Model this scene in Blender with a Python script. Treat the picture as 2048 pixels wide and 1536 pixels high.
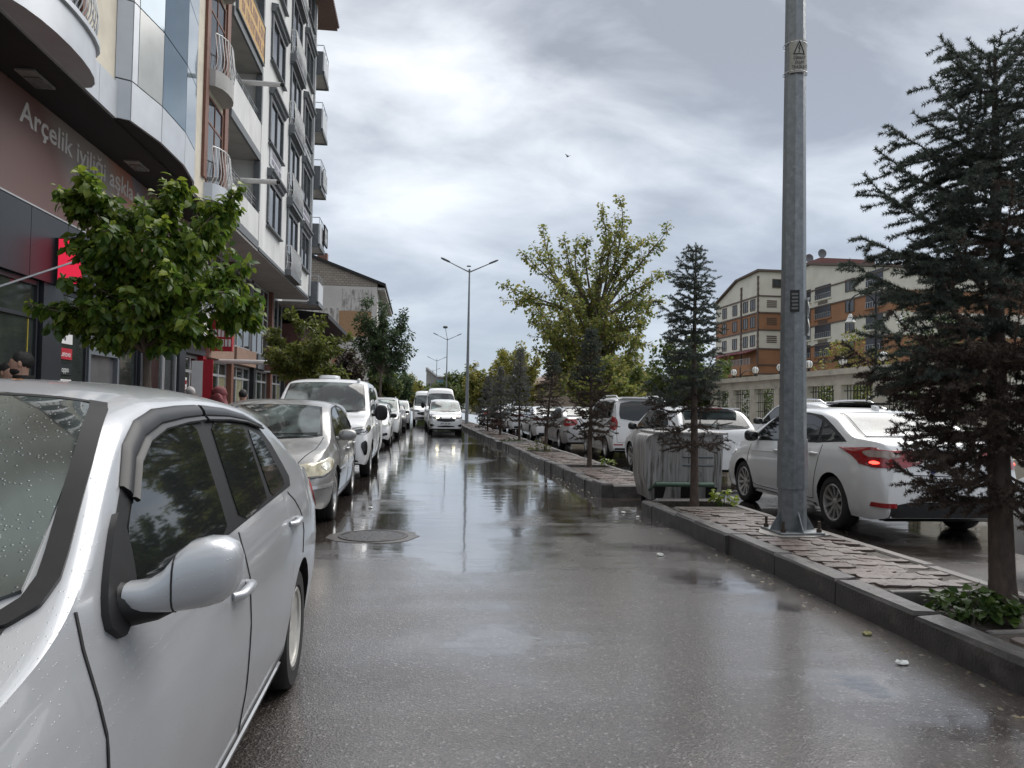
import bpy, bmesh, math, random
import numpy as np
from mathutils import Vector, Matrix
from mathutils.bvhtree import BVHTree

for _o in list(bpy.data.objects):
    bpy.data.objects.remove(_o)
SC = bpy.context.scene
COL = SC.collection
PI = math.pi
R_ = math.radians

# ------------------------------------------------------------------ camera
FPX, CAMH, ROLL = 1540.0, 1.4, R_(1.0)
PITCH, YAW = R_(1.722), R_(6.965)
_F = Vector((math.sin(YAW) * math.cos(PITCH), math.cos(YAW) * math.cos(PITCH), math.sin(PITCH)))
_R0 = Vector((math.cos(YAW), -math.sin(YAW), 0))
_U0 = _R0.cross(_F)
_R = _R0 * math.cos(ROLL) + _U0 * math.sin(ROLL)
_U = _U0 * math.cos(ROLL) - _R0 * math.sin(ROLL)
cam_d = bpy.data.cameras.new('camera')
cam = bpy.data.objects.new('camera', cam_d)
COL.objects.link(cam)
cam_d.sensor_width = 36.0
cam_d.lens = FPX / 2048 * 36.0
cam_d.clip_start, cam_d.clip_end = 0.05, 2000
cam.matrix_world = Matrix(((_R.x, _U.x, -_F.x, 0), (_R.y, _U.y, -_F.y, 0), (_R.z, _U.z, -_F.z, CAMH), (0, 0, 0, 1)))
SC.camera = cam

# ------------------------------------------------------------------ sky and sun
SUN_EL, SUN_AZ = R_(52), R_(48)      # azimuth measured from +Y towards +X
world = bpy.data.worlds.new('World')
SC.world = world
world.use_nodes = True
wn, wl = world.node_tree.nodes, world.node_tree.links
wn.clear()
w_out = wn.new('ShaderNodeOutputWorld')
w_bg = wn.new('ShaderNodeBackground')
w_sky = wn.new('ShaderNodeTexSky')
w_sky.sky_type = 'NISHITA'
w_sky.sun_disc = False
w_sky.sun_elevation = SUN_EL
w_sky.sun_rotation = SUN_AZ
w_sky.altitude = 1600
w_tc = wn.new('ShaderNodeTexCoord')
w_sep = wn.new('ShaderNodeSeparateXYZ')
wl.new(w_tc.outputs['Generated'], w_sep.inputs[0])


def wmath(op, a, b=None, clamp=False):
    n = wn.new('ShaderNodeMath')
    n.operation = op
    n.use_clamp = clamp
    for i, v in enumerate((a, b)):
        if v is None:
            continue
        if isinstance(v, (int, float)):
            n.inputs[i].default_value = v
        else:
            wl.new(v, n.inputs[i])
    return n.outputs[0]


zc = wmath('MAXIMUM', w_sep.outputs['Z'], 0.0)
den = wmath('ADD', zc, 0.36)
w_comb = wn.new('ShaderNodeCombineXYZ')
wl.new(wmath('DIVIDE', w_sep.outputs['X'], den), w_comb.inputs[0])
wl.new(wmath('DIVIDE', w_sep.outputs['Y'], den), w_comb.inputs[1])


def wnoise(scale, detail, rough, off, dist=0.0):
    m = wn.new('ShaderNodeMapping')
    m.inputs['Location'].default_value = off
    m.inputs['Rotation'].default_value = (0, 0, R_(-28))
    m.inputs['Scale'].default_value = (scale * 0.75, scale * 1.15, scale)
    wl.new(w_comb.outputs[0], m.inputs[0])
    n = wn.new('ShaderNodeTexNoise')
    n.inputs['Scale'].default_value = 1.0
    n.inputs['Detail'].default_value = detail
    n.inputs['Roughness'].default_value = rough
    n.inputs['Distortion'].default_value = dist
    wl.new(m.outputs[0], n.inputs['Vector'])
    return n.outputs['Fac']


big = wnoise(1.25, 2.0, 0.45, (3.1, 7.4, 0.0), 0.25)
fine = wnoise(3.9, 7.0, 0.54, (11.2, 2.7, 0.0), 0.3)
mixn = wmath('ADD', wmath('MULTIPLY', big, 0.58), wmath('MULTIPLY', fine, 0.42))
w_ramp = wn.new('ShaderNodeValToRGB')
wl.new(mixn, w_ramp.inputs[0])
_e = w_ramp.color_ramp.elements
_e[0].position, _e[0].color = 0.39, (0.20, 0.213, 0.24, 1)
_e[1].position, _e[1].color = 0.63, (0.66, 0.675, 0.695, 1)
_m = w_ramp.color_ramp.elements.new(0.46)
_m.color = (0.31, 0.327, 0.357, 1)
_m = w_ramp.color_ramp.elements.new(0.535)
_m.color = (0.46, 0.48, 0.505, 1)
# the low sky between the clouds is blue-grey
w_hz = wn.new('ShaderNodeMixRGB')
hz = wmath('MULTIPLY', wmath('SUBTRACT', 1.0, wmath('DIVIDE', zc, 0.42), True), 0.9)
wl.new(hz, w_hz.inputs['Fac'])
wl.new(w_ramp.outputs[0], w_hz.inputs['Color1'])
w_hz.inputs['Color2'].default_value = (0.235, 0.27, 0.325, 1)
w_skys = wn.new('ShaderNodeMixRGB')
w_skys.blend_type = 'MULTIPLY'
w_skys.inputs['Fac'].default_value = 1.0
wl.new(w_sky.outputs[0], w_skys.inputs['Color1'])
w_skys.inputs['Color2'].default_value = (1, 1, 1, 1)
w_cl = wn.new('ShaderNodeMixRGB')       # cloud deck, scaled to the sky texture's brightness
w_cl.blend_type = 'MULTIPLY'
w_cl.inputs['Fac'].default_value = 1.0
wl.new(w_hz.outputs[0], w_cl.inputs['Color1'])
w_cl.inputs['Color2'].default_value = (8.8, 8.8, 8.75, 1)
w_mix = wn.new('ShaderNodeMixRGB')
w_mix.inputs['Fac'].default_value = 0.93
wl.new(w_skys.outputs[0], w_mix.inputs['Color1'])
wl.new(w_cl.outputs[0], w_mix.inputs['Color2'])
wl.new(w_mix.outputs[0], w_bg.inputs['Color'])
w_bg.inputs['Strength'].default_value = 0.1
wl.new(w_bg.outputs[0], w_out.inputs[0])

sun_d = bpy.data.lights.new('sun', 'SUN')
sun_d.energy = 1.5
sun_d.angle = R_(60)
sun_d.color = (1.0, 0.965, 0.92)
sun = bpy.data.objects.new('sun', sun_d)
COL.objects.link(sun)
_sd = Vector((math.sin(SUN_AZ) * math.cos(SUN_EL), math.cos(SUN_AZ) * math.cos(SUN_EL), math.sin(SUN_EL)))
sun.rotation_euler = (-_sd).to_track_quat('-Z', 'Y').to_euler()

SC.view_settings.view_transform = 'Standard'
SC.view_settings.look = 'None'
SC.view_settings.exposure = 1.15
SC.view_settings.gamma = 1.0
SC.view_settings.use_curve_mapping = False
SC.render.engine = 'CYCLES'
SC.cycles.max_bounces = 6
SC.cycles.transparent_max_bounces = 6
SC.cycles.use_denoising = True

# ------------------------------------------------------------------ materials
MATS = {}


def nodes_of(name):
    m = bpy.data.materials.new(name)
    m.use_nodes = True
    nt = m.node_tree
    return m, nt, nt.nodes, nt.links, nt.nodes['Principled BSDF']


def pm(name, col, rough=0.6, metal=0.0, var=0.12, vscale=6.0, bump=0.0, bscale=40.0, coat=0.0, spec=0.5,
       emit=None, estr=0.0, streak=0.0, col2=None, c2scale=1.5, c2lo=0.5, c2hi=0.62, rvar=0.0, stretch=(1, 1, 1)):
    if name in MATS:
        return MATS[name]
    m, nt, N, L, b = nodes_of(name)
    b.inputs['Roughness'].default_value = rough
    b.inputs['Metallic'].default_value = metal
    b.inputs['Specular IOR Level'].default_value = spec
    b.inputs['Coat Weight'].default_value = coat
    b.inputs['Coat Roughness'].default_value = 0.04
    b.inputs['Base Color'].default_value = (*col, 1)
    tc = N.new('ShaderNodeTexCoord')
    src = tc.outputs['Object']
    if stretch != (1, 1, 1):
        mp = N.new('ShaderNodeMapping')
        mp.inputs['Scale'].default_value = stretch
        L.new(src, mp.inputs[0])
        src = mp.outputs[0]
    colout = None
    if var > 0 or col2:
        n = N.new('ShaderNodeTexNoise')
        n.inputs['Scale'].default_value = vscale
        n.inputs['Detail'].default_value = 5
        L.new(src, n.inputs['Vector'])
        r = N.new('ShaderNodeMapRange')
        r.inputs['From Min'].default_value = 0.3
        r.inputs['From Max'].default_value = 0.7
        r.inputs['To Min'].default_value = 1 - var
        r.inputs['To Max'].default_value = 1 + var
        L.new(n.outputs['Fac'], r.inputs['Value'])
        mx = N.new('ShaderNodeMixRGB')
        mx.blend_type = 'MULTIPLY'
        mx.inputs['Fac'].default_value = 1
        mx.inputs['Color1'].default_value = (*col, 1)
        L.new(r.outputs[0], mx.inputs['Color2'])
        colout = mx.outputs[0]
        if col2:
            n2 = N.new('ShaderNodeTexNoise')
            n2.inputs['Scale'].default_value = c2scale
            n2.inputs['Detail'].default_value = 6
            n2.inputs['Roughness'].default_value = 0.65
            L.new(src, n2.inputs['Vector'])
            r2 = N.new('ShaderNodeMapRange')
            r2.inputs['From Min'].default_value = c2lo
            r2.inputs['From Max'].default_value = c2hi
            L.new(n2.outputs['Fac'], r2.inputs['Value'])
            m2 = N.new('ShaderNodeMixRGB')
            L.new(r2.outputs[0], m2.inputs['Fac'])
            L.new(colout, m2.inputs['Color1'])
            m2.inputs['Color2'].default_value = (*col2, 1)
            colout = m2.outputs[0]
        L.new(colout, b.inputs['Base Color'])
        if rvar > 0:
            r3 = N.new('ShaderNodeMapRange')
            r3.inputs['From Min'].default_value = 0.3
            r3.inputs['From Max'].default_value = 0.7
            r3.inputs['To Min'].default_value = max(0.02, rough - rvar)
            r3.inputs['To Max'].default_value = min(1, rough + rvar)
            L.new(n.outputs['Fac'], r3.inputs['Value'])
            L.new(r3.outputs[0], b.inputs['Roughness'])
    if bump > 0:
        nb = N.new('ShaderNodeTexNoise')
        nb.inputs['Scale'].default_value = bscale
        nb.inputs['Detail'].default_value = 6
        L.new(src, nb.inputs['Vector'])
        bp = N.new('ShaderNodeBump')
        bp.inputs['Strength'].default_value = 1.0
        bp.inputs['Distance'].default_value = bump
        L.new(nb.outputs['Fac'], bp.inputs['Height'])
        L.new(bp.outputs[0], b.inputs['Normal'])
    if emit:
        b.inputs['Emission Color'].default_value = (*emit, 1)
        b.inputs['Emission Strength'].default_value = estr
    MATS[name] = m
    return m


def leaf_mat(name, cols, rough=0.45, trans=0.35):
    """foliage: one colour per leaf, light passes through"""
    if name in MATS:
        return MATS[name]
    m, nt, N, L, b = nodes_of(name)
    g = N.new('ShaderNodeNewGeometry')
    cr = N.new('ShaderNodeValToRGB')
    el = cr.color_ramp.elements
    el[0].color, el[0].position = (*cols[0], 1), 0.0
    el[1].color, el[1].position = (*cols[-1], 1), 1.0
    for i, c in enumerate(cols[1:-1]):
        e = el.new((i + 1) / (len(cols) - 1))
        e.color = (*c, 1)
    L.new(g.outputs['Random Per Island'], cr.inputs[0])
    L.new(cr.outputs[0], b.inputs['Base Color'])
    b.inputs['Roughness'].default_value = rough
    b.inputs['Specular IOR Level'].default_value = 0.4
    if trans > 0:
        t = N.new('ShaderNodeBsdfTranslucent')
        L.new(cr.outputs[0], t.inputs['Color'])
        ms = N.new('ShaderNodeMixShader')
        ms.inputs[0].default_value = trans
        L.new(b.outputs[0], ms.inputs[1])
        L.new(t.outputs[0], ms.inputs[2])
        L.new(ms.outputs[0], N['Material Output'].inputs['Surface'])
    MATS[name] = m
    return m


# ------------------------------------------------------------------ mesh helpers
def tag(o, label=None, cat=None, group=None, kind=None):
    if label:
        o['label'] = label
    if cat:
        o['category'] = cat
    if group:
        o['group'] = group
    if kind:
        o['kind'] = kind
    return o


def empty(name, loc=(0, 0, 0), rz=0.0):
    o = bpy.data.objects.new(name, None)
    COL.objects.link(o)
    o.location = loc
    o.rotation_euler = (0, 0, rz)
    o.empty_display_size = 0.2
    return o


def thing(name, label, cat, loc=(0, 0, 0), rz=0.0, group=None):
    return tag(empty(name, loc, rz), label, cat, group)


def abs_loc(o):
    p = Vector((0, 0, 0))
    while o is not None:
        p += Vector(o.location)
        o = o.parent
    return p


def link_mesh(name, me, parent=None, mats=()):
    for m in mats:
        me.materials.append(m)
    o = bpy.data.objects.new(name, me)
    COL.objects.link(o)
    if parent is not None:
        o.parent = parent
    return o


class MB:
    """collects shapes, builds ONE mesh"""

    def __init__(self):
        self.v, self.f, self.mi = [], [], []

    def add(self, vs, fs, mi=0):
        k = len(self.v)
        self.v += [tuple(p) for p in vs]
        self.f += [tuple(i + k for i in f) for f in fs]
        self.mi += [mi] * len(fs)
        return self

    def box(self, x0, x1, y0, y1, z0, z1, mi=0):
        v = [(x0, y0, z0), (x1, y0, z0), (x1, y1, z0), (x0, y1, z0), (x0, y0, z1), (x1, y0, z1), (x1, y1, z1), (x0, y1, z1)]
        return self.add(v, [(0, 3, 2, 1), (4, 5, 6, 7), (0, 1, 5, 4), (1, 2, 6, 5), (2, 3, 7, 6), (3, 0, 4, 7)], mi)

    def bbox(self, x0, x1, y0, y1, z0, z1, b=0.01, mi=0):
        """box with chamfered top edges"""
        v = [(x0, y0, z0), (x1, y0, z0), (x1, y1, z0), (x0, y1, z0), (x0, y0, z1 - b), (x1, y0, z1 - b), (x1, y1, z1 - b), (x0, y1, z1 - b),
             (x0 + b, y0 + b, z1), (x1 - b, y0 + b, z1), (x1 - b, y1 - b, z1), (x0 + b, y1 - b, z1)]
        f = [(0, 3, 2, 1), (8, 9, 10, 11)]
        for i in range(4):
            j = (i + 1) % 4
            f += [(i, j, 4 + j, 4 + i), (4 + i, 4 + j, 8 + j, 8 + i)]
        return self.add(v, f, mi)

    def prism(self, poly, axis, a, b, mi=0):
        """poly of 2D points extruded along axis 'x','y' or 'z' from a to b"""
        n = len(poly)

        def P(q, t):
            return {'x': (t, q[0], q[1]), 'y': (q[0], t, q[1]), 'z': (q[0], q[1], t)}[axis]
        v = [P(q, a) for q in poly] + [P(q, b) for q in poly]
        f = [tuple(range(n))[::-1], tuple(range(n, 2 * n))] + [(i, (i + 1) % n, n + (i + 1) % n, n + i) for i in range(n)]
        return self.add(v, f, mi)

    def tube(self, pts, rads, n=8, mi=0, caps=True, rot=0.0):
        pts = [Vector(p) for p in pts]
        if isinstance(rads, (int, float)):
            rads = [rads] * len(pts)
        vs, fs = [], []
        ref = None
        for i, p in enumerate(pts):
            t = (pts[min(i + 1, len(pts) - 1)] - pts[max(i - 1, 0)])
            if t.length < 1e-9:
                t = Vector((0, 0, 1))
            t.normalize()
            if ref is None:
                ref = Vector((1, 0, 0)) if abs(t.x) < 0.9 else Vector((0, 1, 0))
            a = (ref - t * ref.dot(t)).normalized()
            ref = a
            b = t.cross(a)
            for k in range(n):
                an = 2 * PI * k / n + rot
                vs.append(p + (a * math.cos(an) + b * math.sin(an)) * rads[i])
        for i in range(len(pts) - 1):
            for k in range(n):
                k2 = (k + 1) % n
                fs.append((i * n + k, i * n + k2, (i + 1) * n + k2, (i + 1) * n + k))
        if caps:
            fs.append(tuple(range(n))[::-1])
            fs.append(tuple(range((len(pts) - 1) * n, len(pts) * n)))
        return self.add(vs, fs, mi)

    def lathe(self, prof, c=(0, 0, 0), axis='z', n=24, mi=0):
        """prof: list of (radius, height)"""
        vs, fs = [], []
        for r, h in prof:
            for k in range(n):
                a = 2 * PI * k / n
                u, w = r * math.cos(a), r * math.sin(a)
                q = {'z': (u, w, h), 'x': (h, u, w), 'y': (w, h, u)}[axis]
                vs.append((q[0] + c[0], q[1] + c[1], q[2] + c[2]))
        for i in range(len(prof) - 1):
            for k in range(n):
                k2 = (k + 1) % n
                fs.append((i * n + k, i * n + k2, (i + 1) * n + k2, (i + 1) * n + k))
        return self.add(vs, fs, mi)

    def blob(self, c, r, nu=16, nv=10, e=1.0, mi=0):
        """superellipsoid with centre c and radii r"""
        vs, fs = [], []

        def sp(x):
            return math.copysign(abs(x) ** e, x)
        for j in range(nv + 1):
            ph = -PI / 2 + PI * j / nv
            for i in range(nu):
                th = 2 * PI * i / nu
                vs.append((c[0] + r[0] * sp(math.cos(ph)) * sp(math.cos(th)), c[1] + r[1] * sp(math.cos(ph)) * sp(math.sin(th)), c[2] + r[2] * sp(math.sin(ph))))
        for j in range(nv):
            for i in range(nu):
                i2 = (i + 1) % nu
                fs.append((j * nu + i, j * nu + i2, (j + 1) * nu + i2, (j + 1) * nu + i))
        return self.add(vs, fs, mi)

    def mesh(self, name, mats, smooth=None, off=None):
        me = bpy.data.meshes.new(name)
        v = self.v if off is None else [(p[0] - off[0], p[1] - off[1], p[2] - off[2]) for p in self.v]
        me.from_pydata(v, [], self.f)
        if not isinstance(mats, (list, tuple)):
            mats = [mats]
        for m in mats:
            me.materials.append(m)
        if len(mats) > 1:
            me.polygons.foreach_set('material_index', self.mi)
        if smooth is not None:
            me.polygons.foreach_set('use_smooth', [True] * len(me.polygons))
            if smooth < 180:
                me.set_sharp_from_angle(angle=R_(smooth))
        me.update()
        return me

    def build(self, name, mats, parent=None, smooth=None, world=True, **tags):
        off = abs_loc(parent) if (world and parent is not None) else None
        o = link_mesh(name, self.mesh(name, mats, smooth, off), parent)
        if tags:
            tag(o, **tags)
        return o


def np_mesh(name, V, F, mat, parent=None, off=None):
    """fast mesh from numpy arrays, F is (n,3) or (n,4)"""
    V = np.asarray(V, dtype=np.float32)
    if off is not None:
        V = V - np.asarray(off, dtype=np.float32)
    F = np.asarray(F, dtype=np.int32)
    me = bpy.data.meshes.new(name)
    k = F.shape[1]
    me.vertices.add(len(V))
    me.vertices.foreach_set('co', V.ravel())
    me.loops.add(F.size)
    me.loops.foreach_set('vertex_index', F.ravel())
    me.polygons.add(len(F))
    me.polygons.foreach_set('loop_start', np.arange(0, F.size, k, dtype=np.int32))
    me.update(calc_edges=True)
    me.materials.append(mat)
    return link_mesh(name, me, parent)


def text_obj(s, loc, rot, size, mat, parent=None, extrude=0.004, align='LEFT', name='lettering', sx=1.0, bold=0.0):
    cu = bpy.data.curves.new(name, 'FONT')
    cu.body = s
    cu.size = size
    cu.extrude = extrude
    cu.offset = bold
    cu.resolution_u = 3
    cu.align_x = align
    cu.materials.append(mat)
    tmp = bpy.data.objects.new(name, cu)
    COL.objects.link(tmp)
    dg = bpy.context.evaluated_depsgraph_get()
    me = bpy.data.meshes.new_from_object(tmp.evaluated_get(dg))
    bpy.data.objects.remove(tmp)
    o = bpy.data.objects.new(name, me)
    COL.objects.link(o)
    if parent is not None:
        o.parent = parent
        loc = Vector(loc) - abs_loc(parent)
    o.location = loc
    o.rotation_euler = rot
    o.scale = (sx, 1, 1)
    o['kind'] = 'stuff'
    return o


def copy_tree(o, parent=None):
    c = o.copy()
    COL.objects.link(c)
    c.parent = parent
    for ch in o.children:
        copy_tree(ch, c)
    return c


def pchip(keys):
    keys = sorted(keys)
    x = np.array([k[0] for k in keys], float)
    y = np.array([k[1] for k in keys], float)
    h = np.diff(x)
    d = np.diff(y) / h
    m = np.zeros(len(x))
    for i in range(1, len(x) - 1):
        if d[i - 1] * d[i] > 0:
            w1, w2 = 2 * h[i] + h[i - 1], h[i] + 2 * h[i - 1]
            m[i] = (w1 + w2) / (w1 / d[i - 1] + w2 / d[i])
    m[0], m[-1] = d[0], d[-1]

    def f(t):
        t = min(max(t, x[0]), x[-1])
        i = min(max(int(np.searchsorted(x, t)) - 1, 0), len(h) - 1)
        s = (t - x[i]) / h[i]
        return float((2 * s ** 3 - 3 * s ** 2 + 1) * y[i] + (s ** 3 - 2 * s ** 2 + s) * h[i] * m[i] + (-2 * s ** 3 + 3 * s ** 2) * y[i + 1] + (s ** 3 - s ** 2) * h[i] * m[i + 1])
    return f


rng = random.Random(11)
# ================================================================== ground
def wet_asphalt():
    m, nt, N, L, b = nodes_of('wet_asphalt')
    tc = N.new('ShaderNodeTexCoord')

    def mapped(scale, loc=(0, 0, 0)):
        mp = N.new('ShaderNodeMapping')
        mp.inputs['Scale'].default_value = scale
        mp.inputs['Location'].default_value = loc
        L.new(tc.outputs['Object'], mp.inputs[0])
        return mp.outputs[0]

    def noise(vec, scale, detail=4, rough=0.5, dist=0.0):
        n = N.new('ShaderNodeTexNoise')
        n.inputs['Scale'].default_value = scale
        n.inputs['Detail'].default_value = detail
        n.inputs['Roughness'].default_value = rough
        n.inputs['Distortion'].default_value = dist
        L.new(vec, n.inputs['Vector'])
        return n.outputs['Fac']

    def rng_(v, a, c, lo=0.0, hi=1.0):
        r = N.new('ShaderNodeMapRange')
        r.inputs['From Min'].default_value = a
        r.inputs['From Max'].default_value = c
        r.inputs['To Min'].default_value = lo
        r.inputs['To Max'].default_value = hi
        r.interpolation_type = 'SMOOTHSTEP'
        L.new(v, r.inputs['Value'])
        return r.outputs[0]

    def mth(op, a, c):
        n = N.new('ShaderNodeMath')
        n.operation = op
        for i, v in enumerate((a, c)):
            if isinstance(v, (int, float)):
                n.inputs[i].default_value = v
            else:
                L.new(v, n.inputs[i])
        return n.outputs[0]

    sep = N.new('ShaderNodeSeparateXYZ')
    L.new(tc.outputs['Object'], sep.inputs[0])
    # standing water gathers in the long dip of the carriageway
    dip = mth('MULTIPLY', rng_(sep.outputs['Y'], 5.5, 11.0, -0.05, 0.10), 1.0)
    broad = noise(mapped((0.55, 0.34, 1), (3.3, 1.7, 0)), 1.0, 5, 0.55, 0.3)
    ripple = noise(mapped((0.5, 2.0, 1), (7.0, 0.4, 0)), 1.0, 4, 0.55)
    w = mth('ADD', mth('ADD', mth('MULTIPLY', broad, 0.72), mth('MULTIPLY', ripple, 0.28)), dip)
    puddle = rng_(w, 0.47, 0.57)
    film = rng_(w, 0.36, 0.52)
    # stones of the wearing course
    vor = N.new('ShaderNodeTexVoronoi')
    vor.inputs['Scale'].default_value = 95
    L.new(tc.outputs['Object'], vor.inputs['Vector'])
    grain = noise(tc.outputs['Object'], 260, 3, 0.6)
    stain = noise(mapped((0.8, 0.8, 0.8), (1, 9, 0)), 1.0, 6, 0.6)
    cr = N.new('ShaderNodeValToRGB')
    cr.color_ramp.elements[0].position = 0.25
    cr.color_ramp.elements[0].color = (0.028, 0.022, 0.0195, 1)
    cr.color_ramp.elements[1].position = 0.75
    cr.color_ramp.elements[1].color = (0.064, 0.052, 0.046, 1)
    L.new(stain, cr.inputs[0])
    stone = N.new('ShaderNodeMixRGB')
    stone.blend_type = 'MULTIPLY'
    stone.inputs['Fac'].default_value = 0.75
    L.new(cr.outputs[0], stone.inputs['Color1'])
    sv = N.new('ShaderNodeSeparateColor')
    L.new(vor.outputs['Color'], sv.inputs[0])
    sr = rng_(sv.outputs[0], 0.0, 1.0, 0.45, 1.75)
    L.new(sr, stone.inputs['Color2'])
    # a few pale chips
    chip = rng_(sv.outputs[1], 0.93, 0.97)
    cm = N.new('ShaderNodeMixRGB')
    L.new(mth('MULTIPLY', chip, 0.75), cm.inputs['Fac'])
    L.new(stone.outputs[0], cm.inputs['Color1'])
    cm.inputs['Color2'].default_value = (0.20, 0.19, 0.18, 1)
    L.new(cm.outputs[0], b.inputs['Base Color'])
    rgh = mth('ADD', mth('MULTIPLY', puddle, -0.24), mth('MULTIPLY', film, -0.12))
    rgh = mth('ADD', rgh, 0.375)
    L.new(rgh, b.inputs['Roughness'])
    b.inputs['Specular IOR Level'].default_value = 0.5
    h1 = mth('ADD', mth('MULTIPLY', vor.outputs['Distance'], 0.7), mth('MULTIPLY', grain, 0.6))
    bp = N.new('ShaderNodeBump')
    bp.inputs['Distance'].default_value = 0.0045
    L.new(mth('SUBTRACT', 1.0, mth('MULTIPLY', puddle, 0.93)), bp.inputs['Strength'])
    L.new(h1, bp.inputs['Height'])
    wav = noise(mapped((1.0, 2.4, 1)), 1.6, 3, 0.5)
    b2 = N.new('ShaderNodeBump')
    b2.inputs['Distance'].default_value = 0.006
    b2.inputs['Strength'].default_value = 0.5
    L.new(wav, b2.inputs['Height'])
    L.new(b2.outputs[0], bp.inputs['Normal'])
    L.new(bp.outputs[0], b.inputs['Normal'])
    # thin water film over the stones
    b.inputs['Coat IOR'].default_value = 1.4
    L.new(mth('ADD', mth('MULTIPLY', film, 0.4), 0.6), b.inputs['Coat Weight'])
    L.new(mth('SUBTRACT', 0.085, mth('MULTIPLY', puddle, 0.07)), b.inputs['Coat Roughness'])
    b3 = N.new('ShaderNodeBump')
    b3.inputs['Distance'].default_value = 0.0005
    L.new(mth('SUBTRACT', 1.0, mth('MULTIPLY', puddle, 0.95)), b3.inputs['Strength'])
    L.new(h1, b3.inputs['Height'])
    L.new(b2.outputs[0], b3.inputs['Normal'])
    L.new(b3.outputs[0], b.inputs['Coat Normal'])
    return m


M_ASPH = wet_asphalt()
M_GROUND = pm('earth', (0.09, 0.08, 0.06), 0.9, var=0.3, vscale=0.4)
M_GRASS = pm('garden_grass', (0.06, 0.085, 0.03), 0.9, var=0.4, vscale=3)
M_KERB = pm('basalt_kerb', (0.062, 0.056, 0.053), 0.42, var=0.35, vscale=9, bump=0.004, bscale=55, rvar=0.15,
            col2=(0.115, 0.105, 0.097), c2scale=4.0, c2lo=0.56, c2hi=0.72)
M_KERB2 = pm('pale_kerb', (0.105, 0.095, 0.088), 0.5, var=0.3, vscale=8, bump=0.003, bscale=60)
M_PAVER = pm('wet_paver', (0.115, 0.086, 0.075), 0.38, var=0.35, vscale=11, bump=0.003, bscale=90, rvar=0.16,
             col2=(0.06, 0.046, 0.040), c2scale=2.5, c2lo=0.5, c2hi=0.66)
M_SOIL = pm('wet_soil', (0.045, 0.036, 0.029), 0.75, var=0.4, vscale=20, bump=0.02, bscale=30)
M_CONC = pm('old_concrete', (0.23, 0.215, 0.20), 0.55, var=0.25, vscale=5, bump=0.004, bscale=40)

MB().add([(-500, -80, -0.05), (500, -80, -0.05), (500, 900, -0.05), (-500, 900, -0.05)], [(0, 1, 2, 3)]).build('ground', M_GROUND, kind='structure', label='bare earth ground under the town')
MB().add([(-2.75, -14, 0), (10.3, -14, 0), (10.3, 420, 0), (-2.75, 420, 0)], [(0, 1, 2, 3)]).build('road', M_ASPH, kind='structure', label='wet dark asphalt street with shallow puddles')
MB().box(-9, -2.75, -14, 330, -0.05, 0.12).build('pavement', M_PAVER, kind='structure', label='paved footway in front of the shops')
MB().box(10.3, 12.6, -14, 200, -0.05, 0.13).build('footway', M_PAVER, kind='structure', label='paved footway along the concrete fence')
MB().box(12.6, 46, 8, 110, -0.04, 0.30).build('lawn', M_GRASS, kind='structure', label='garden lawn behind the concrete fence')

# ---- median strip: earth fill, kerb stones, interlocking pavers, tree pits
SEG = [  # y0, y1, xl, pits
    (0.9, 10.25, 3.05, [(4.05, 4.98), (9.45, 10.05)]),
    (11.95, 26.4, 2.92, [(15.7, 16.5), (21.2, 22.0)]),
    (27.1, 150.0, 2.82, [(27.6, 28.5), (33.6, 34.4), (38.5, 39.3), (43.5, 44.3)]),
]
XR = 4.20
paver_poly = []
_w, _h, _a = 0.104, 0.061, 0.015
for u, s in ((-1, 0), (-0.5, 1), (0, 0), (0.5, -1)):
    paver_poly.append((u * _w, -_h + s * _a))
paver_poly += [(_w, -_h), (_w - 0.012, 0)]
for u, s in ((1, 0), (0.5, -1), (0, 0), (-0.5, 1)):
    paver_poly.append((u * _w, _h + s * _a))
paver_poly += [(-_w, _h), (-_w - 0.012, 0)]
_pb = MB()
_n = len(paver_poly)
_top = [(x * 0.972, y * 0.965, 0.03) for x, y in paver_poly]
_mid = [(x * 0.993, y * 0.99, 0.024) for x, y in paver_poly]
_bot = [(x * 0.985, y * 0.98, 0.0) for x, y in paver_poly]
_pb.add(_bot + _mid + _top, [tuple(range(2 * _n, 3 * _n))] + [(i, (i + 1) % _n, _n + (i + 1) % _n, _n + i) for i in range(_n)] + [(_n + i, _n + (i + 1) % _n, 2 * _n + (i + 1) % _n, 2 * _n + i) for i in range(_n)])
PAVER_ME = _pb.mesh('paver', M_PAVER)

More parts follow.
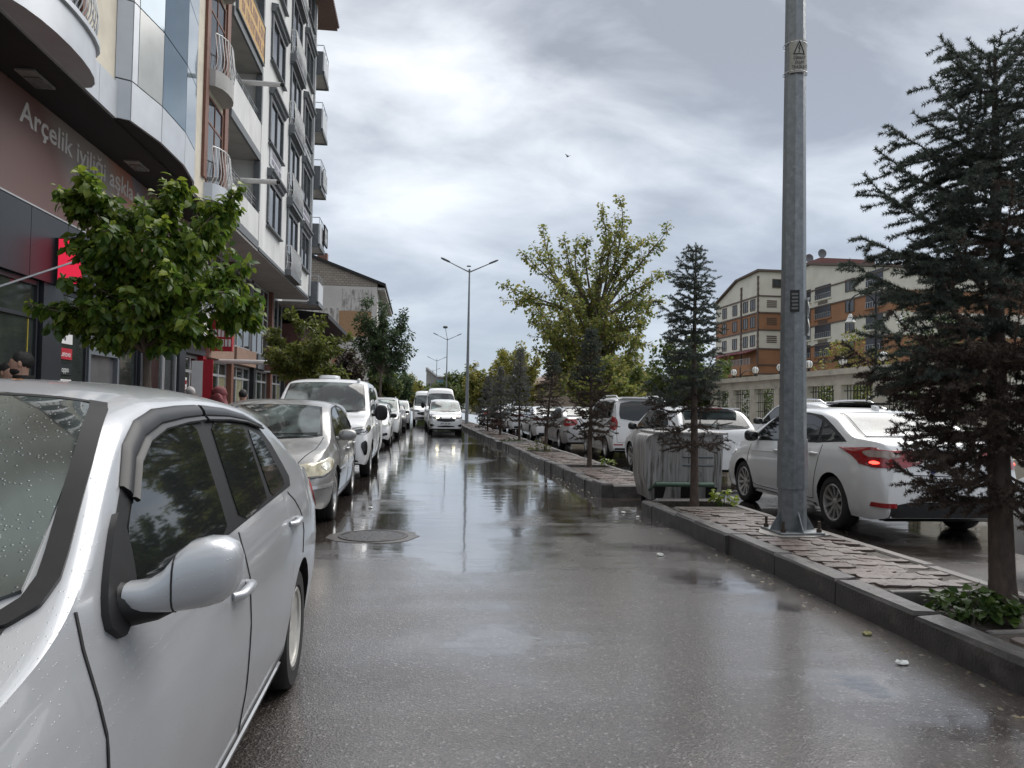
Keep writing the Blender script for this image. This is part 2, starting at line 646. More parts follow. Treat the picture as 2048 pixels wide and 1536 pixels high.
n_paver = 0
for si, (y0, y1, xl, pits) in enumerate(SEG):
    base = MB()
    cuts = [y0] + [c for p in pits for c in p] + [y1]
    for a, b_ in zip(cuts[::2], cuts[1::2]):
        base.box(xl + 0.14, XR - 0.04, a + 0.02, b_ - 0.02, -0.02, 0.168)
    for a, b_ in pits:
        base.box(xl + 0.16, XR - 0.06, a - 0.01, b_ + 0.01, -0.02, 0.075)
    med = base.build('median', M_SOIL, kind='structure', label=['median strip nearest the camera with pole and spruce', 'second median strip with two small spruces', 'far median strip with a row of spruces'][si])
    # kerb stones, road side
    y = y0
    r = random.Random(40 + si)
    while y < min(y1, 80) - 0.1:
        ln = min(r.choice((0.68, 0.75, 0.98, 0.9)) * (1.0 if si == 0 else 0.8), y1 - y)
        if y1 - y - ln < 0.3:
            ln = y1 - y
        in_pit = any(a - 0.3 < y + ln / 2 < b_ + 0.25 for a, b_ in pits) and si == 0
        dx, dz = r.uniform(-0.018, 0.018), r.uniform(-0.02, 0.014) - (0.03 if in_pit else 0)
        kb = MB()
        kb.bbox(0, 0.19, 0.009, ln - 0.009, -0.02, 0.2, 0.02)
        # worn, slightly rounded and chipped: jitter the top verts
        kb.v = [(p[0] + (r.uniform(-0.008, 0.008) if p[2] > 0.1 else 0), p[1], p[2] + (r.uniform(-0.01, 0.006) if p[2] > 0.1 else 0)) for p in kb.v]
        ko = kb.build('kerb_stone', M_KERB, med, world=False)
        ko.location = (xl + dx, y, dz)
        ko.rotation_euler = (0, r.uniform(-0.01, 0.01), r.uniform(-0.008, 0.008))
        y += ln
    # nose stone across the end
    for ye, sgn in ((y0, 1), (y1, -1)):
        kb = MB()
        kb.bbox(xl + 0.19, XR, min(ye, ye + sgn * 0.16), max(ye, ye + sgn * 0.16), -0.02, 0.193, 0.02)
        kb.build('kerb_stone', M_KERB, med)
    # slim pale kerb on the far side
    y = y0 + 0.16
    while y < min(y1, 60) - 0.2:
        ln = min(0.95, y1 - y - 0.16)
        kb = MB()
        kb.bbox(0, 0.115, 0.005, ln - 0.005, -0.02, 0.182, 0.014)
        ko = kb.build('kerb_stone', M_KERB2, med, world=False)
        ko.location = (XR - 0.115 + r.uniform(-0.012, 0.012), y, r.uniform(-0.015, 0.008))
        ko.rotation_euler = (0, 0, r.uniform(-0.012, 0.012))
        y += ln
        if ln < 0.3:
            break
    for a, b_ in pits:      # pit edging
        for ye in (a, b_):
            if y0 + 0.3 < ye < y1 - 0.3:
                MB().bbox(xl + 0.2, XR - 0.13, ye - 0.03, ye + 0.03, 0.0, 0.175 if ye == a else 0.182, 0.008).build('pit_edging', M_KERB2, med)
    far = MB()
    row = 0
    y = y0 + 0.25
    while y < min(y1 - 0.2, 75):
        x = xl + 0.19 + 0.112 + (0.5 * 2 * _w * (row % 2) * 0.5)
        while x < XR - 0.115 - 0.09:
            if not any(a - 0.10 < y < b_ + 0.10 for a, b_ in pits) and not (si == 0 and abs(y - 7.42) < 0.30 and abs(x - 3.78) < 0.36) and not (si == 0 and r.random() < 0.03):
                sunk = 0.02 * math.sin(y * 1.7 + x * 2.1) * math.sin(x * 3.3 + 1)
                tz = 0.152 + r.uniform(-0.006, 0.006) + sunk * 0.5
                rx, ry, rz = r.uniform(-0.035, 0.035), r.uniform(-0.035, 0.035), r.uniform(-0.02, 0.02)
                if (si == 0 and y > 4.9 and n_paver < 240) or (si == 1 and y < 14.2 and n_paver < 300):
                    o = bpy.data.objects.new('paver', PAVER_ME)
                    COL.objects.link(o)
                    o.parent = med
                    o.location = (x, y, tz)
                    o.rotation_euler = (rx, ry, rz)
                    n_paver += 1
                else:
                    M_ = Matrix.Translation((x, y, tz)) @ Matrix.Rotation(rz, 4, 'Z') @ Matrix.Rotation(rx, 4, 'X') @ Matrix.Rotation(ry, 4, 'Y')
                    far.add([M_ @ Vector(p) for p in _pb.v], _pb.f)
            x += 2 * _w
        y += 2 * _h
        row += 1
    if far.v:
        far.build('paving', M_PAVER, med, kind='stuff')

# concrete pad under the lamp post
pad = MB()
_pp = []
for k in range(14):
    a = 2 * PI * k / 14
    rr = rng.uniform(0.30, 0.40)
    _pp.append((3.78 + rr * 1.0 * math.cos(a), 7.42 + rr * 0.9 * math.sin(a)))
pad.prism(_pp, 'z', 0.1, 0.186)
pad.build('concrete_pad', M_CONC, None, kind='structure', label='rough concrete pad around the lamp post base')

# ---- manhole in the carriageway
mh = thing('manhole', 'round iron manhole cover with a broken concrete collar in the road', 'manhole', (-0.44, 8.36, 0))
ring = MB()
_o = []
for k in range(28):
    a = 2 * PI * k / 28
    rr = 0.45 + rng.uniform(-0.03, 0.03) + 0.03 * math.cos(2 * a)
    _o.append((-0.44 + rr * math.cos(a), 8.36 + rr * math.sin(a)))
ring.prism(_o, 'z', -0.01, 0.004)
ring.build('collar', pm('collar_concrete', (0.085, 0.076, 0.07), 0.32, var=0.35, vscale=7, bump=0.004, bscale=50), mh)
lid = MB().lathe([(0.0, 0.010), (0.33, 0.010), (0.335, 0.007), (0.335, -0.005)], (-0.44, 8.36, 0), n=36)
lid.build('cover', pm('cast_iron', (0.055, 0.05, 0.047), 0.35, metal=0.5, var=0.4, vscale=9, bump=0.01, bscale=34, rvar=0.2), mh)
MB().lathe([(0.335, 0.013), (0.365, 0.013), (0.37, 0.004)], (-0.44, 8.36, 0), n=36).build('rim', pm('iron_rim', (0.07, 0.062, 0.058), 0.4, metal=0.4, var=0.3, vscale=12), mh)
# ================================================================== vehicles
def paint(name, col, metal=0.0, rough=0.3, drops=False, dirt=0.25):
    if name in MATS:
        return MATS[name]
    m, nt, N, L, b = nodes_of(name)
    b.inputs['Metallic'].default_value = metal
    b.inputs['Roughness'].default_value = rough
    b.inputs['Coat Weight'].default_value = 0.8
    b.inputs['Coat Roughness'].default_value = 0.06
    tc = N.new('ShaderNodeTexCoord')
    # road film thrown up on the lower flanks, with its own streaky shape
    sep = N.new('ShaderNodeSeparateXYZ')
    L.new(tc.outputs['Object'], sep.inputs[0])
    n = N.new('ShaderNodeTexNoise')
    n.inputs['Scale'].default_value = 5
    n.inputs['Detail'].default_value = 6
    L.new(tc.outputs['Object'], n.inputs['Vector'])
    mr = N.new('ShaderNodeMapRange')
    mr.inputs['From Min'].default_value = 0.75
    mr.inputs['From Max'].default_value = 0.15
    mr.inputs['To Max'].default_value = dirt * 2
    L.new(sep.outputs['Z'], mr.inputs['Value'])
    mu = N.new('ShaderNodeMath')
    mu.operation = 'MULTIPLY'
    mu.use_clamp = True
    L.new(n.outputs['Fac'], mu.inputs[0])
    L.new(mr.outputs[0], mu.inputs[1])
    mx = N.new('ShaderNodeMixRGB')
    mx.inputs['Color1'].default_value = (*col, 1)
    mx.inputs['Color2'].default_value = (0.12, 0.105, 0.09, 1)
    L.new(mu.outputs[0], mx.inputs['Fac'])
    L.new(mx.outputs[0], b.inputs['Base Color'])
    if drops:
        v = N.new('ShaderNodeTexVoronoi')
        v.inputs['Scale'].default_value = 150
        v.inputs['Randomness'].default_value = 1.0
        L.new(tc.outputs['Object'], v.inputs['Vector'])
        sc = N.new('ShaderNodeSeparateColor')
        L.new(v.outputs['Color'], sc.inputs[0])
        g = N.new('ShaderNodeMath')
        g.operation = 'GREATER_THAN'
        g.inputs[1].default_value = 0.82
        L.new(sc.outputs[0], g.inputs[0])
        d = N.new('ShaderNodeMapRange')
        d.inputs['From Min'].default_value = 0.32
        d.inputs['From Max'].default_value = 0.05
        d.interpolation_type = 'SMOOTHERSTEP'
        L.new(v.outputs['Distance'], d.inputs['Value'])
        hm = N.new('ShaderNodeMath')
        hm.operation = 'MULTIPLY'
        L.new(g.outputs[0], hm.inputs[0])
        L.new(d.outputs[0], hm.inputs[1])
        bp = N.new('ShaderNodeBump')
        bp.inputs['Distance'].default_value = 0.0008
        L.new(hm.outputs[0], bp.inputs['Height'])
        L.new(bp.outputs[0], b.inputs['Coat Normal'])
        L.new(bp.outputs[0], b.inputs['Normal'])
    MATS[name] = m
    return m


P_WHITE = paint('white_paint', (0.74, 0.75, 0.76), 0.0, 0.32)
P_SILVER = paint('silver_paint', (0.42, 0.432, 0.45), 0.45, 0.40, drops=True, dirt=0.22)
P_SILVER2 = paint('warm_silver_paint', (0.27, 0.265, 0.26), 0.5, 0.36)
P_SILVER3 = paint('grey_silver_paint', (0.46, 0.46, 0.47), 0.5, 0.34)
P_DARK = paint('dark_paint', (0.03, 0.032, 0.036), 0.2, 0.3)
P_RED = paint('dark_red_paint', (0.12, 0.02, 0.02), 0.1, 0.3)
M_TRIM = pm('black_trim', (0.009, 0.009, 0.010), 0.5, var=0.2, vscale=20, spec=0.35)
M_TRIMG = pm('gloss_black', (0.010, 0.010, 0.011), 0.12, var=0)
M_SEAM = pm('panel_gap', (0.012, 0.012, 0.013), 0.7, var=0)
M_GLASS = pm('tinted_glass', (0.012, 0.014, 0.014), 0.03, var=0, spec=0.6)
M_TYRE = pm('tyre_rubber', (0.016, 0.016, 0.016), 0.72, var=0.3, vscale=15, bump=0.002, bscale=60)
M_RIM = pm('alloy', (0.52, 0.51, 0.50), 0.32, metal=0.85, var=0.15, vscale=10)
M_RIMS = pm('painted_wheel_cover', (0.50, 0.49, 0.46), 0.4, metal=0.35, var=0.15, vscale=10)
M_HOLE = pm('wheel_shadow', (0.012, 0.012, 0.012), 0.8, var=0)
M_CHROME = pm('chrome', (0.75, 0.75, 0.76), 0.12, metal=1.0, var=0)
M_LENS = pm('headlamp_lens', (0.50, 0.50, 0.46), 0.08, metal=0.35, var=0.35, vscale=16, coat=1.0)
M_LENSD = pm('dark_headlamp', (0.10, 0.105, 0.11), 0.06, metal=0.5, var=0.5, vscale=14, coat=1.0)
M_LENSY = pm('yellowed_headlamp', (0.55, 0.50, 0.36), 0.12, metal=0.2, var=0.3, vscale=10, coat=1.0)
M_TAIL = pm('tail_lamp', (0.27, 0.012, 0.014), 0.12, var=0.3, vscale=18, coat=1.0)
M_TAILW = pm('tail_lamp_clear', (0.34, 0.27, 0.24), 0.15, var=0.2, vscale=18, coat=1.0)
M_BRAKE = pm('lit_brake_lamp', (0.6, 0.02, 0.02), 0.2, var=0, emit=(1.0, 0.06, 0.04), estr=2.2)
M_BEAM = pm('lit_headlamp', (0.9, 0.85, 0.7), 0.2, var=0, emit=(1.0, 0.88, 0.55), estr=3.0)
M_PLATE = pm('number_plate', (0.62, 0.62, 0.61), 0.4, var=0.1)
M_PLATEB = pm('plate_blue', (0.02, 0.05, 0.28), 0.4, var=0)
M_INK = pm('black_ink', (0.012, 0.012, 0.012), 0.5, var=0)
M_PAPER = pm('paper', (0.72, 0.73, 0.70), 0.7, var=0.05)


def windscreen_glass(name, tint):
    """laminated screen: glossy, opaque; pale blotches in the colour imitate a light cabin seen through"""
    if name in MATS:
        return MATS[name]
    m, nt, N, L, b = nodes_of(name)
    tc = N.new('ShaderNodeTexCoord')
    n = N.new('ShaderNodeTexNoise')
    n.inputs['Scale'].default_value = 2.2
    n.inputs['Detail'].default_value = 2
    L.new(tc.outputs['Object'], n.inputs['Vector'])
    cr = N.new('ShaderNodeValToRGB')
    cr.color_ramp.elements[0].position = 0.42
    cr.color_ramp.elements[0].color = (0.012, 0.014, 0.014, 1)
    cr.color_ramp.elements[1].position = 0.62
    cr.color_ramp.elements[1].color = (*tint, 1)
    L.new(n.outputs['Fac'], cr.inputs[0])
    L.new(cr.outputs[0], b.inputs['Base Color'])
    b.inputs['Roughness'].default_value = 0.035
    b.inputs['Specular IOR Level'].default_value = 0.75
    v = N.new('ShaderNodeTexVoronoi')
    v.inputs['Scale'].default_value = 90
    L.new(tc.outputs['Object'], v.inputs['Vector'])
    d = N.new('ShaderNodeMapRange')
    d.inputs['From Min'].default_value = 0.30
    d.inputs['From Max'].default_value = 0.05
    L.new(v.outputs['Distance'], d.inputs['Value'])
    sc = N.new('ShaderNodeSeparateColor')
    L.new(v.outputs['Color'], sc.inputs[0])
    g = N.new('ShaderNodeMath')
    g.operation = 'GREATER_THAN'
    g.inputs[1].default_value = 0.55
    L.new(sc.outputs[0], g.inputs[0])
    hm = N.new('ShaderNodeMath')
    hm.operation = 'MULTIPLY'
    L.new(g.outputs[0], hm.inputs[0])
    L.new(d.outputs[0], hm.inputs[1])
    bp = N.new('ShaderNodeBump')
    bp.inputs['Distance'].default_value = 0.0014
    L.new(hm.outputs[0], bp.inputs['Height'])
    L.new(bp.outputs[0], b.inputs['Normal'])
    MATS[name] = m
    return m


M_SCREEN = windscreen_glass('windscreen_glass', (0.10, 0.125, 0.12))
M_SCREENT = windscreen_glass('teal_windscreen_glass', (0.16, 0.24, 0.225))


def chaikin(poly, n=2, keep=0.25):
    for _ in range(n):
        out = []
        for i in range(len(poly)):
            a, b = poly[i], poly[(i + 1) % len(poly)]
            out.append((a[0] * (1 - keep) + b[0] * keep, a[1] * (1 - keep) + b[1] * keep))
            out.append((a[0] * keep + b[0] * (1 - keep), a[1] * keep + b[1] * (1 - keep)))
        poly = out
    return poly


class Car:
    def __init__(self, root, sp, mat_body, mat_low=None):
        self.root, self.sp = root, sp
        self.hw0 = sp['W'] / 2
        yf, yr = sp['yf'], sp['yr']
        self.zt, self.zs = pchip(sp['zt']), pchip(sp['zs'])
        nose, tail = sp.get('nose', 0.74), sp.get('tail', 0.84)
        self.hw = pchip(sp.get('plan') or [(yf, nose), (yf - 0.05, nose + 0.07), (yf - 0.16, nose + 0.155), (yf - 0.36, 0.955), (yf - 0.75, 0.99), (0, 1.0),
                                            (yr + 0.75, 0.99), (yr + 0.32, 0.965), (yr + 0.12, tail + 0.07), (yr + 0.03, tail + 0.03), (yr, tail)])
        self.ra, self.zc = sp.get('ra', 0.345), sp.get('rw', 0.305)
        self.tum = sp.get('tum', 0.30)
        self.sill = sp.get('sill', 0.19)
        self.build_body(mat_body, mat_low)

    def zbot(self, y):
        sp = self.sp
        z = self.sill
        e = min(sp['yf'] - y, y - sp['yr'])
        if e < 0.25:
            z += 0.05 * (1 - e / 0.25)
        for ya in (sp['aF'], sp['aR']):
            d = abs(y - ya)
            if d < self.ra:
                z = max(z, self.zc + math.sqrt(self.ra ** 2 - d * d))
        return z

    def section(self, y, zb):
        sp = self.sp
        hw = self.hw0 * self.hw(y)
        zs, zt = self.zs(y), self.zt(y)
        zs = min(zs, zt - 0.015)
        sh = sp.get('shoulder', 0.945)
        pts = [(0, zb), (hw * 0.55, zb), (hw * 0.86, zb)]
        ref = self.sill
        for k in range(11):
            z = zb + (zs - zb) * k / 10
            u = max(0, min(1, (z - ref) / max(0.05, zs - ref)))
            s = self.flank(u, sh)
            pts.append((hw * s, z))
        xb = hw * sh
        h = zt - zs
        zr = zs + h * sp.get('q', 0.80)
        for k in range(1, 7):
            t = k / 6
            z = zs + (zr - zs) * t
            pts.append((xb - self.tum * (z - zs) - 0.05 * (z - zs) ** 2, z))
        xr = pts[-1][0]
        for k in range(1, 10):
            a = PI / 2 * k / 9
            pts.append((xr * max(0, math.cos(a)) ** 0.72, zr + (zt - zr) * math.sin(a) ** 0.9))
        pts[-1] = (0.0, zt)
        return pts

    @staticmethod
    def flank(u, sh):
        keys = ((0, 0.925), (0.12, 0.965), (0.35, 0.992), (0.58, 1.0), (0.80, 0.988), (0.93, (sh + 0.985) / 2), (1.0, sh))
        for (a, p), (b, q) in zip(keys, keys[1:]):
            if u <= b:
                t = (u - a) / (b - a)
                t = t * t * (3 - 2 * t) * 0.5 + t * 0.5
                return p + (q - p) * t
        return sh

    def build_body(self, mat, mat_low):
        sp = self.sp
        ys = set()
        # sample along the roof line by arc length, plus the wheel arches
        t = np.linspace(sp['yr'], sp['yf'], 600)
        z = np.array([self.zt(a) for a in t])
        s = np.concatenate([[0], np.cumsum(np.hypot(np.diff(t), np.diff(z)))])
        n = sp.get('n', 74)
        for k in range(n + 1):
            ys.add(round(float(np.interp(s[-1] * k / n, s, t)), 4))
        arch = []
        for ya in (sp['aF'], sp['aR']):
            for k in range(15):
                a = PI * k / 14
                arch.append(round(ya - self.ra * math.cos(a), 4))
            arch += [round(ya - self.ra - 0.004, 4), round(ya + self.ra + 0.004, 4)]
        for e in (0.012, 0.03, 0.06, 0.1):
            ys.add(round(sp['yf'] - e, 4))
            ys.add(round(sp['yr'] + e, 4))
        ys = [y for y in ys if all(abs(y - a) > 0.012 for a in arch)] + arch
        ys = sorted(ys)
        secs = [self.section(y, self.zbot(y)) for y in ys]
        m = len(secs[0])
        V, F, MI = [], [], []
        for y, sec in zip(ys, secs):
            for x, zz in sec:
                V.append((x, y, zz))
            for x, zz in sec[1:-1][::-1]:
                V.append((-x, y, zz))
        k = 2 * m - 2
        low = sp.get('lowblack', 0)
        for i in range(len(ys) - 1):
            for j in range(k):
                j2 = (j + 1) % k
                F.append((i * k + j, i * k + j2, (i + 1) * k + j2, (i + 1) * k + j))
                jj = min(j, k - 1 - j)
                zm = (V[i * k + j][2] + V[(i + 1) * k + j2][2]) / 2
                MI.append(1 if jj < 3 or (low and zm < low) else 0)
        F.append(tuple(range(k))[::-1])
        F.append(tuple(range((len(ys) - 1) * k, len(ys) * k)))
        F[-2], F[-1] = F[-1], F[-2]
        MI += [0, 0]
        self.bvh = BVHTree.FromPolygons([Vector(v) for v in V], F)
        mb = MB()
        mb.v, mb.f, mb.mi = V, F, MI
        self.body = mb.build('body', [mat, mat_low or M_TRIM], self.root, smooth=38, world=False)
        # chassis between the wheels
        ub = MB()
        ub.box(-self.hw0 * 0.70, self.hw0 * 0.70, sp['yr'] + 0.25, sp['yf'] - 0.25, self.sill - 0.02, 0.62)
        ub.build('underbody', M_SEAM, self.root, world=False)

    # ---- pieces laid on the skin ------------------------------------------------
    def cast(self, o, d, off):
        h = self.bvh.ray_cast(o, d)
        if h[0] is None:
            h = self.bvh.find_nearest(o + d * 3)
            if h[0] is None:
                return o, -d
        nrm = h[1]
        if nrm.dot(d) > 0:
            nrm = -nrm
        return h[0] + nrm * off, nrm

    def frame(self, view):
        """view: 'side','front','rear','top','fcorner','rcorner' for the +x half"""
        q = math.sqrt(0.5)
        return {'side': (Vector((4, 0, 0)), Vector((0, 1, 0)), Vector((0, 0, 1)), Vector((-1, 0, 0))),
                'front': (Vector((0, 6, 0)), Vector((1, 0, 0)), Vector((0, 0, 1)), Vector((0, -1, 0))),
                'rear': (Vector((0, -6, 0)), Vector((1, 0, 0)), Vector((0, 0, 1)), Vector((0, 1, 0))),
                'top': (Vector((0, 0, 5)), Vector((1, 0, 0)), Vector((0, 1, 0)), Vector((0, 0, -1))),
                'fcorner': (Vector((self.hw0 + 3, self.sp['yf'] + 3, 0)), Vector((-q, q, 0)), Vector((0, 0, 1)), Vector((-q, -q, 0))),
                'rcorner': (Vector((self.hw0 + 3, self.sp['yr'] - 3, 0)), Vector((-q, -q, 0)), Vector((0, 0, 1)), Vector((-q, q, 0)))}[view]

    def patch(self, name, view, poly, mat, off=0.005, nu=10, nv=8, smooth=2, mirror=False, parent=None, both=False, tr=None):
        if smooth:
            poly = chaikin(poly, smooth)
        O, U, W, D = self.frame(view)
        v0, v1 = min(p[1] for p in poly), max(p[1] for p in poly)
        P, Nn = [], []
        for j in range(nv + 1):
            v = v0 + (v1 - v0) * (0.003 + 0.994 * j / nv)
            xs = []
            for i in range(len(poly)):
                a, b = poly[i], poly[(i + 1) % len(poly)]
                if (a[1] - v) * (b[1] - v) < 0:
                    xs.append(a[0] + (b[0] - a[0]) * (v - a[1]) / (b[1] - a[1]))
            if len(xs) < 2:
                xs = [poly[0][0], poly[0][0] + 1e-3]
            u0, u1 = min(xs), max(xs)
            for i in range(nu + 1):
                u = u0 + (u1 - u0) * i / nu
                p, nn = self.cast(O + U * u + W * v, D, off)
                P.append(p)
                Nn.append(nn)
        F = []
        k = nu + 1
        flip = U.cross(W).dot(D) > 0
        for j in range(nv):
            for i in range(nu):
                f = (j * k + i, j * k + i + 1, (j + 1) * k + i + 1, (j + 1) * k + i)
                F.append(f[::-1] if flip else f)
        # rim going down into the skin gives the piece real thickness
        loop = [i for i in range(nu)] + [j * k + nu for j in range(nv)] + [nv * k + i for i in range(nu, 0, -1)] + [j * k for j in range(nv, 0, -1)]
        base = len(P)
        for i in loop:
            P.append(P[i] - Nn[i] * (off + 0.004))
        for a in range(len(loop)):
            b = (a + 1) % len(loop)
            f = (loop[a], base + a, base + b, loop[b])
            F.append(f[::-1] if flip else f)
        outs = []
        for sgn in ((1, -1) if both else ((-1,) if mirror else (1,))):
            mb = MB()
            mb.add([(p.x * sgn, p.y, p.z) for p in P], [f if sgn == 1 else f[::-1] for f in F])
            outs.append(mb.build(name, mat, parent or self.root, smooth=50, world=False))
        return outs

    def strip(self, name, view, pts, w, mat, off=0.003, mirror=False, both=False, parent=None, sub=8, closed=False):
        """thin band along a polyline on the skin (panel gaps, mouldings)"""
        O, U, W, D = self.frame(view)
        if closed:
            pts = pts + [pts[0]]
        dense = []
        for a, b in zip(pts, pts[1:]):
            for i in range(sub):
                dense.append((a[0] + (b[0] - a[0]) * i / sub, a[1] + (b[1] - a[1]) * i / sub))
        dense.append(pts[-1])
        P = []
        for i, q in enumerate(dense):
            a, b = dense[max(0, i - 1)], dense[min(len(dense) - 1, i + 1)]
            t = Vector((b[0] - a[0], b[1] - a[1]))
            t.normalize()
            nx, ny = -t.y * w / 2, t.x * w / 2
            for s, o in ((1, -0.004), (1, off), (-1, off), (-1, -0.004)):
                P.append(self.cast(O + U * (q[0] + nx * s) + W * (q[1] + ny * s), D, o)[0])
        F = []
        for i in range(len(dense) - 1):
            for k in range(3):
                F.append((i * 4 + k, (i + 1) * 4 + k, (i + 1) * 4 + k + 1, i * 4 + k + 1))
        outs = []
        for sgn in ((1, -1) if both else ((-1,) if mirror else (1,))):
            mb = MB()
            mb.add([(p.x * sgn, p.y, p.z) for p in P], F if sgn == 1 else [f[::-1] for f in F])
            outs.append(mb.build(name, mat, parent or self.root, smooth=60, world=False))
        return outs

    def wheels(self, style='alloy5', r=0.31, w=0.205, inset=0.02):
        meshes = wheel_meshes(style, r, w)
        for ya in (self.sp['aF'], self.sp['aR']):
            for sgn in (1, -1):
                e = empty('wheel', (sgn * (self.hw0 * 0.985 - w / 2 - inset), ya, r - 0.004))
                e.parent = self.root
                e.rotation_euler = (0.4 * (ya + sgn), 0, 0 if sgn == 1 else PI)
                for nm, me in meshes.items():
                    o = bpy.data.objects.new(nm, me)
                    COL.objects.link(o)
                    o.parent = e

    def mirror_pair(self, y, z, mat, size=(0.11, 0.065, 0.08), out=0.10, stem=M_TRIM):
        for sgn in (1, -1):
            x0 = self.cast(Vector((4, y, z)), Vector((-1, 0, 0)), 0)[0].x
            mb = MB().blob(((x0 + out + size[0] * 0.4) * sgn, y + 0.02, z + 0.02), size, 14, 8, 0.75)
            o = mb.build('wing_mirror', mat, self.root, smooth=60, world=False)
            mb2 = MB().blob(((x0 + out + size[0] * 0.4) * sgn, y - size[1] * 0.62, z + 0.02), (size[0] * 0.86, size[1] * 0.5, size[2] * 0.82), 12, 6, 0.7)
            mb2.build('mirror_glass', M_GLASS, o, smooth=60, world=False)
            mb3 = MB().tube([((x0 - 0.01) * sgn, y + 0.02, z - 0.03), ((x0 + out * 0.6) * sgn, y + 0.02, z - 0.02), ((x0 + out) * sgn, y + 0.02, z)], [0.035, 0.028, 0.03], 8)
            mb3.build('mirror_arm', stem, o, smooth=60, world=False)

    def handle(self, y, z, mat):
        for sgn in (1, -1):
            x0 = self.cast(Vector((4, y, z)), Vector((-1, 0, 0)), 0)[0].x
            mb = MB()
            mb.tube([((x0 + 0.002) * sgn, y + 0.10, z), ((x0 + 0.026) * sgn, y + 0.075, z), ((x0 + 0.032) * sgn, y, z + 0.004), ((x0 + 0.026) * sgn, y - 0.075, z), ((x0 + 0.002) * sgn, y - 0.095, z)], [0.012, 0.015, 0.017, 0.015, 0.012], 8)
            mb.build('door_handle', mat, self.root, smooth=60, world=False)

    def plate(self, view, z, txt=None, w=0.52, h=0.112, x=0.0):
        p = [(x - w / 2, z - h / 2), (x + w / 2, z - h / 2), (x + w / 2, z + h / 2), (x - w / 2, z + h / 2)]
        o = self.patch('number_plate', view, p, M_PLATE, 0.012, 4, 2, 0)[0]
        s = -1 if view == 'rear' else 1
        # the blue band is at the left for a reader in front of the plate
        xb = (w / 2 - 0.02) * (1 if view == 'front' else -1)
        self.patch('plate_band', view, [(x + xb - 0.02, z - h / 2 + .004), (x + xb + 0.02, z - h / 2 + .004), (x + xb + 0.02, z + h / 2 - .004), (x + xb - 0.02, z + h / 2 - .004)], M_PLATEB, 0.0145, 2, 2, 0, parent=o)
        y0 = self.cast(Vector((x, 6 * s, z)), Vector((0, -s, 0)), 0.014)[0].y
        if txt:
            t = text_obj(txt, (x, y0 + 0.002 * s, z - h * 0.33), (PI / 2, 0, PI if view == 'front' else 0), h * 0.92, M_INK, None, 0.002, 'CENTER', 'plate_characters')
            t.parent = o
        return o


_WH = {}


def wheel_meshes(style, r, w):
    key = (style, r, w)
    if key in _WH:
        return _WH[key]
    rr = r * (0.70 if style != 'steel' else 0.66)
    h = w / 2
    ty = MB().lathe([(rr, -h * 0.85), (rr + 0.012, -h), (r * 0.93, -h * 1.0), (r * 0.985, -h * 0.86), (r, -h * 0.62), (r, -0.03), (r - 0.008, -0.026), (r - 0.008, -0.018), (r, -0.014), (r, 0.014), (r - 0.008, 0.018), (r - 0.008, 0.026), (r, 0.03),
                     (r, h * 0.62), (r * 0.985, h * 0.86), (r * 0.93, h), (rr + 0.012, h), (rr, h * 0.85)], axis='x', n=40)
    rim = MB()
    rim.lathe([(rr + 0.004, h * 0.9), (rr - 0.006, h * 0.97), (rr - 0.02, h * 0.9), (rr - 0.03, h * 0.4), (rr - 0.035, -h * 0.8)], axis='x', n=40)
    ns = {'alloy5': 5, 'alloy10': 10, 'alloy7': 7, 'steel': 8}[style]
    dbl = style == 'alloy5'
    for k in range(ns):
        for off in ((-0.13, 0.13) if dbl else (0.0,)):
            a0 = 2 * PI * k / ns
            a1 = a0 + off
            ww = {'alloy5': 0.022, 'alloy10': 0.019, 'alloy7': 0.034, 'steel': 0.055}[style]
            pts = []
            for rad, wd, x in ((r * 0.13, ww * 0.95, h * 0.62), (rr * 0.6, ww, h * 0.72), (rr - 0.01, ww * 1.25, h * 0.86)):
                a = a0 + (a1 - a0) * ((rad - r * 0.13) / (rr - r * 0.13)) * (1 if dbl else 0)
                c, s = math.cos(a), math.sin(a)
                for q in (-1, 1):
                    for dx in (0.0, -0.03):
                        pts.append((x + dx, c * rad - s * wd * q, s * rad + c * wd * q))
            f = []
            for i in range(2):
                b = i * 4
                f += [(b, b + 2, b + 6, b + 4), (b + 1, b, b + 4, b + 5), (b + 2, b + 3, b + 7, b + 6)]
            rim.add(pts, f)
    rim.lathe([(0.0, h * 0.74), (r * 0.09, h * 0.73), (r * 0.15, h * 0.64), (r * 0.2, h * 0.5)], axis='x', n=24)
    back = MB().lathe([(0.0, -h * 0.05), (rr * 0.62, -h * 0.02), (rr - 0.03, -h * 0.1)], axis='x', n=28)  # near-black disc paints the shade seen between the spokes
    out = {'tyre': ty.mesh('tyre', M_TYRE, 40), 'rim': rim.mesh('rim', M_RIMS if style == 'steel' else M_RIM, 35), 'spoke_shade_disc': back.mesh('spoke_shade_disc', M_HOLE, 60)}
    _WH[key] = out
    return out


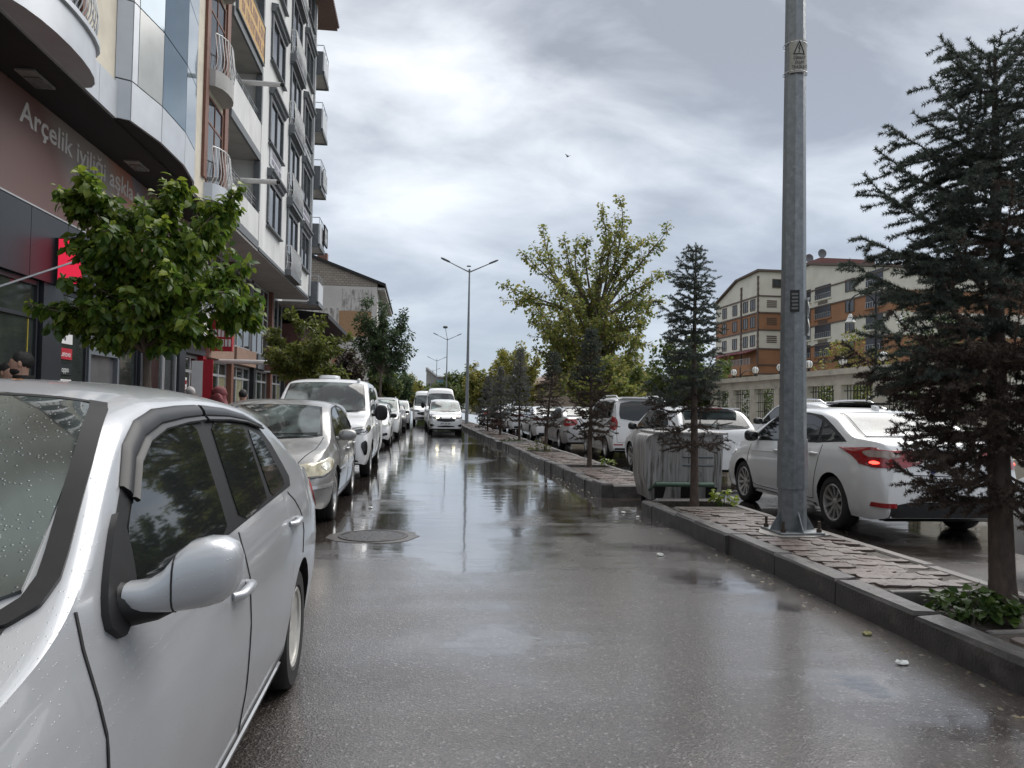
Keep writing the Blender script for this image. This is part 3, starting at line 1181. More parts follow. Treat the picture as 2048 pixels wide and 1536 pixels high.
# ---- proportions of the vehicle types (y forward, z up, metres) -----------------
def spec(kind):
    S = {}
    if kind == 'small_sedan':     # the near silver saloon
        S = dict(W=1.66, yf=2.42, yr=-2.22, aF=1.60, aR=-1.235, sill=0.20, ra=0.335, rw=0.292, tum=0.34, shoulder=0.935, n=110, q=0.80,
                 zt=[(-2.22, .62), (-2.19, .88), (-2.08, 1.02), (-1.80, 1.055), (-1.68, 1.07), (-1.30, 1.25), (-1.0, 1.37), (-.65, 1.435), (-.10, 1.465), (.35, 1.458), (.62, 1.415), (1.26, 1.0), (1.36, .965), (1.75, .885), (2.15, .79), (2.36, .63), (2.42, .45)],
                 zs=[(-2.22, .60), (-2.1, .93), (-1.6, .975), (-.6, .962), (.4, .945), (1.1, .925), (1.6, .85), (2.1, .70), (2.3, .58), (2.42, .40)])
    elif kind == 'sedan':
        S = dict(W=1.82, yf=2.24, yr=-2.30, aF=1.325, aR=-1.325, sill=0.21, ra=0.36, rw=0.318, tum=0.36, shoulder=0.94, q=0.83,
                 zt=[(-2.30, .70), (-2.27, .95), (-2.16, 1.085), (-1.90, 1.115), (-1.76, 1.125), (-1.05, 1.40), (-.55, 1.468), (.05, 1.478), (.35, 1.445), (.55, 1.385), (1.36, 1.005), (1.46, .975), (1.85, .88), (2.1, .76), (2.2, .62), (2.24, .45)],
                 zs=[(-2.30, .66), (-2.15, .985), (-1.6, 1.02), (-.6, .985), (.5, .94), (1.1, .91), (1.7, .80), (2.1, .62), (2.24, .40)])
    elif kind == 'hatch':
        S = dict(W=1.79, yf=2.12, yr=-1.98, aF=1.26, aR=-1.26, sill=0.20, ra=0.35, rw=0.31, tum=0.34, shoulder=0.94, q=0.83, tail=0.88,
                 zt=[(-1.98, .70), (-1.965, .95), (-1.90, 1.05), (-1.55, 1.36), (-1.40, 1.425), (-.8, 1.48), (-.1, 1.49), (.3, 1.455), (.5, 1.395), (1.26, 1.0), (1.36, .975), (1.75, .88), (2.0, .75), (2.09, .62), (2.12, .44)],
                 zs=[(-1.98, .68), (-1.9, .97), (-1.4, 1.03), (-.5, .985), (.5, .93), (1.0, .90), (1.6, .80), (2.0, .62), (2.12, .40)])
    elif kind == 'hatch_old':      # rounded hatchback facing us
        S = dict(W=1.78, yf=2.16, yr=-2.02, aF=1.31, aR=-1.31, sill=0.20, ra=0.35, rw=0.312, tum=0.33, shoulder=0.93, q=0.82, tail=0.86, nose=0.70,
                 zt=[(-2.02, .70), (-2.0, .98), (-1.9, 1.06), (-1.62, 1.30), (-1.35, 1.395), (-.7, 1.455), (0, 1.46), (.35, 1.43), (.55, 1.375), (1.34, .985), (1.44, .945), (1.75, .86), (2.0, .72), (2.10, .60), (2.16, .42)],
                 zs=[(-2.02, .68), (-1.9, .98), (-1.3, 1.0), (-.5, .965), (.5, .925), (1.1, .89), (1.6, .79), (2.0, .60), (2.16, .38)])
    elif kind == 'mini_mpv':       # compact high-roof family van
        S = dict(W=1.76, yf=2.12, yr=-2.04, aF=1.25, aR=-1.245, sill=0.21, ra=0.345, rw=0.31, tum=0.17, shoulder=0.955, q=0.86, tail=0.93, nose=0.76,
                 zt=[(-2.04, .70), (-2.035, 1.05), (-1.99, 1.45), (-1.93, 1.64), (-1.82, 1.715), (-1.2, 1.755), (-.4, 1.755), (.2, 1.715), (.42, 1.645), (1.16, 1.12), (1.28, 1.065), (1.7, .97), (1.98, .84), (2.09, .68), (2.12, .45)],
                 zs=[(-2.04, .68), (-2.0, 1.02), (-1.3, 1.10), (-.4, 1.075), (.5, 1.03), (1.0, 1.0), (1.6, .90), (2.0, .72), (2.12, .40)])
    elif kind == 'van':            # long bonnet delivery / passenger van
        S = dict(W=1.98, yf=2.44, yr=-2.56, aF=1.50, aR=-1.50, sill=0.26, ra=0.395, rw=0.348, tum=0.17, shoulder=0.955, q=0.88, tail=0.94, nose=0.78,
                 zt=[(-2.56, .80), (-2.55, 1.3), (-2.50, 1.75), (-2.42, 1.87), (-1.5, 1.93), (0, 1.94), (.55, 1.905), (.75, 1.84), (1.50, 1.26), (1.62, 1.20), (2.0, 1.115), (2.25, 1.0), (2.38, .80), (2.44, .55)],
                 zs=[(-2.56, .78), (-2.5, 1.1), (-1.3, 1.14), (0, 1.13), (.8, 1.12), (1.4, 1.09), (2.0, 1.0), (2.3, .82), (2.44, .5)])
    elif kind == 'minibus':
        S = dict(W=2.0, yf=2.85, yr=-3.0, aF=1.85, aR=-1.85, sill=0.30, ra=0.40, rw=0.355, tum=0.10, shoulder=0.96, q=0.90, tail=0.95, nose=0.80,
                 zt=[(-3.0, .9), (-2.99, 1.6), (-2.95, 2.3), (-2.85, 2.50), (-1.5, 2.56), (.6, 2.56), (.95, 2.48), (1.2, 2.20), (1.98, 1.36), (2.1, 1.29), (2.5, 1.17), (2.72, 1.0), (2.81, .8), (2.85, .55)],
                 zs=[(-3.0, .8), (-2.9, 1.2), (0, 1.24), (1.5, 1.2), (2.2, 1.08), (2.7, .85), (2.85, .5)])
    elif kind == 'suv':
        S = dict(W=1.83, yf=2.13, yr=-2.19, aF=1.335, aR=-1.335, sill=0.28, ra=0.395, rw=0.345, tum=0.30, shoulder=0.94, q=0.84, tail=0.88,
                 zt=[(-2.19, .85), (-2.17, 1.08), (-2.08, 1.2), (-1.78, 1.50), (-1.6, 1.575), (-.9, 1.64), (0, 1.645), (.3, 1.61), (.5, 1.55), (1.12, 1.16), (1.24, 1.125), (1.7, 1.06), (1.98, .95), (2.1, .78), (2.13, .5)],
                 zs=[(-2.19, .82), (-2.1, 1.1), (-1.4, 1.14), (-.4, 1.10), (.6, 1.07), (1.1, 1.03), (1.7, .96), (2.0, .80), (2.13, .45)])
    return S


def front_face(c, lens, lens_mat, grille, intake=None, badge=True, drl=None):
    for o in c.patch('headlight', 'fcorner', lens, lens_mat, 0.008, 10, 6, 2, both=True):
        pass
    c.patch('grille', 'front', grille, M_TRIM, 0.008, 12, 5, 2)
    if intake:
        c.patch('lower_intake', 'front', intake, M_TRIM, 0.008, 12, 4, 2)


def side_glass(c, panes, surround, gap=0.0, sm=1):
    for o in c.patch('window_surround', 'side', surround, M_TRIM, 0.0035, 26, 10, 1, both=True):
        pass
    for p in panes:
        c.patch('side_window', 'side', chaikin(chaikin(p, 1, 0.07), 1, 0.25), M_GLASS, 0.0075, 14, 16, 0, both=True)


def screen(c, name, y0, y1, w0, w1, mat, bow=0.06, trim=True):
    """windscreen or rear window seen from above: y0 lower edge, y1 upper edge"""
    def poly(g):
        pts = []
        s = 1 if y0 > y1 else -1
        n = 10
        for k in range(n + 1):
            u = -1 + 2 * k / n
            pts.append(((w0 + g) * u, y0 + s * g + s * bow * (1 - u * u) - s * 0.02))
        for k in range(n + 1):
            u = 1 - 2 * k / n
            pts.append(((w1 + g) * u, y1 - s * g + s * bow * 0.55 * (1 - u * u)))
        return pts
    if trim:
        c.patch('screen_seal', 'top', poly(0.03), M_TRIMG, 0.004, 18, 14, 0)
    return c.patch(name, 'top', poly(0.0), mat, 0.009, 18, 14, 0)[0]


def wiper(c, x0, y0, x1, y1):
    P = [c.cast(Vector((x0 + (x1 - x0) * t, y0 + (y1 - y0) * t, 5)), Vector((0, 0, -1)), 0.02)[0] for t in (0, .25, .5, .75, 1)]
    MB().tube(P, [0.008, 0.007, 0.006, 0.006, 0.005], 6).build('wiper', M_TRIM, c.root, smooth=60, world=False)


def gaps(c, fd, bd, rd, zlo=0.26, ztop=None):
    zt = lambda y: c.zs(y) - 0.004
    c.strip('door_gap', 'side', [(fd + 0.03, zlo), (fd + 0.05, (zlo + zt(fd)) / 2), (fd, zt(fd))], 0.009, M_SEAM, both=True)
    c.strip('door_gap', 'side', [(bd + 0.01, zlo), (bd + 0.01, (zlo + zt(bd)) / 2), (bd - 0.01, zt(bd))], 0.008, M_SEAM, both=True)
    if rd is not None:
        a = c.sp['aR']
        c.strip('door_gap', 'side', [(a + c.ra + 0.10, zlo), (a + c.ra + 0.05, zlo + 0.2), (rd + 0.02, zt(rd) - 0.12), (rd, zt(rd))], 0.008, M_SEAM, both=True)
    c.strip('sill_gap', 'side', [(fd + 0.03, zlo), ((fd + c.sp['aR'] + c.ra) / 2, zlo - 0.005), (c.sp['aR'] + c.ra + 0.10, zlo)], 0.008, M_SEAM, both=True)


def roof_rails(c, y0, y1, x, mat, h=0.045):
    for sgn in (1, -1):
        P = []
        for k in range(9):
            y = y0 + (y1 - y0) * k / 8
            z = c.cast(Vector((x, y, 5)), Vector((0, 0, -1)), 0)[0].z
            P.append((x * sgn, y, z + h * (0 if k in (0, 8) else 1)))
        MB().tube(P, 0.016, 8).build('roof_rail', mat, c.root, smooth=60, world=False)


def new_car(name, label, kind, mat, loc, rz, group, wheel='alloy5', r=0.31, mat_low=None, cat='car', **over):
    root = thing(name, label, cat, loc, rz, group)
    sp = spec(kind)
    sp.update(over)
    c = Car(root, sp, mat, mat_low)
    c.wheels(wheel, r)
    return c


KERB_ROW = 'cars parked along the shop side'
JAM_ROW = 'cars queuing beyond the median'

# ------------------------------------------------------------------ near silver saloon
HX, HY = -0.545 - 0.83, 2.735
c = new_car('sedan', 'near silver saloon with rain drops and black window visors, filling the left foreground', 'small_sedan', P_SILVER, (HX, HY, 0), PI, KERB_ROW, 'steel', 0.292)
hero = c
scr = screen(c, 'windscreen', 1.22, 0.615, 0.648, 0.562, M_SCREEN, 0.13, trim=False)
# broad black seal round the windscreen
for sgn in (1, -1):
    o = c.strip('windscreen_seal', 'top', [(0.60, 1.272), (0.645, 1.245), (0.672, 1.20), (0.676, 1.14), (0.664, 1.08), (0.642, 0.985), (0.615, 0.86), (0.588, 0.75), (0.560, 0.64), (0.538, 0.585)], 0.042, M_TRIM, 0.010, mirror=(sgn == -1), sub=10)[0]
c.strip('windscreen_seal', 'top', [(-0.56, 0.60), (-0.28, 0.645), (0, 0.66), (0.28, 0.645), (0.56, 0.60)], 0.018, M_TRIM, 0.010)
c.patch('cowl', 'top', [(-0.62, 1.25), (-0.35, 1.31), (0, 1.335), (0.35, 1.31), (0.62, 1.25), (0.68, 1.33), (0.40, 1.395), (0, 1.415), (-0.40, 1.395), (-0.68, 1.33)], M_TRIM, 0.006, 20, 4, 0)
screen(c, 'rear_window', -1.70, -1.16, 0.58, 0.46, M_GLASS, 0.06)
SURR = [(1.12, .955), (0.86, 1.165), (0.66, 1.295), (0.44, 1.352), (0, 1.37), (-0.6, 1.35), (-0.95, 1.272), (-1.20, 1.04), (-1.22, 0.992), (-0.5, 0.968), (0.5, 0.955)]
side_glass(c, [[(0.90, 0.985), (0.91, 1.03), (0.866, 1.103), (0.70, 1.225), (0.52, 1.295), (0.37, 1.32), (0.083, 1.333), (0.113, .972), (0.5, .972)],
               [(-0.052, .978), (-0.088, 1.328), (-0.35, 1.32), (-0.572, 1.302), (-0.567, .992)],
               [(-0.65, .995), (-0.635, 1.29), (-0.845, 1.245), (-1.005, 1.05), (-1.0, 1.012)]], SURR)
c.strip('door_gap', 'side', [(1.17, 0.285), (1.205, 0.55), (1.208, 0.78), (1.208, 0.844), (1.203, 0.935), (1.188, 1.0)], 0.008, M_SEAM, both=True)
c.strip('door_gap', 'side', [(0.02, 0.285), (0.01, 0.6), (-0.003, 0.922), (-0.01, 0.955)], 0.007, M_SEAM, both=True)
c.strip('sill_gap', 'side', [(1.17, 0.285), (0.1, 0.28), (-0.80, 0.285)], 0.007, M_SEAM, both=True)
c.strip('bonnet_gap', 'top', [(0.66, 1.206), (0.655, 1.267), (0.668, 1.6), (0.66, 1.95), (0.58, 2.25)], 0.008, M_SEAM, 0.003, both=True)
c.strip('rear_quarter_gap', 'side', [(-1.043, .976), (-1.15, 0.925), (-1.231, 0.868), (-1.28, 0.76), (-1.22, 0.66)], 0.007, M_SEAM, both=True)
c.handle(0.155, 0.80, P_SILVER)
c.handle(-0.98, 0.85, P_SILVER)
c.strip('sill_lip', 'side', [(0.86, 0.215), (0, 0.212), (-0.86, 0.215)], 0.03, P_SILVER, 0.012, both=True)


def visor(pts, w, name='wind_visor'):
    """smoked plastic deflector standing off the door frame"""
    O, U, W, D = c.frame('side')
    dense = []
    for (a, wa), (b, wb) in zip(pts, pts[1:]):
        for i in range(6):
            t = i / 6
            dense.append(((a[0] + (b[0] - a[0]) * t, a[1] + (b[1] - a[1]) * t), wa + (wb - wa) * t))
    dense.append(pts[-1])
    prof = ((0.5, 0.002), (0.42, 0.010), (0.1, 0.017), (-0.12, 0.016), (-0.18, 0.011), (-0.24, 0.018), (-0.42, 0.023), (-0.5, 0.02), (-0.5, 0.012), (0.4, 0.002))
    for sgn in (1, -1):
        P, F = [], []
        for i, (q, wd) in enumerate(dense):
            a, b = dense[max(0, i - 1)][0], dense[min(len(dense) - 1, i + 1)][0]
            t = Vector((b[0] - a[0], b[1] - a[1]))
            t.normalize()
            for s, o in prof:
                p = c.cast(O + U * (q[0] - t.y * wd * s) + W * (q[1] + t.x * wd * s), D, o)[0]
                P.append((p.x * sgn, p.y, p.z))
        k = len(prof)
        for i in range(len(dense) - 1):
            for j in range(k):
                F.append((i * k + j, i * k + (j + 1) % k, (i + 1) * k + (j + 1) % k, (i + 1) * k + j))
        F.append(tuple(range(k)))
        F.append(tuple(range((len(dense) - 1) * k, len(dense) * k)))
        MB().add(P, F).build(name, pm('smoked_plastic', (0.010, 0.010, 0.011), 0.38, var=0.15, vscale=9, spec=0.35), c.root, smooth=40, world=False)


visor([((0.80, 1.175), 0.062), ((0.70, 1.262), 0.066), ((0.58, 1.314), 0.068), ((0.42, 1.343), 0.066), ((0.2, 1.354), 0.062), ((-0.01, 1.358), 0.06)][::-1], 1)
visor([((-0.045, 1.358), 0.06), ((-0.35, 1.350), 0.055), ((-0.62, 1.330), 0.045), ((-0.90, 1.288), 0.028)][::-1], 1)
# big wing mirrors on a black sail panel
for sgn in (1, -1):
    x0 = 0.775
    sail = c.patch('mirror_base', 'side', [(0.885, 1.165), (0.99, 1.085), (1.075, 1.01), (1.115, 0.945), (1.075, 0.905), (0.97, 0.935), (0.925, 1.0), (0.895, 1.08)], M_TRIM, 0.016, 8, 8, 2, mirror=(sgn == -1))[0]
    shell = MB()
    rings = []
    for t, y, z, ry, rz in ((0.0, 1.005, 0.984, 0.040, 0.032), (0.04, 1.0, 0.986, 0.042, 0.034), (0.07, 0.99, 0.995, 0.047, 0.045), (0.095, 0.98, 1.012, 0.056, 0.063), (0.12, 0.965, 1.023, 0.064, 0.074), (0.152, 0.955, 1.028, 0.066, 0.076), (0.185, 0.95, 1.032, 0.062, 0.070), (0.208, 0.945, 1.035, 0.047, 0.053), (0.22, 0.94, 1.035, 0.02, 0.025)):
        rings.append([((x0 + t) * sgn, y + ry * math.copysign(abs(math.cos(a)) ** 0.68, math.cos(a)), z + rz * math.copysign(abs(math.sin(a)) ** 0.68, math.sin(a))) for a in [2 * PI * k / 18 for k in range(18)]])
    fs = []
    for i in range(len(rings) - 1):
        for k in range(18):
            fs.append((i * 18 + k, i * 18 + (k + 1) % 18, (i + 1) * 18 + (k + 1) % 18, (i + 1) * 18 + k))
    fs += [tuple(range(18))[::-1], tuple(range((len(rings) - 1) * 18, len(rings) * 18))]
    if sgn == -1:
        fs = [f[::-1] for f in fs]
    shell.add([p for r in rings for p in r], fs)
    o = shell.build('wing_mirror', P_SILVER, c.root, smooth=50, world=False)
    MB().tube([rings[3][k % 18] for k in range(19)], 0.0022, 4, caps=False).build('housing_seam', M_SEAM, o, world=False)
    MB().blob(((x0 + 0.145) * sgn, 0.90, 1.028), (0.068, 0.022, 0.066), 16, 8, 0.7).build('mirror_glass', M_TRIMG, o, smooth=60, world=False)
    st = MB().tube([((x0 - 0.05) * sgn, 1.01, 0.968), ((x0 + 0.0) * sgn, 1.005, 0.965), ((x0 + 0.06) * sgn, 0.995, 0.958), ((x0 + 0.10) * sgn, 0.985, 0.962)], [0.058, 0.046, 0.026, 0.010], 12)
    st.build('mirror_arm', M_TRIM, o, smooth=50, world=False)
    kh = c.cast(Vector((4, 0.255, 0.70)), Vector((-1, 0, 0)), 0.0)[0]
    MB().lathe([(0.0, 0.006), (0.012, 0.005), (0.014, -0.004)], (kh.x, 0.255, 0.70), 'x', 12).build('keyhole', M_CHROME, c.root, smooth=40, world=False) if sgn == 1 else None
c.patch('headlight', 'fcorner', [(-0.35, .66), (0.30, .55), (0.34, .66), (0.05, .74), (-0.30, .76)], M_LENS, 0.008, 10, 6, 2, both=True)
c.patch('grille', 'front', [(-.30, .58), (.30, .58), (.34, .68), (-.34, .68)], M_TRIM, 0.008, 10, 4, 1)
c.patch('lower_intake', 'front', [(-.5, .27), (.5, .27), (.45, .38), (-.45, .38)], M_TRIM, 0.008, 10, 3, 1)
c.patch('tail_light', 'rcorner', [(-0.22, .80), (0.10, .74), (0.12, .95), (-0.20, .96)], M_TAIL, 0.008, 8, 6, 2, both=True)
c.plate('front', .48)
wiper(c, -0.35, 1.29, 0.25, 1.22)
wiper(c, 0.2, 1.3, 0.52, 1.14)
# wet autumn leaves lying on it
for i, (x, y) in enumerate(((0.50, 0.78), (-0.25, 0.40), (0.05, 0.46), (0.42, 0.30))):
    p, nn = c.cast(Vector((x, y, 5)), Vector((0, 0, -1)), 0.011 if y > .5 else 0.003)
    q = Matrix.Translation(p) @ nn.to_track_quat('Z', 'Y').to_matrix().to_4x4() @ Matrix.Rotation(i * 1.3, 4, 'Z') @ Matrix.Scale([1, .55, .7, .6][i], 4)
    lf = MB().add([q @ Vector(v) for v in ((0, -.03, .001), (.016, -.008, .004), (.012, .014, .002), (0, .032, .005), (-.013, .012, .001), (-.015, -.01, .005))], [(0, 1, 2, 3), (0, 3, 4, 5)])
    lo = lf.build('fallen_leaf', pm('orange_leaf', (0.45, 0.17, 0.035), 0.5, var=0.3, vscale=60), None)
    lo.data.transform(Matrix.Rotation(PI, 4, 'Z'))
    lo.location = (HX, HY, 0)
    tag(lo, ['orange leaf stuck to the near windscreen', 'small orange leaf on the near silver roof, above the middle of the screen', 'orange leaf lying on the near roof edge', 'tiny leaf on the near roof, closest to the door'][i], 'leaf', 'leaves stuck on the near saloon')

# ------------------------------------------------------------------ grey-silver hatchback behind it
c = new_car('hatchback', 'warm silver hatchback with clear headlight and windscreen note, parked second in the row', 'hatch_old', P_SILVER2, (-0.94 - .89, 10.92, 0), PI, KERB_ROW, 'alloy7', 0.312)
s_ = screen(c, 'windscreen', 1.28, 0.55, 0.66, 0.55, M_SCREEN, 0.10)
screen(c, 'rear_window', -1.85, -1.55, 0.60, 0.52, M_GLASS, 0.03)
side_glass(c, [[(0.98, .95), (0.56, 1.26), (0.30, 1.345), (-0.05, 1.36), (-0.03, .985)], [(-0.12, .99), (-0.14, 1.36), (-0.6, 1.335), (-0.92, 1.25), (-0.95, 1.02)], [(-1.02, 1.03), (-0.99, 1.24), (-1.2, 1.17), (-1.42, 1.05)]],
           [(1.04, .945), (0.56, 1.30), (0.30, 1.375), (-.4, 1.39), (-.95, 1.32), (-1.52, 1.05), (-1.5, 1.015), (0, .975)])
gaps(c, 1.02, -0.08, -1.1, 0.30)
c.strip('side_moulding', 'side', [(1.0, .56), (0, .575), (-0.9, .58)], 0.045, P_SILVER2, 0.012, both=True)
c.strip('moulding_edge', 'side', [(1.0, .585), (0, .60), (-0.9, .605)], 0.008, M_CHROME, 0.013, both=True)
c.patch('headlight', 'fcorner', [(-0.42, .70), (-0.10, .575), (0.42, .545), (0.46, .60), (0.20, .70), (-0.18, .765), (-0.40, .775)], M_LENSY, 0.010, 12, 8, 2, both=True)
c.strip('headlight_gap', 'fcorner', [(-0.42, .70), (-0.10, .57), (0.44, .54)], 0.010, M_SEAM, 0.004, both=True)
c.patch('indicator_reflector', 'fcorner', [(-0.28, .68), (-0.12, .62), (-0.06, .70), (-0.22, .74)], pm('clear_reflector', (0.75, 0.72, 0.62), 0.08, metal=0.6, var=0.2), 0.013, 6, 4, 2, both=True)
c.patch('grille', 'front', [(-.36, .60), (-.04, .57), (.04, .57), (.36, .60), (.38, .68), (-.38, .68)], M_TRIM, 0.008, 12, 4, 1)
c.strip('bumper_strip', 'fcorner', [(-0.36, .475), (0.1, .455), (0.6, .455)], 0.035, pm('bumper_chrome', (0.6, 0.6, 0.6), 0.2, metal=0.7, var=0), 0.012, both=True)
c.patch('lower_intake', 'front', [(-.52, .25), (.52, .25), (.46, .36), (-.46, .36)], M_TRIM, 0.008, 12, 3, 1)
c.plate('front', .50)
c.mirror_pair(0.80, 0.985, P_SILVER2, (0.115, 0.085, 0.075), 0.10, P_SILVER2)
c.handle(0.10, .80, P_SILVER2)
c.handle(-0.92, .83, P_SILVER2)
wiper(c, -0.62, 1.24, 0.15, 1.30)
wiper(c, 0.05, 1.33, 0.58, 1.16)
c.strip('bonnet_gap', 'top', [(0.70, 1.30), (0.66, 1.7), (0.50, 2.0), (0.2, 2.07), (0, 2.08)], 0.010, M_SEAM, 0.002, both=True)
for k_, (x, y, w_, h_) in enumerate(((-0.36, 0.74, 0.22, 0.14),)):
    c.patch('paper_note', 'top', [(-0.56 + 1.0, 0.70), (-0.30 + 1.0, 0.66), (-0.34 + 1.0, 0.80), (-0.60 + 1.0, 0.86)], M_PAPER, 0.013, 6, 4, 0)
c.patch('tail_light', 'rcorner', [(-0.2, .85), (0.12, .82), (0.12, 1.02), (-0.18, 1.02)], M_TAIL, 0.008, 6, 6, 2, both=True)

# ------------------------------------------------------------------ white van
c = new_car('van', 'tall white van with black mirrors and a roof vent, parked behind the warm silver hatchback', 'van', P_WHITE, (-0.86 - .985, 16.95, 0), PI, KERB_ROW, 'alloy5', 0.345, cat='van')
screen(c, 'windscreen', 1.46, 0.76, 0.80, 0.71, M_SCREEN, 0.10)
side_glass(c, [[(1.22, 1.17), (0.82, 1.50), (0.55, 1.70), (0.25, 1.74), (0.22, 1.18)], [(0.10, 1.19), (0.12, 1.745), (-0.9, 1.745), (-0.9, 1.19)], [(-1.0, 1.19), (-1.0, 1.745), (-2.2, 1.70), (-2.25, 1.20)]],
           [(1.28, 1.165), (0.82, 1.56), (0.56, 1.74), (0.2, 1.775), (-2.2, 1.745), (-2.3, 1.18), (0, 1.165)])
gaps(c, 1.20, 0.15, -0.95, 0.36)
c.patch('headlight', 'fcorner', [(-0.44, .92), (0.0, .83), (0.46, .80), (0.48, .87), (0.1, .97), (-0.42, 1.03)], M_LENSD, 0.010, 12, 6, 2, both=True)
c.strip('daytime_lamp', 'fcorner', [(-0.36, .985), (0.05, .945), (0.42, .865)], 0.018, M_LENS, 0.014, both=True)
c.patch('corner_vent', 'fcorner', [(-0.06, .46), (0.03, .46), (0.10, .66), (0.0, .74), (-0.08, .70)], M_TRIMG, 0.010, 6, 8, 1, both=True)
c.patch('grille', 'front', [(-.6, .55), (.6, .55), (.55, .74), (-.55, .74)], M_TRIM, 0.010, 12, 5, 1)
c.patch('lower_bumper', 'front', [(-.8, .30), (.8, .30), (.74, .40), (-.74, .40)], M_TRIM, 0.010, 12, 3, 1)
c.plate('front', .50)
c.mirror_pair(0.98, 1.22, M_TRIM, (0.13, 0.075, 0.16), 0.14)
c.handle(0.32, 1.0, P_WHITE)
wiper(c, -0.7, 1.50, 0.05, 1.50)
wiper(c, 0.1, 1.52, 0.72, 1.40)
vz = 1.93
MB().blob((0.05, -0.1, vz + 0.03), (0.22, 0.32, 0.06), 16, 6, 0.5).build('roof_vent', P_WHITE, c.root, smooth=50, world=False)
MB().blob((-0.62, 0.62, 1.90), (0.035, 0.05, 0.04), 10, 6, 0.7).build('clearance_lamp', P_WHITE, c.root, smooth=50, world=False)
c.patch('tail_light', 'rcorner', [(-0.1, .9), (0.1, .9), (0.1, 1.4), (-0.1, 1.4)], M_TAIL, 0.008, 4, 6, 1, both=True)

# ------------------------------------------------------------------ further parked row
def simple_front(c, lens, lm, gr, intake, glass=M_SCREEN, scr=None, panes=None, surround=None, mir=None, mirmat=None, fogs=None):
    screen(c, 'windscreen', *scr, glass, 0.09)
    side_glass(c, panes, surround)
    front_face(c, lens, lm, gr, intake)
    if mir:
        c.mirror_pair(mir[0], mir[1], mirmat or M_TRIM, out=0.09)
    if fogs:
        c.patch('fog_lamp', 'fcorner', fogs, M_TRIMG, 0.010, 6, 4, 1, both=True)


HATCH_P = [[(0.96, .96), (0.52, 1.28), (0.28, 1.37), (-0.05, 1.385), (-0.03, .99)], [(-0.12, 1.0), (-0.13, 1.385), (-0.6, 1.365), (-0.95, 1.28), (-0.98, 1.03)]]
HATCH_S = [(1.02, .955), (0.52, 1.32), (0.28, 1.405), (-.5, 1.405), (-1.0, 1.33), (-1.35, 1.10), (-1.3, 1.05), (0, .985)]
c = new_car('hatchback', 'white hatchback with angular fog lamp, third car from the van along the shops', 'hatch', P_WHITE, (-0.88 - .895, 28.6, 0), PI, KERB_ROW, 'alloy5', 0.31)
simple_front(c, [(-0.40, .70), (0.1, .63), (0.42, .60), (0.44, .66), (0.1, .77), (-0.38, .83)], M_LENS, [(-.42, .42), (.42, .42), (.34, .56), (-.34, .56)], [(-.4, .25), (.4, .25), (.4, .34), (-.4, .34)], M_SCREENT, (1.20, 0.50, 0.66, 0.56), HATCH_P, HATCH_S, (0.78, 1.0), M_TRIM, [(-0.02, .36), (0.24, .34), (0.24, .44), (0.02, .46)])
gaps(c, 1.0, -0.08, -1.1, 0.30)
c.plate('front', .47)
MPV_P = [[(0.95, 1.09), (0.52, 1.40), (0.34, 1.54), (0.08, 1.58), (0.05, 1.11)], [(-0.05, 1.12), (-0.03, 1.585), (-0.9, 1.60), (-0.92, 1.14)], [(-1.02, 1.14), (-1.0, 1.60), (-1.75, 1.575), (-1.82, 1.22), (-1.6, 1.16)]]
MPV_S = [(1.02, 1.08), (0.52, 1.45), (0.33, 1.58), (0.0, 1.62), (-1.0, 1.635), (-1.8, 1.60), (-1.88, 1.20), (-1.6, 1.13), (0, 1.09)]
for i, (x, y, mt, lb) in enumerate(((-0.72, 35.4, P_WHITE, 'white high-roofed family van with roof rails, just behind the white parked hatchback'),
                                    (-0.62, 45.5, P_DARK, 'dark car far along the shop side, small beside the oncoming minibuses'),
                                    (-0.45, 53.0, P_WHITE, 'distant white van parked far down the shop side'))):
    c = new_car('family_van' if i != 1 else 'parked_car', lb, 'mini_mpv' if i != 1 else 'hatch', mt, (x - .89, y, 0), PI, KERB_ROW, 'alloy5', 0.31, cat='van' if i != 1 else 'car')
    if i != 1:
        simple_front(c, [(-0.36, .84), (0.1, .72), (0.40, .70), (0.42, .77), (0.1, .90), (-0.34, .97)], M_LENS, [(-.34, .62), (.34, .62), (.40, .70), (-.40, .70)], [(-.5, .30), (.5, .30), (.45, .42), (-.45, .42)], M_SCREENT, (1.12, 0.46, 0.72, 0.66), MPV_P, MPV_S, (0.82, 1.14), P_WHITE)
        roof_rails(c, -1.7, 0.1, 0.60, P_WHITE)
        gaps(c, 1.0, 0.0, -0.97, 0.32)
    else:
        simple_front(c, [(-0.40, .70), (0.1, .63), (0.42, .60), (0.44, .66), (0.1, .77), (-0.38, .83)], M_LENS, [(-.42, .42), (.42, .42), (.34, .56), (-.34, .56)], [(-.4, .25), (.4, .25), (.4, .34), (-.4, .34)], M_SCREEN, (1.20, 0.50, 0.66, 0.56), HATCH_P, HATCH_S, (0.78, 1.0), P_DARK)
    c.plate('front', .5)

# ------------------------------------------------------------------ oncoming traffic
c = new_car('family_van', 'white compact van driving towards us with headlights on and black oval grille', 'mini_mpv', P_WHITE, (1.42, 41.0, 0), PI + 0.01, None, 'alloy5', 0.31, cat='van')
simple_front(c, [(-0.34, .86), (0.12, .74), (0.42, .72), (0.44, .80), (0.1, .93), (-0.32, .99)], M_LENSD, [(-.47, .66), (-.40, .60), (.40, .60), (.47, .66), (.44, .73), (.38, .765), (-.38, .765), (-.44, .73)], [(-.52, .33), (.52, .33), (.36, .42), (-.36, .42)], M_SCREENT, (1.12, 0.46, 0.74, 0.67), MPV_P, MPV_S, (0.84, 1.14), P_WHITE, [(-0.04, .36), (0.20, .36), (0.20, .48), (-0.02, .50)])
c.patch('lit_beam', 'fcorner', [(0.20, .775), (0.31, .765), (0.31, .845), (0.20, .85)], M_BEAM, 0.016, 4, 4, 2, both=True)
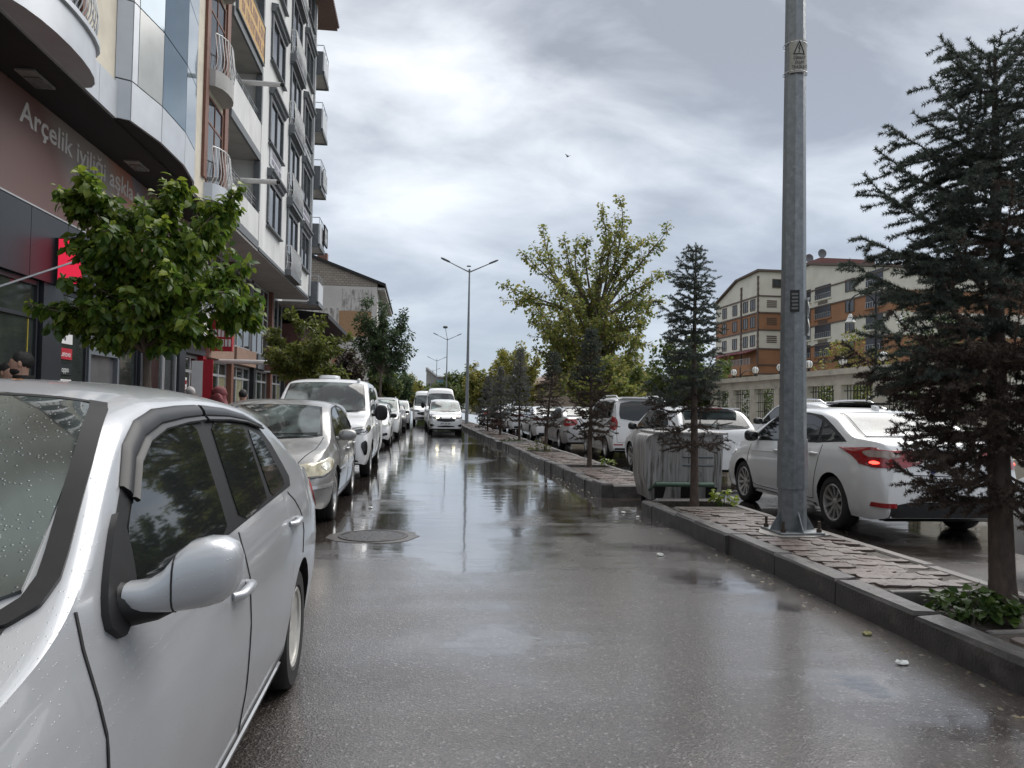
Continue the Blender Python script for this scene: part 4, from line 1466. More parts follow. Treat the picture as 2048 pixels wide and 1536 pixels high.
c.plate('front', .515, '63 NP 68')
roof_rails(c, -1.7, 0.12, 0.62, M_TRIM)
wiper(c, -0.5, 1.16, 0.3, 1.14)
MB().tube([(0, 0.25, 1.70), (0, 0.18, 1.86)], 0.005, 6).build('aerial', M_TRIM, c.root, world=False)
BUS_P = [[(1.70, 1.32), (1.25, 1.80), (1.0, 1.95), (0.7, 1.98), (0.7, 1.32)], [(0.58, 1.34), (0.58, 2.0), (-2.6, 2.0), (-2.6, 1.34)]]
BUS_S = [(1.76, 1.30), (1.25, 1.86), (0.95, 2.0), (0.6, 2.03), (-2.65, 2.03), (-2.65, 1.31)]
for i, (x, y, lb) in enumerate(((1.48, 51.0, 'high-roofed white minibus right behind the oncoming compact van'), (0.62, 62.0, 'second white minibus farther back, nearer the parked row'))):
    c = new_car('minibus', lb, 'minibus', P_WHITE, (x, y, 0), PI, 'oncoming white minibuses', 'steel', 0.35, cat='minibus')
    screen(c, 'windscreen', 1.94, 1.22, 0.84, 0.80, M_SCREEN, 0.08)
    side_glass(c, BUS_P, BUS_S)
    front_face(c, [(-0.34, .98), (0.1, .90), (0.34, .88), (0.34, 1.0), (0.05, 1.10), (-0.30, 1.14)], M_LENSD, [(-.62, .66), (.62, .66), (.66, .92), (-.66, .92)], [(-.8, .36), (.8, .36), (.8, .54), (-.8, .54)])
    c.mirror_pair(1.55, 1.42, M_TRIM, (0.12, 0.08, 0.20), 0.16)
    c.plate('front', .60)

# ------------------------------------------------------------------ queue beyond the median
SED_P = [[(1.05, .975), (0.60, 1.265), (0.36, 1.36), (0.0, 1.385), (-0.02, 1.01)], [(-0.12, 1.015), (-0.11, 1.385), (-0.52, 1.37), (-0.86, 1.30), (-0.90, 1.04)], [(-0.97, 1.045), (-0.93, 1.285), (-1.15, 1.20), (-1.52, 1.055)]]
SED_S = [(1.14, .965), (0.60, 1.305), (0.34, 1.398), (-.2, 1.418), (-.7, 1.39), (-1.0, 1.305), (-1.60, 1.06), (-1.58, 1.035), (0, .995)]


def sedan_rear(c, tail, inner=None, lit=None, bumper_black=True, emblem=True):
    screen(c, 'rear_window', -1.74, -1.02, 0.66, 0.56, M_SCREEN, 0.05)
    screen(c, 'windscreen', 1.30, 0.56, 0.68, 0.57, M_SCREEN, 0.09)
    side_glass(c, SED_P, SED_S)
    gaps(c, 1.08, -0.07, -1.06, 0.31)
    c.patch('tail_light', 'rcorner', tail, M_TAIL, 0.010, 14, 8, 1, both=True)
    if inner:
        c.patch('reversing_lamp', 'rcorner', inner, M_TAILW, 0.014, 8, 5, 1, both=True)
    if lit:
        c.patch('brake_lamp', 'rcorner', lit, M_BRAKE, 0.016, 5, 4, 2, both=True)
    c.strip('boot_gap', 'rear', [(-0.62, 1.02), (-0.56, .83), (-0.50, .73), (0, .715), (0.50, .73), (0.56, .83), (0.62, 1.02)], 0.010, M_SEAM, 0.003, sub=10)
    c.handle(0.12, .86, c.body.data.materials[0])
    c.handle(-0.90, .885, c.body.data.materials[0])
    c.patch('headlight', 'fcorner', [(-0.40, .72), (0.1, .64), (0.40, .60), (0.42, .68), (0.1, .79), (-0.36, .83)], M_LENS, 0.008, 8, 5, 2, both=True)
    c.patch('grille', 'front', [(-.42, .40), (.42, .40), (.36, .56), (-.36, .56)], M_TRIM, 0.008, 10, 4, 1)


QX = 4.98 + 0.90
c = new_car('sedan', 'white saloon with a lit red tail lamp, beside the lamp post', 'sedan', P_WHITE, (QX + .03, 10.15, 0), -0.015, JAM_ROW, 'alloy10', 0.318, lowblack=0.0)
focus = c
sedan_rear(c, [(-0.62, 1.005), (-0.50, .975), (-0.30, .885), (-0.22, .80), (0.36, .80), (0.40, 1.0), (0.0, 1.02), (-0.3, 1.015)], [(-0.24, .985), (-0.14, .90), (0.18, .89), (0.20, .985)], [(-0.115, .835), (0.015, .835), (0.0, .87), (-0.10, .87)])
c.patch('rear_valance', 'rear', [(-.76, .225), (.76, .225), (.72, .40), (.50, .435), (-.50, .435), (-.72, .40)], M_TRIM, 0.014, 18, 5, 0)
c.patch('rear_reflector', 'rcorner', [(-0.10, .37), (0.17, .37), (0.17, .42), (-0.08, .42)], M_TAIL, 0.02, 6, 3, 0, both=True)
c.plate('rear', .80, None)
for xx in (-0.42, -0.18, 0.18, 0.42):
    p = c.cast(Vector((xx, -6, .545)), Vector((0, 1, 0)), 0.004)[0]
    MB().lathe([(0.0, -0.004), (0.011, -0.003), (0.012, 0.006)], tuple(p), 'y', 10).build('parking_sensor', M_TRIM, c.root, world=False)
text_obj('FOCUS', (-0.40, -2.318, .872), (PI / 2, 0, 0), 0.055, M_CHROME, None, 0.003, 'CENTER', 'boot_script').parent = c.root
c.mirror_pair(0.86, 1.02, M_TRIMG, (0.10, 0.07, 0.085), 0.09, P_WHITE)
c.strip('sill_trim', 'side', [(0.95, .235), (0, .23), (-0.92, .235)], 0.05, M_TRIM, 0.006, both=True)
c.strip('shoulder_crease', 'side', [(1.0, .815), (0, .845), (-0.9, .875)], 0.010, P_WHITE, 0.006, both=True)
c.strip('fuel_flap', 'side', [(-1.50, .80), (-1.35, .80), (-1.35, .94), (-1.50, .94)], 0.006, M_SEAM, 0.001, closed=True)
c.patch('shark_fin', 'top', [(-.02, -.85), (.02, -.85), (.012, -.72), (-.012, -.72)], P_WHITE, 0.05, 2, 3, 0)
text = None

c = new_car('hatchback', 'white hatchback with a roof spoiler, half hidden by the rubbish container', 'hatch', P_WHITE, (QX - .02, 16.45, 0), 0.0, JAM_ROW, 'alloy5', 0.31)
screen(c, 'rear_window', -1.88, -1.52, 0.66, 0.57, M_SCREEN, 0.04)
screen(c, 'windscreen', 1.20, 0.50, 0.66, 0.56, M_SCREEN, 0.09)
side_glass(c, HATCH_P, HATCH_S)
gaps(c, 1.0, -0.08, -1.1, 0.30)
sp_ = MB().prism([(-0.60, 1.452), (0.60, 1.452), (0.55, 1.475), (-0.55, 1.475)], 'y', -1.74, -1.30)
sp_.v = [(p[0] * (0.92 if p[1] < -1.5 else 1.0), p[1], p[2] + (-0.012 if p[1] < -1.5 else -0.022)) for p in sp_.v]
sp_.build('roof_spoiler', P_WHITE, c.root, world=False)
MB().box(-0.16, 0.16, -1.746, -1.735, 1.438, 1.456).build('high_brake_lamp', M_TAIL, c.root, world=False)
c.patch('tail_light', 'rcorner', [(-0.30, .88), (0.05, .82), (0.08, 1.0), (-0.25, 1.04)], M_TAIL, 0.010, 8, 6, 2, both=True)
c.mirror_pair(0.78, 1.0, M_TRIM, (0.10, 0.07, 0.085), 0.10)
c.plate('rear', .72)
wiper(c, 0.0, -1.86, 0.35, -1.80)

c = new_car('family_van', 'white compact van with roof rails and red tail lamps, ahead of the spoilered hatchback', 'mini_mpv', P_WHITE, (5.28 + .88, 22.7, 0), 0.0, JAM_ROW, 'alloy5', 0.31, cat='van')
screen(c, 'windscreen', 1.12, 0.46, 0.72, 0.66, M_SCREEN, 0.08)
side_glass(c, MPV_P, MPV_S)
gaps(c, 1.0, 0.0, -0.97, 0.32)
c.patch('rear_window', 'rear', [(-.66, 1.16), (-.5, 1.08), (.5, 1.08), (.66, 1.16), (.62, 1.58), (.5, 1.62), (-.5, 1.62), (-.62, 1.58)], M_GLASS, 0.010, 14, 10, 1)
c.patch('tail_light', 'rcorner', [(-0.11, .86), (0.02, .80), (0.13, .82), (0.13, 1.14), (-0.02, 1.22), (-0.11, 1.18)], M_TAIL, 0.010, 6, 10, 1, both=True)
c.patch('reversing_lamp', 'rcorner', [(-0.06, .94), (0.08, .94), (0.08, 1.03), (-0.06, 1.03)], M_TAILW, 0.014, 4, 4, 1, both=True)
c.plate('rear', .66)
c.patch('rear_bumper_trim', 'rear', [(-.80, .25), (.80, .25), (.76, .33), (-.76, .33)], M_TRIM, 0.012, 14, 3, 0)
c.patch('rear_reflector', 'rcorner', [(0.06, .40), (0.24, .40), (0.24, .44), (0.06, .44)], M_TAIL, 0.012, 4, 2, 0, both=True)
roof_rails(c, -1.72, 0.12, 0.60, P_WHITE, 0.06)
sb_ = MB().prism([(-0.64, 1.70), (0.64, 1.70), (0.58, 1.735), (-0.58, 1.735)], 'y', -2.06, -1.80)
sb_.build('roof_spoiler', P_WHITE, c.root, world=False)
c.strip('tailgate_gap', 'rear', [(-0.74, 1.60), (-0.74, 1.0), (-0.70, .48), (0, .46), (0.70, .48), (0.74, 1.0), (0.74, 1.60)], 0.010, M_SEAM, 0.002)

c = new_car('sedan', 'silver saloon with red tail lamps, between the compact van and a white saloon', 'sedan', P_SILVER3, (4.86 + .90, 27.65, 0), 0.0, JAM_ROW, 'alloy5', 0.318)
sedan_rear(c, [(-0.17, .80), (0.30, .80), (0.34, 1.0), (0.05, 1.06), (-0.12, 1.03)], [(0.0, .89), (0.16, .89), (0.16, .97), (0.0, .97)])
c.plate('rear', .82)
c.mirror_pair(0.86, 1.02, P_SILVER3)
c = new_car('sedan', 'white saloon with slim red tail lamps, ahead of the silver saloon', 'sedan', P_WHITE, (4.84 + .90, 34.3, 0), 0.0, JAM_ROW, 'alloy10', 0.318)
sedan_rear(c, [(-0.35, .90), (0.5, .84), (0.5, .90), (0.0, .96), (-0.30, .985)])
c.patch('rear_valance', 'rear', [(-.7, .23), (.7, .23), (.66, .34), (-.66, .34)], M_TRIM, 0.012, 12, 3, 0)
c.plate('rear', .76)
c = new_car('sedan', 'white saloon with one wide red light bar, far up the queue', 'sedan', P_WHITE, (4.86 + .90, 42.7, 0), 0.0, JAM_ROW, 'alloy5', 0.318)
sedan_rear(c, [(-0.25, .92), (0.6, .90), (0.6, .98), (-0.20, 1.02)])
c.patch('light_bar', 'rear', [(-.70, .93), (.70, .93), (.70, .985), (-.70, .985)], M_TAIL, 0.012, 12, 3, 0)
c.patch('rear_valance', 'rear', [(-.7, .23), (.7, .23), (.66, .40), (-.66, .40)], M_TRIM, 0.012, 12, 3, 0)
for i, (y, mt, lb) in enumerate(((50.5, P_RED, 'dark red car seen between the far spruces'), (59.0, P_WHITE, 'distant white car at the far end of the queue'))):
    c = new_car('sedan', lb, 'sedan', mt, (5.72, y, 0), 0.0, JAM_ROW, 'alloy5', 0.318)
    sedan_rear(c, [(-0.17, .80), (0.30, .80), (0.34, 1.0), (0.05, 1.06), (-0.12, 1.03)])

c = new_car('suv', 'white sport utility with roof rails and dark spoiler in the lane by the fence', 'suv', P_WHITE, (8.05 + .91, 16.55, 0), 0.0, JAM_ROW, 'alloy5', 0.345)
screen(c, 'windscreen', 1.06, 0.50, 0.66, 0.57, M_SCREEN, 0.08)
screen(c, 'rear_window', -2.05, -1.72, 0.62, 0.54, M_GLASS, 0.04)
side_glass(c, [[(0.92, 1.12), (0.52, 1.40), (0.32, 1.505), (-0.02, 1.535), (-0.02, 1.135)], [(-0.13, 1.14), (-0.13, 1.535), (-0.8, 1.515), (-0.95, 1.46), (-0.98, 1.16)], [(-1.08, 1.17), (-1.06, 1.44), (-1.35, 1.39), (-1.6, 1.24), (-1.55, 1.19)]],
           [(1.0, 1.115), (0.52, 1.445), (0.30, 1.545), (-.1, 1.565), (-.9, 1.545), (-1.35, 1.42), (-1.7, 1.22), (-1.6, 1.16), (0, 1.12)])
gaps(c, 1.0, -0.08, -1.1, 0.38)
roof_rails(c, -1.5, 0.35, 0.56, M_CHROME, 0.06)
MB().prism([(-0.60, 1.575), (0.60, 1.575), (0.56, 1.615), (-0.56, 1.615)], 'y', -2.02, -1.55).build('roof_spoiler', M_TRIM, c.root, world=False)
c.mirror_pair(0.80, 1.16, M_TRIM)
c.patch('tail_light', 'rcorner', [(-0.15, .95), (0.10, .95), (0.10, 1.25), (-0.12, 1.25)], M_TAIL, 0.010, 5, 6, 1, both=True)

c = new_car('sedan', 'white car whose front end shows at the right edge behind the near spruce', 'sedan', P_WHITE, (5.05 + .93, 4.25, 0), 0.0, JAM_ROW, 'alloy10', 0.318)
sedan_rear(c, [(-0.17, .80), (0.30, .80), (0.34, 1.0), (0.05, 1.06), (-0.12, 1.03)])
c.mirror_pair(0.86, 1.02, P_WHITE)
c.plate('front', .42)
# ================================================================== buildings
M_CREAM = pm('cream_render', (0.60, 0.55, 0.45), 0.8, var=0.12, vscale=2.0, bump=0.003, bscale=30, col2=(0.44, 0.40, 0.34), c2scale=1.2, c2lo=0.58, c2hi=0.8)
M_WHITER = pm('white_render', (0.63, 0.63, 0.62), 0.8, var=0.10, vscale=1.6, bump=0.003, bscale=25, col2=(0.46, 0.46, 0.45), c2scale=0.9, c2lo=0.55, c2hi=0.78, stretch=(1, 1, 0.35))
M_CLAD = pm('aluminium_cladding', (0.50, 0.52, 0.545), 0.38, metal=0.35, var=0.06, vscale=3)
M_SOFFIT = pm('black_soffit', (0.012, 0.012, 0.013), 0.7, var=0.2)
M_SOFFW = pm('pale_soffit', (0.40, 0.39, 0.375), 0.8, var=0.12, vscale=2)
M_ANTH = pm('anthracite_panel', (0.030, 0.033, 0.040), 0.35, metal=0.2, var=0.1, vscale=2)
M_GREYT = pm('grey_trim', (0.13, 0.14, 0.15), 0.6, var=0.15, vscale=8)
M_BROWN = pm('brown_trim', (0.17, 0.075, 0.05), 0.6, var=0.15, vscale=6)
M_RAILW = pm('white_railing', (0.66, 0.66, 0.65), 0.4, metal=0.2, var=0.08)
M_STEEL = pm('steel_rail', (0.45, 0.46, 0.47), 0.3, metal=0.7, var=0.1)
M_CURT = pm('curtain_wall_glass', (0.10, 0.16, 0.21), 0.05, metal=0.35, var=0.12, vscale=0.8, spec=0.9)
M_CURT2 = pm('blinded_glass', (0.42, 0.43, 0.41), 0.15, var=0.08, vscale=2, spec=0.7)
M_WINDOW = pm('window_glass', (0.030, 0.034, 0.037), 0.06, var=0.5, vscale=1.5, spec=0.7)
M_SHOPG = pm('shop_glass', (0.030, 0.036, 0.034), 0.04, var=0.6, vscale=0.9, spec=0.6)
M_ALU = pm('aluminium_frame', (0.48, 0.49, 0.50), 0.4, metal=0.4, var=0.06)
M_REDP = pm('red_print', (0.42, 0.015, 0.03), 0.4, var=0.08)
M_REDLIT = pm('lit_red_sign', (0.5, 0.02, 0.05), 0.4, var=0.05, emit=(0.95, 0.03, 0.08), estr=0.3)
M_WHITEP = pm('white_print', (0.7, 0.7, 0.69), 0.5, var=0.04)
M_BLACKP = pm('black_print', (0.015, 0.018, 0.02), 0.35, var=0.0)
M_TEXT = pm('faded_lettering', (0.55, 0.51, 0.48), 0.6, var=0.05)
M_ORANGE = pm('orange_banner', (0.50, 0.30, 0.085), 0.6, var=0.08)
M_TILE = pm('roof_tile', (0.16, 0.10, 0.085), 0.7, var=0.25, vscale=12)

# the printed billboard cloth: grey-beige with soft red shapes
_m, _nt, N, L, _b = nodes_of('billboard_print')
_tc = N.new('ShaderNodeTexCoord')
_sp = N.new('ShaderNodeSeparateXYZ')
L.new(_tc.outputs['Object'], _sp.inputs[0])
_cr = N.new('ShaderNodeValToRGB')
_mr = N.new('ShaderNodeMapRange')
_mr.inputs['From Min'].default_value, _mr.inputs['From Max'].default_value = -5.0, 8.0
_ad = N.new('ShaderNodeMath')
_ad.operation = 'MULTIPLY_ADD'
_ad.inputs[1].default_value = 0.9
L.new(_sp.outputs['Z'], _ad.inputs[0])
L.new(_sp.outputs['Y'], _ad.inputs[2])
L.new(_ad.outputs[0], _mr.inputs['Value'])
L.new(_mr.outputs[0], _cr.inputs[0])
_el = _cr.color_ramp.elements
_el[0].position, _el[0].color = 0.0, (0.14, 0.12, 0.11, 1)
_el[1].position, _el[1].color = 1.0, (0.19, 0.11, 0.09, 1)
for p, cc in ((0.60, (0.15, 0.075, 0.065)), (0.66, (0.24, 0.20, 0.18)), (0.80, (0.28, 0.24, 0.215)), (0.86, (0.38, 0.18, 0.13)), (0.91, (0.36, 0.15, 0.11)), (0.93, (0.18, 0.165, 0.19))):
    e = _el.new(p)
    e.color = (*cc, 1)
L.new(_cr.outputs[0], _b.inputs['Base Color'])
_b.inputs['Roughness'].default_value = 0.6
M_BILL = _m

ROTX = (PI / 2, 0, PI / 2)     # lettering that faces the street (+X)


def railing(name, pts, z0, z1, mat, parent, step=0.12, bulge=0.0, r=0.011, top=0.018, mid=()):
    """bars standing along a plan polyline; bulge pushes the bars outward at mid height"""
    mb = MB()
    P = []
    for (a, b) in zip(pts, pts[1:]):
        ln = math.hypot(b[0] - a[0], b[1] - a[1])
        n = max(1, int(ln / step))
        for i in range(n):
            P.append((a[0] + (b[0] - a[0]) * i / n, a[1] + (b[1] - a[1]) * i / n))
    P.append(pts[-1])
    for x, y in P:
        if bulge:
            mb.tube([(x, y, z0), (x + bulge * 0.8, y, z0 + (z1 - z0) * 0.18), (x + bulge, y, z0 + (z1 - z0) * 0.36), (x + bulge * 0.35, y, z0 + (z1 - z0) * 0.75), (x, y, z1)], r, 5)
        else:
            mb.tube([(x, y, z0), (x, y, z1)], r, 5)
    for z in (z1,) + tuple(mid):
        mb.tube([(x, y, z) for x, y in P], top if z == z1 else r, 6)
    return mb.build(name, mat, parent, smooth=50)


def box(name, mat, parent, *a, **k):
    return MB().box(*a).build(name, mat, parent, **k)


def window_x(parent, X, y0, y1, z0, z1, fm, gm=None, mull=1, depth=0.06, fr=0.06, sill=True, transom=None):
    """window on a wall facing +X: frame part with pane and sill"""
    w = MB()
    w.box(X - 0.02, X + depth, y0 - fr, y0, z0, z1 + fr)
    w.box(X - 0.02, X + depth, y1, y1 + fr, z0, z1 + fr)
    w.box(X - 0.02, X + depth - 0.003, y0, y1, z1, z1 + fr)
    w.box(X - 0.02, X + depth - 0.003, y0, y1, z0 - fr * 0.6, z0)
    for k in range(1, mull + 1):
        yy = y0 + (y1 - y0) * k / (mull + 1)
        w.box(X - 0.01, X + depth - 0.012, yy - 0.025, yy + 0.025, z0, z1)
    if transom:
        w.box(X - 0.01, X + depth - 0.014, y0, y1, transom - 0.025, transom + 0.025)
    o = w.build('window', fm, parent)
    box('pane', gm or M_WINDOW, o, X - 0.03, X + 0.012, y0 - 0.004, y1 + 0.004, z0 - 0.004, z1 + 0.004)
    if sill:
        box('sill', fm, o, X - 0.02, X + depth + 0.07, y0 - fr - 0.03, y1 + fr + 0.03, z0 - fr * 0.6 - 0.05, z0 - fr * 0.6 - 0.003)
    return o


# ------------------------------------------------------------------ shop building with the glass bay
X1, XG = -5.35, -6.3
b1 = thing('shop_building', 'cream building with bulging glass bay, black soffit and appliance shop below', 'building', (-10, 12, 0.12))
box('ground_floor_wall', M_ANTH, b1, -17, XG - 0.12, 2.0, 21.65, 0.10, 6.3)
box('wall', M_CREAM, b1, -17, X1, 2.0, 21.65, 6.34, 21.0)
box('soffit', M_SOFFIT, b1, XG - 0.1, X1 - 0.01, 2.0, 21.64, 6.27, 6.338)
box('roof', M_TILE, b1, -17.3, X1 + 0.35, 1.7, 21.9, 21.0, 21.25)
for k in range(2):     # recessed downlight frames under the soffit
    yy = (12.35, 16.6)[k]
    fr = MB()
    fr.box(-6.0, -5.72, yy - 0.34, yy + 0.34, 6.235, 6.268)
    o = fr.build('downlight', pm('downlight_frame', (0.22, 0.21, 0.20), 0.4, var=0.1), b1)
    box('diffuser', pm('unlit_diffuser', (0.10, 0.10, 0.09), 0.2, var=0.1), o, -5.97, -5.75, yy - 0.12, yy + 0.30, 6.222, 6.236)
# fascia panels of the shop
yy = 7.9
while yy < 21.5:
    box('fascia_panel', M_ANTH, b1, XG - 0.12, XG + 0.10, yy + 0.008, min(yy + 1.3, 21.6) - 0.008, 3.36, 4.49)
    yy += 1.3
box('fascia_lip', M_ALU, b1, XG - 0.12, XG + 0.115, 7.9, 21.6, 4.495, 4.52)
# shop front: columns, panes, door
for a, b_ in ((13.65, 14.35), (18.25, 18.95), (21.1, 21.64)):
    box('column', M_ANTH, b1, XG - 0.12, XG + 0.08, a, b_, 0.12, 3.355)
for a, b_ in ((8.0, 10.8), (10.86, 13.6), (14.4, 15.55), (17.15, 18.2), (19.0, 20.0), (20.05, 21.05)):
    f = MB()
    f.box(XG - 0.10, XG + 0.02, a, a + 0.05, 0.12, 3.35)
    f.box(XG - 0.10, XG + 0.02, b_ - 0.05, b_, 0.12, 3.35)
    f.box(XG - 0.10, XG + 0.018, a + 0.05, b_ - 0.05, 3.27, 3.35)
    f.box(XG - 0.10, XG + 0.018, a + 0.05, b_ - 0.05, 0.12, 0.42)
    f.box(XG - 0.10, XG + 0.016, a + 0.05, b_ - 0.05, 2.72, 2.78)
    o = f.build('shop_window', M_ANTH if a < 19 else M_ALU, b1)
    box('pane', M_SHOPG, o, XG - 0.09, XG - 0.02, a + 0.045, b_ - 0.045, 0.41, 3.28)
d = MB()
d.box(XG - 0.10, XG + 0.04, 15.6, 15.69, 0.12, 3.35)
d.box(XG - 0.10, XG + 0.04, 17.02, 17.11, 0.12, 3.35)
d.box(XG - 0.10, XG + 0.037, 15.69, 17.02, 2.28, 2.40)
d.box(XG - 0.10, XG + 0.037, 15.69, 17.02, 3.25, 3.35)
door = d.build('entrance', pm('grey_door_frame', (0.17, 0.19, 0.21), 0.4, metal=0.3, var=0.05), b1)
box('transom_panel', pm('grey_transom', (0.27, 0.27, 0.27), 0.3, var=0.1), door, XG - 0.09, XG - 0.02, 15.69, 17.02, 2.40, 3.25)
box('door_leaf', pm('interior_grey', (0.10, 0.10, 0.105), 0.15, var=0.3, vscale=1.2), door, XG - 0.09, XG - 0.04, 15.69, 17.02, 0.12, 2.28)
text_obj('LAÇİN GROUP', (XG - 0.012, 15.76, 2.78), ROTX, 0.2, M_BLACKP, door, 0.003, sx=0.85, bold=0.004)
text_obj('Elektronik', (XG - 0.012, 15.98, 2.55), ROTX, 0.13, M_TEXT, door, 0.002, sx=0.9)
# printed stickers on the glass beside the door, each a sheet of its own
for k, (txt, bg, fg, zz) in enumerate((('', M_WHITEP, M_BLACKP, 2.50), ('Lenovo', M_REDP, M_WHITEP, 2.22), ('oppo', M_BLACKP, M_WHITEP, 1.94), ('HUAWEI', M_WHITEP, M_BLACKP, 1.66), ('Lenovo', M_REDP, M_WHITEP, 1.38))):
    st = MB().box(XG - 0.02, XG - 0.008, 14.46, 14.98, zz - 0.10, zz + 0.10).build('sticker', bg, None)
    tag(st, ['white sticker with a dark fruit mark, topmost of the brand column', 'upper red brand sticker on the glass by the shop door', 'black brand sticker in the middle of the column', 'white brand sticker below the black one', 'lowest red brand sticker, nearest the bicycle'][k], 'sticker', 'brand stickers on the shop glass')
    st.location = (0, 0, 0)
    if txt:
        text_obj(txt, (XG - 0.006, 14.72, zz - 0.05), ROTX, 0.15, fg, st, 0.001, 'CENTER', sx=0.9)
    else:
        MB().blob((XG - 0.006, 14.68, zz - 0.01), (0.004, 0.032, 0.04), 10, 6).build('fruit_mark', fg, st)
box_poster = MB().box(XG - 0.035, XG - 0.025, 16.02, 17.0, 0.9, 1.62).build('poster', M_REDP, None)
tag(box_poster, 'red poster with white words behind the entrance glass', 'poster')
text_obj('Arçelik', (XG - 0.022, 16.60, 1.40), ROTX, 0.12, M_WHITEP, box_poster, 0.001, 'CENTER')
text_obj('Teknoloji Çarşınız', (XG - 0.022, 16.52, 1.24), ROTX, 0.115, M_WHITEP, box_poster, 0.001, 'CENTER', sx=0.9)
p2_ = MB().box(XG - 0.019, XG - 0.01, 17.22, 18.12, 0.9, 1.62).build('poster', M_REDP, None)
tag(p2_, 'red poster on the pane right of the shop entrance', 'poster')
sg = thing('billboard', 'grey and red printed fabric sign with pale words above the dark fascia', 'sign', (XG + 0.12, 12.0, 4.5))
box('sign_cloth', M_BILL, sg, XG - 0.10, XG + 0.05, 7.9, 21.6, 4.53, 6.26)
t = text_obj('Arçelik iyiliği aşkla tasarlar', (XG + 0.055, 12.72, 5.74), ROTX, 0.5, M_TEXT, sg, 0.006, bold=0.006)
bpy.context.view_layer.update()
t.scale = (6.9 / max(0.1, t.dimensions.x), 1, 1)
ds = thing('projecting_sign', 'lit red box sign with black edge standing out from the dark fascia', 'sign', (XG + 0.3, 14.5, 3.3))
box('casing', M_BLACKP, ds, XG + 0.02, XG + 0.56, 13.94, 14.10, 3.36, 4.16)
box('lit_face', M_REDLIT, ds, XG + 0.16, XG + 0.55, 13.925, 13.938, 3.38, 4.14)
fp = MB().tube([(XG + 0.1, 12.2, 3.05), (XG + 0.95, 13.2, 3.72)], 0.018, 8).build('flag_pole', M_STEEL, None)
tag(fp, 'thin metal pole slanting out over the shop window', 'pole')
yb = MB().tube([(XG - 0.015, 13.35, 0.5), (XG - 0.015, 13.35, 2.7)], 0.012, 6).build('yellow_tube', pm('yellow_tube', (0.42, 0.33, 0.03), 0.5, var=0.1), b1)
# --- upper floors: cladding band, curved balcony, glass bay, narrow bay
yy = 2.0
while yy < 13.9:
    box('cladding_panel', M_CLAD, b1, X1 - 0.02, X1 + 0.05, yy + 0.006, min(yy + 1.25, 14.0) - 0.006, 6.30, 6.93)
    yy += 1.25
bal = []
for k in range(13):
    a = -PI / 2 + PI * k / 12
    bal.append((X1 + 0.46 * math.cos(a) ** 0.8 if 0 < k < 12 else X1, 11.25 + 1.5 * math.sin(a)))
bs = MB()
bs.prism([(X1, 9.75)] + bal[1:-1] + [(X1, 12.75)], 'z', 6.31, 6.80)
bs.build('balcony', M_CLAD, b1, smooth=30)
cap = [(x + (0.05 if 0 < i < 12 else 0), y + (y - 11.25) * 0.02) for i, (x, y) in enumerate(bal)]
MB().prism(cap, 'z', 6.803, 6.88).build('balcony_coping', M_CLAD, b1, smooth=30)
railing('balcony_railing', [(x - 0.05, 11.25 + (y - 11.25) * 0.95) for x, y in bal[1:-1]], 6.88, 7.85, M_RAILW, b1, 0.11, 0.10)
window_x(b1, X1, 9.9, 12.55, 6.9, 9.0, M_BROWN, None, 3, 0.05, 0.16, False)
for k in range(1, 5):
    z0 = 6.31 + 2.85 * k
    MB().prism([(X1, 9.75)] + bal[1:-1] + [(X1, 12.75)], 'z', z0, z0 + 0.45).build('balcony', M_CLAD, b1, smooth=30)
    railing('balcony_railing', [(x - 0.05, 11.25 + (y - 11.25) * 0.95) for x, y in bal[1:-1]], z0 + 0.45, z0 + 1.45, M_RAILW, b1, 0.14, 0.10)
    window_x(b1, X1, 9.9, 12.55, z0 + 0.5, z0 + 2.6, M_BROWN, None, 3, 0.05, 0.16, False)
BAY = [(X1, 13.98), (X1 + 0.24, 14.12), (X1 + 0.40, 15.25), (X1 + 0.42, 16.65), (X1 + 0.28, 17.85), (X1, 18.85)]
core = MB()
core.prism([(X1 - 0.02, 14.0)] + [(x - 0.045, y + (0.03 if i < 2 else (-0.03 if i > 3 else 0))) for i, (x, y) in enumerate(BAY[1:-1])] + [(X1 - 0.02, 18.83)], 'z', 6.31, 20.9)
core.build('bay_core', M_SOFFIT, b1)


def bay_panel(name, i, z0, z1, mat, a=0.0, b_=1.0, proud=0.0):
    p, q = Vector(BAY[i]), Vector(BAY[i + 1])
    d = (q - p)
    n = Vector((d.y, -d.x)).normalized()
    if n.x < 0:
        n = -n
    e = 0.012 / d.length
    P = p + d * (a + e)
    Q = p + d * (b_ - e)
    o = [P + n * proud, Q + n * proud, Q - n * 0.05, P - n * 0.05]
    return MB().prism([(v.x, v.y) for v in o], 'z', z0 + 0.012, z1 - 0.012).build(name, mat, b1)


zr = [7.02] + [7.02 + 1.42 * k for k in range(1, 10)] + [20.9]
for i in range(5):
    bay_panel('cladding_panel', i, 6.31, 7.02, M_CLAD)
    for k in range(len(zr) - 1):
        if i in (0, 4):
            bay_panel('cladding_panel', i, zr[k], zr[k + 1], M_CLAD)
        elif i == 1:
            bay_panel('cladding_panel', i, zr[k], zr[k + 1], M_CLAD, 0.0, 0.18)
            bay_panel('glass_pane', i, zr[k], zr[k + 1], M_CURT2 if k == 0 else M_CURT, 0.18, 1.0)
        else:
            bay_panel('glass_pane', i, zr[k], zr[k + 1], M_CURT)
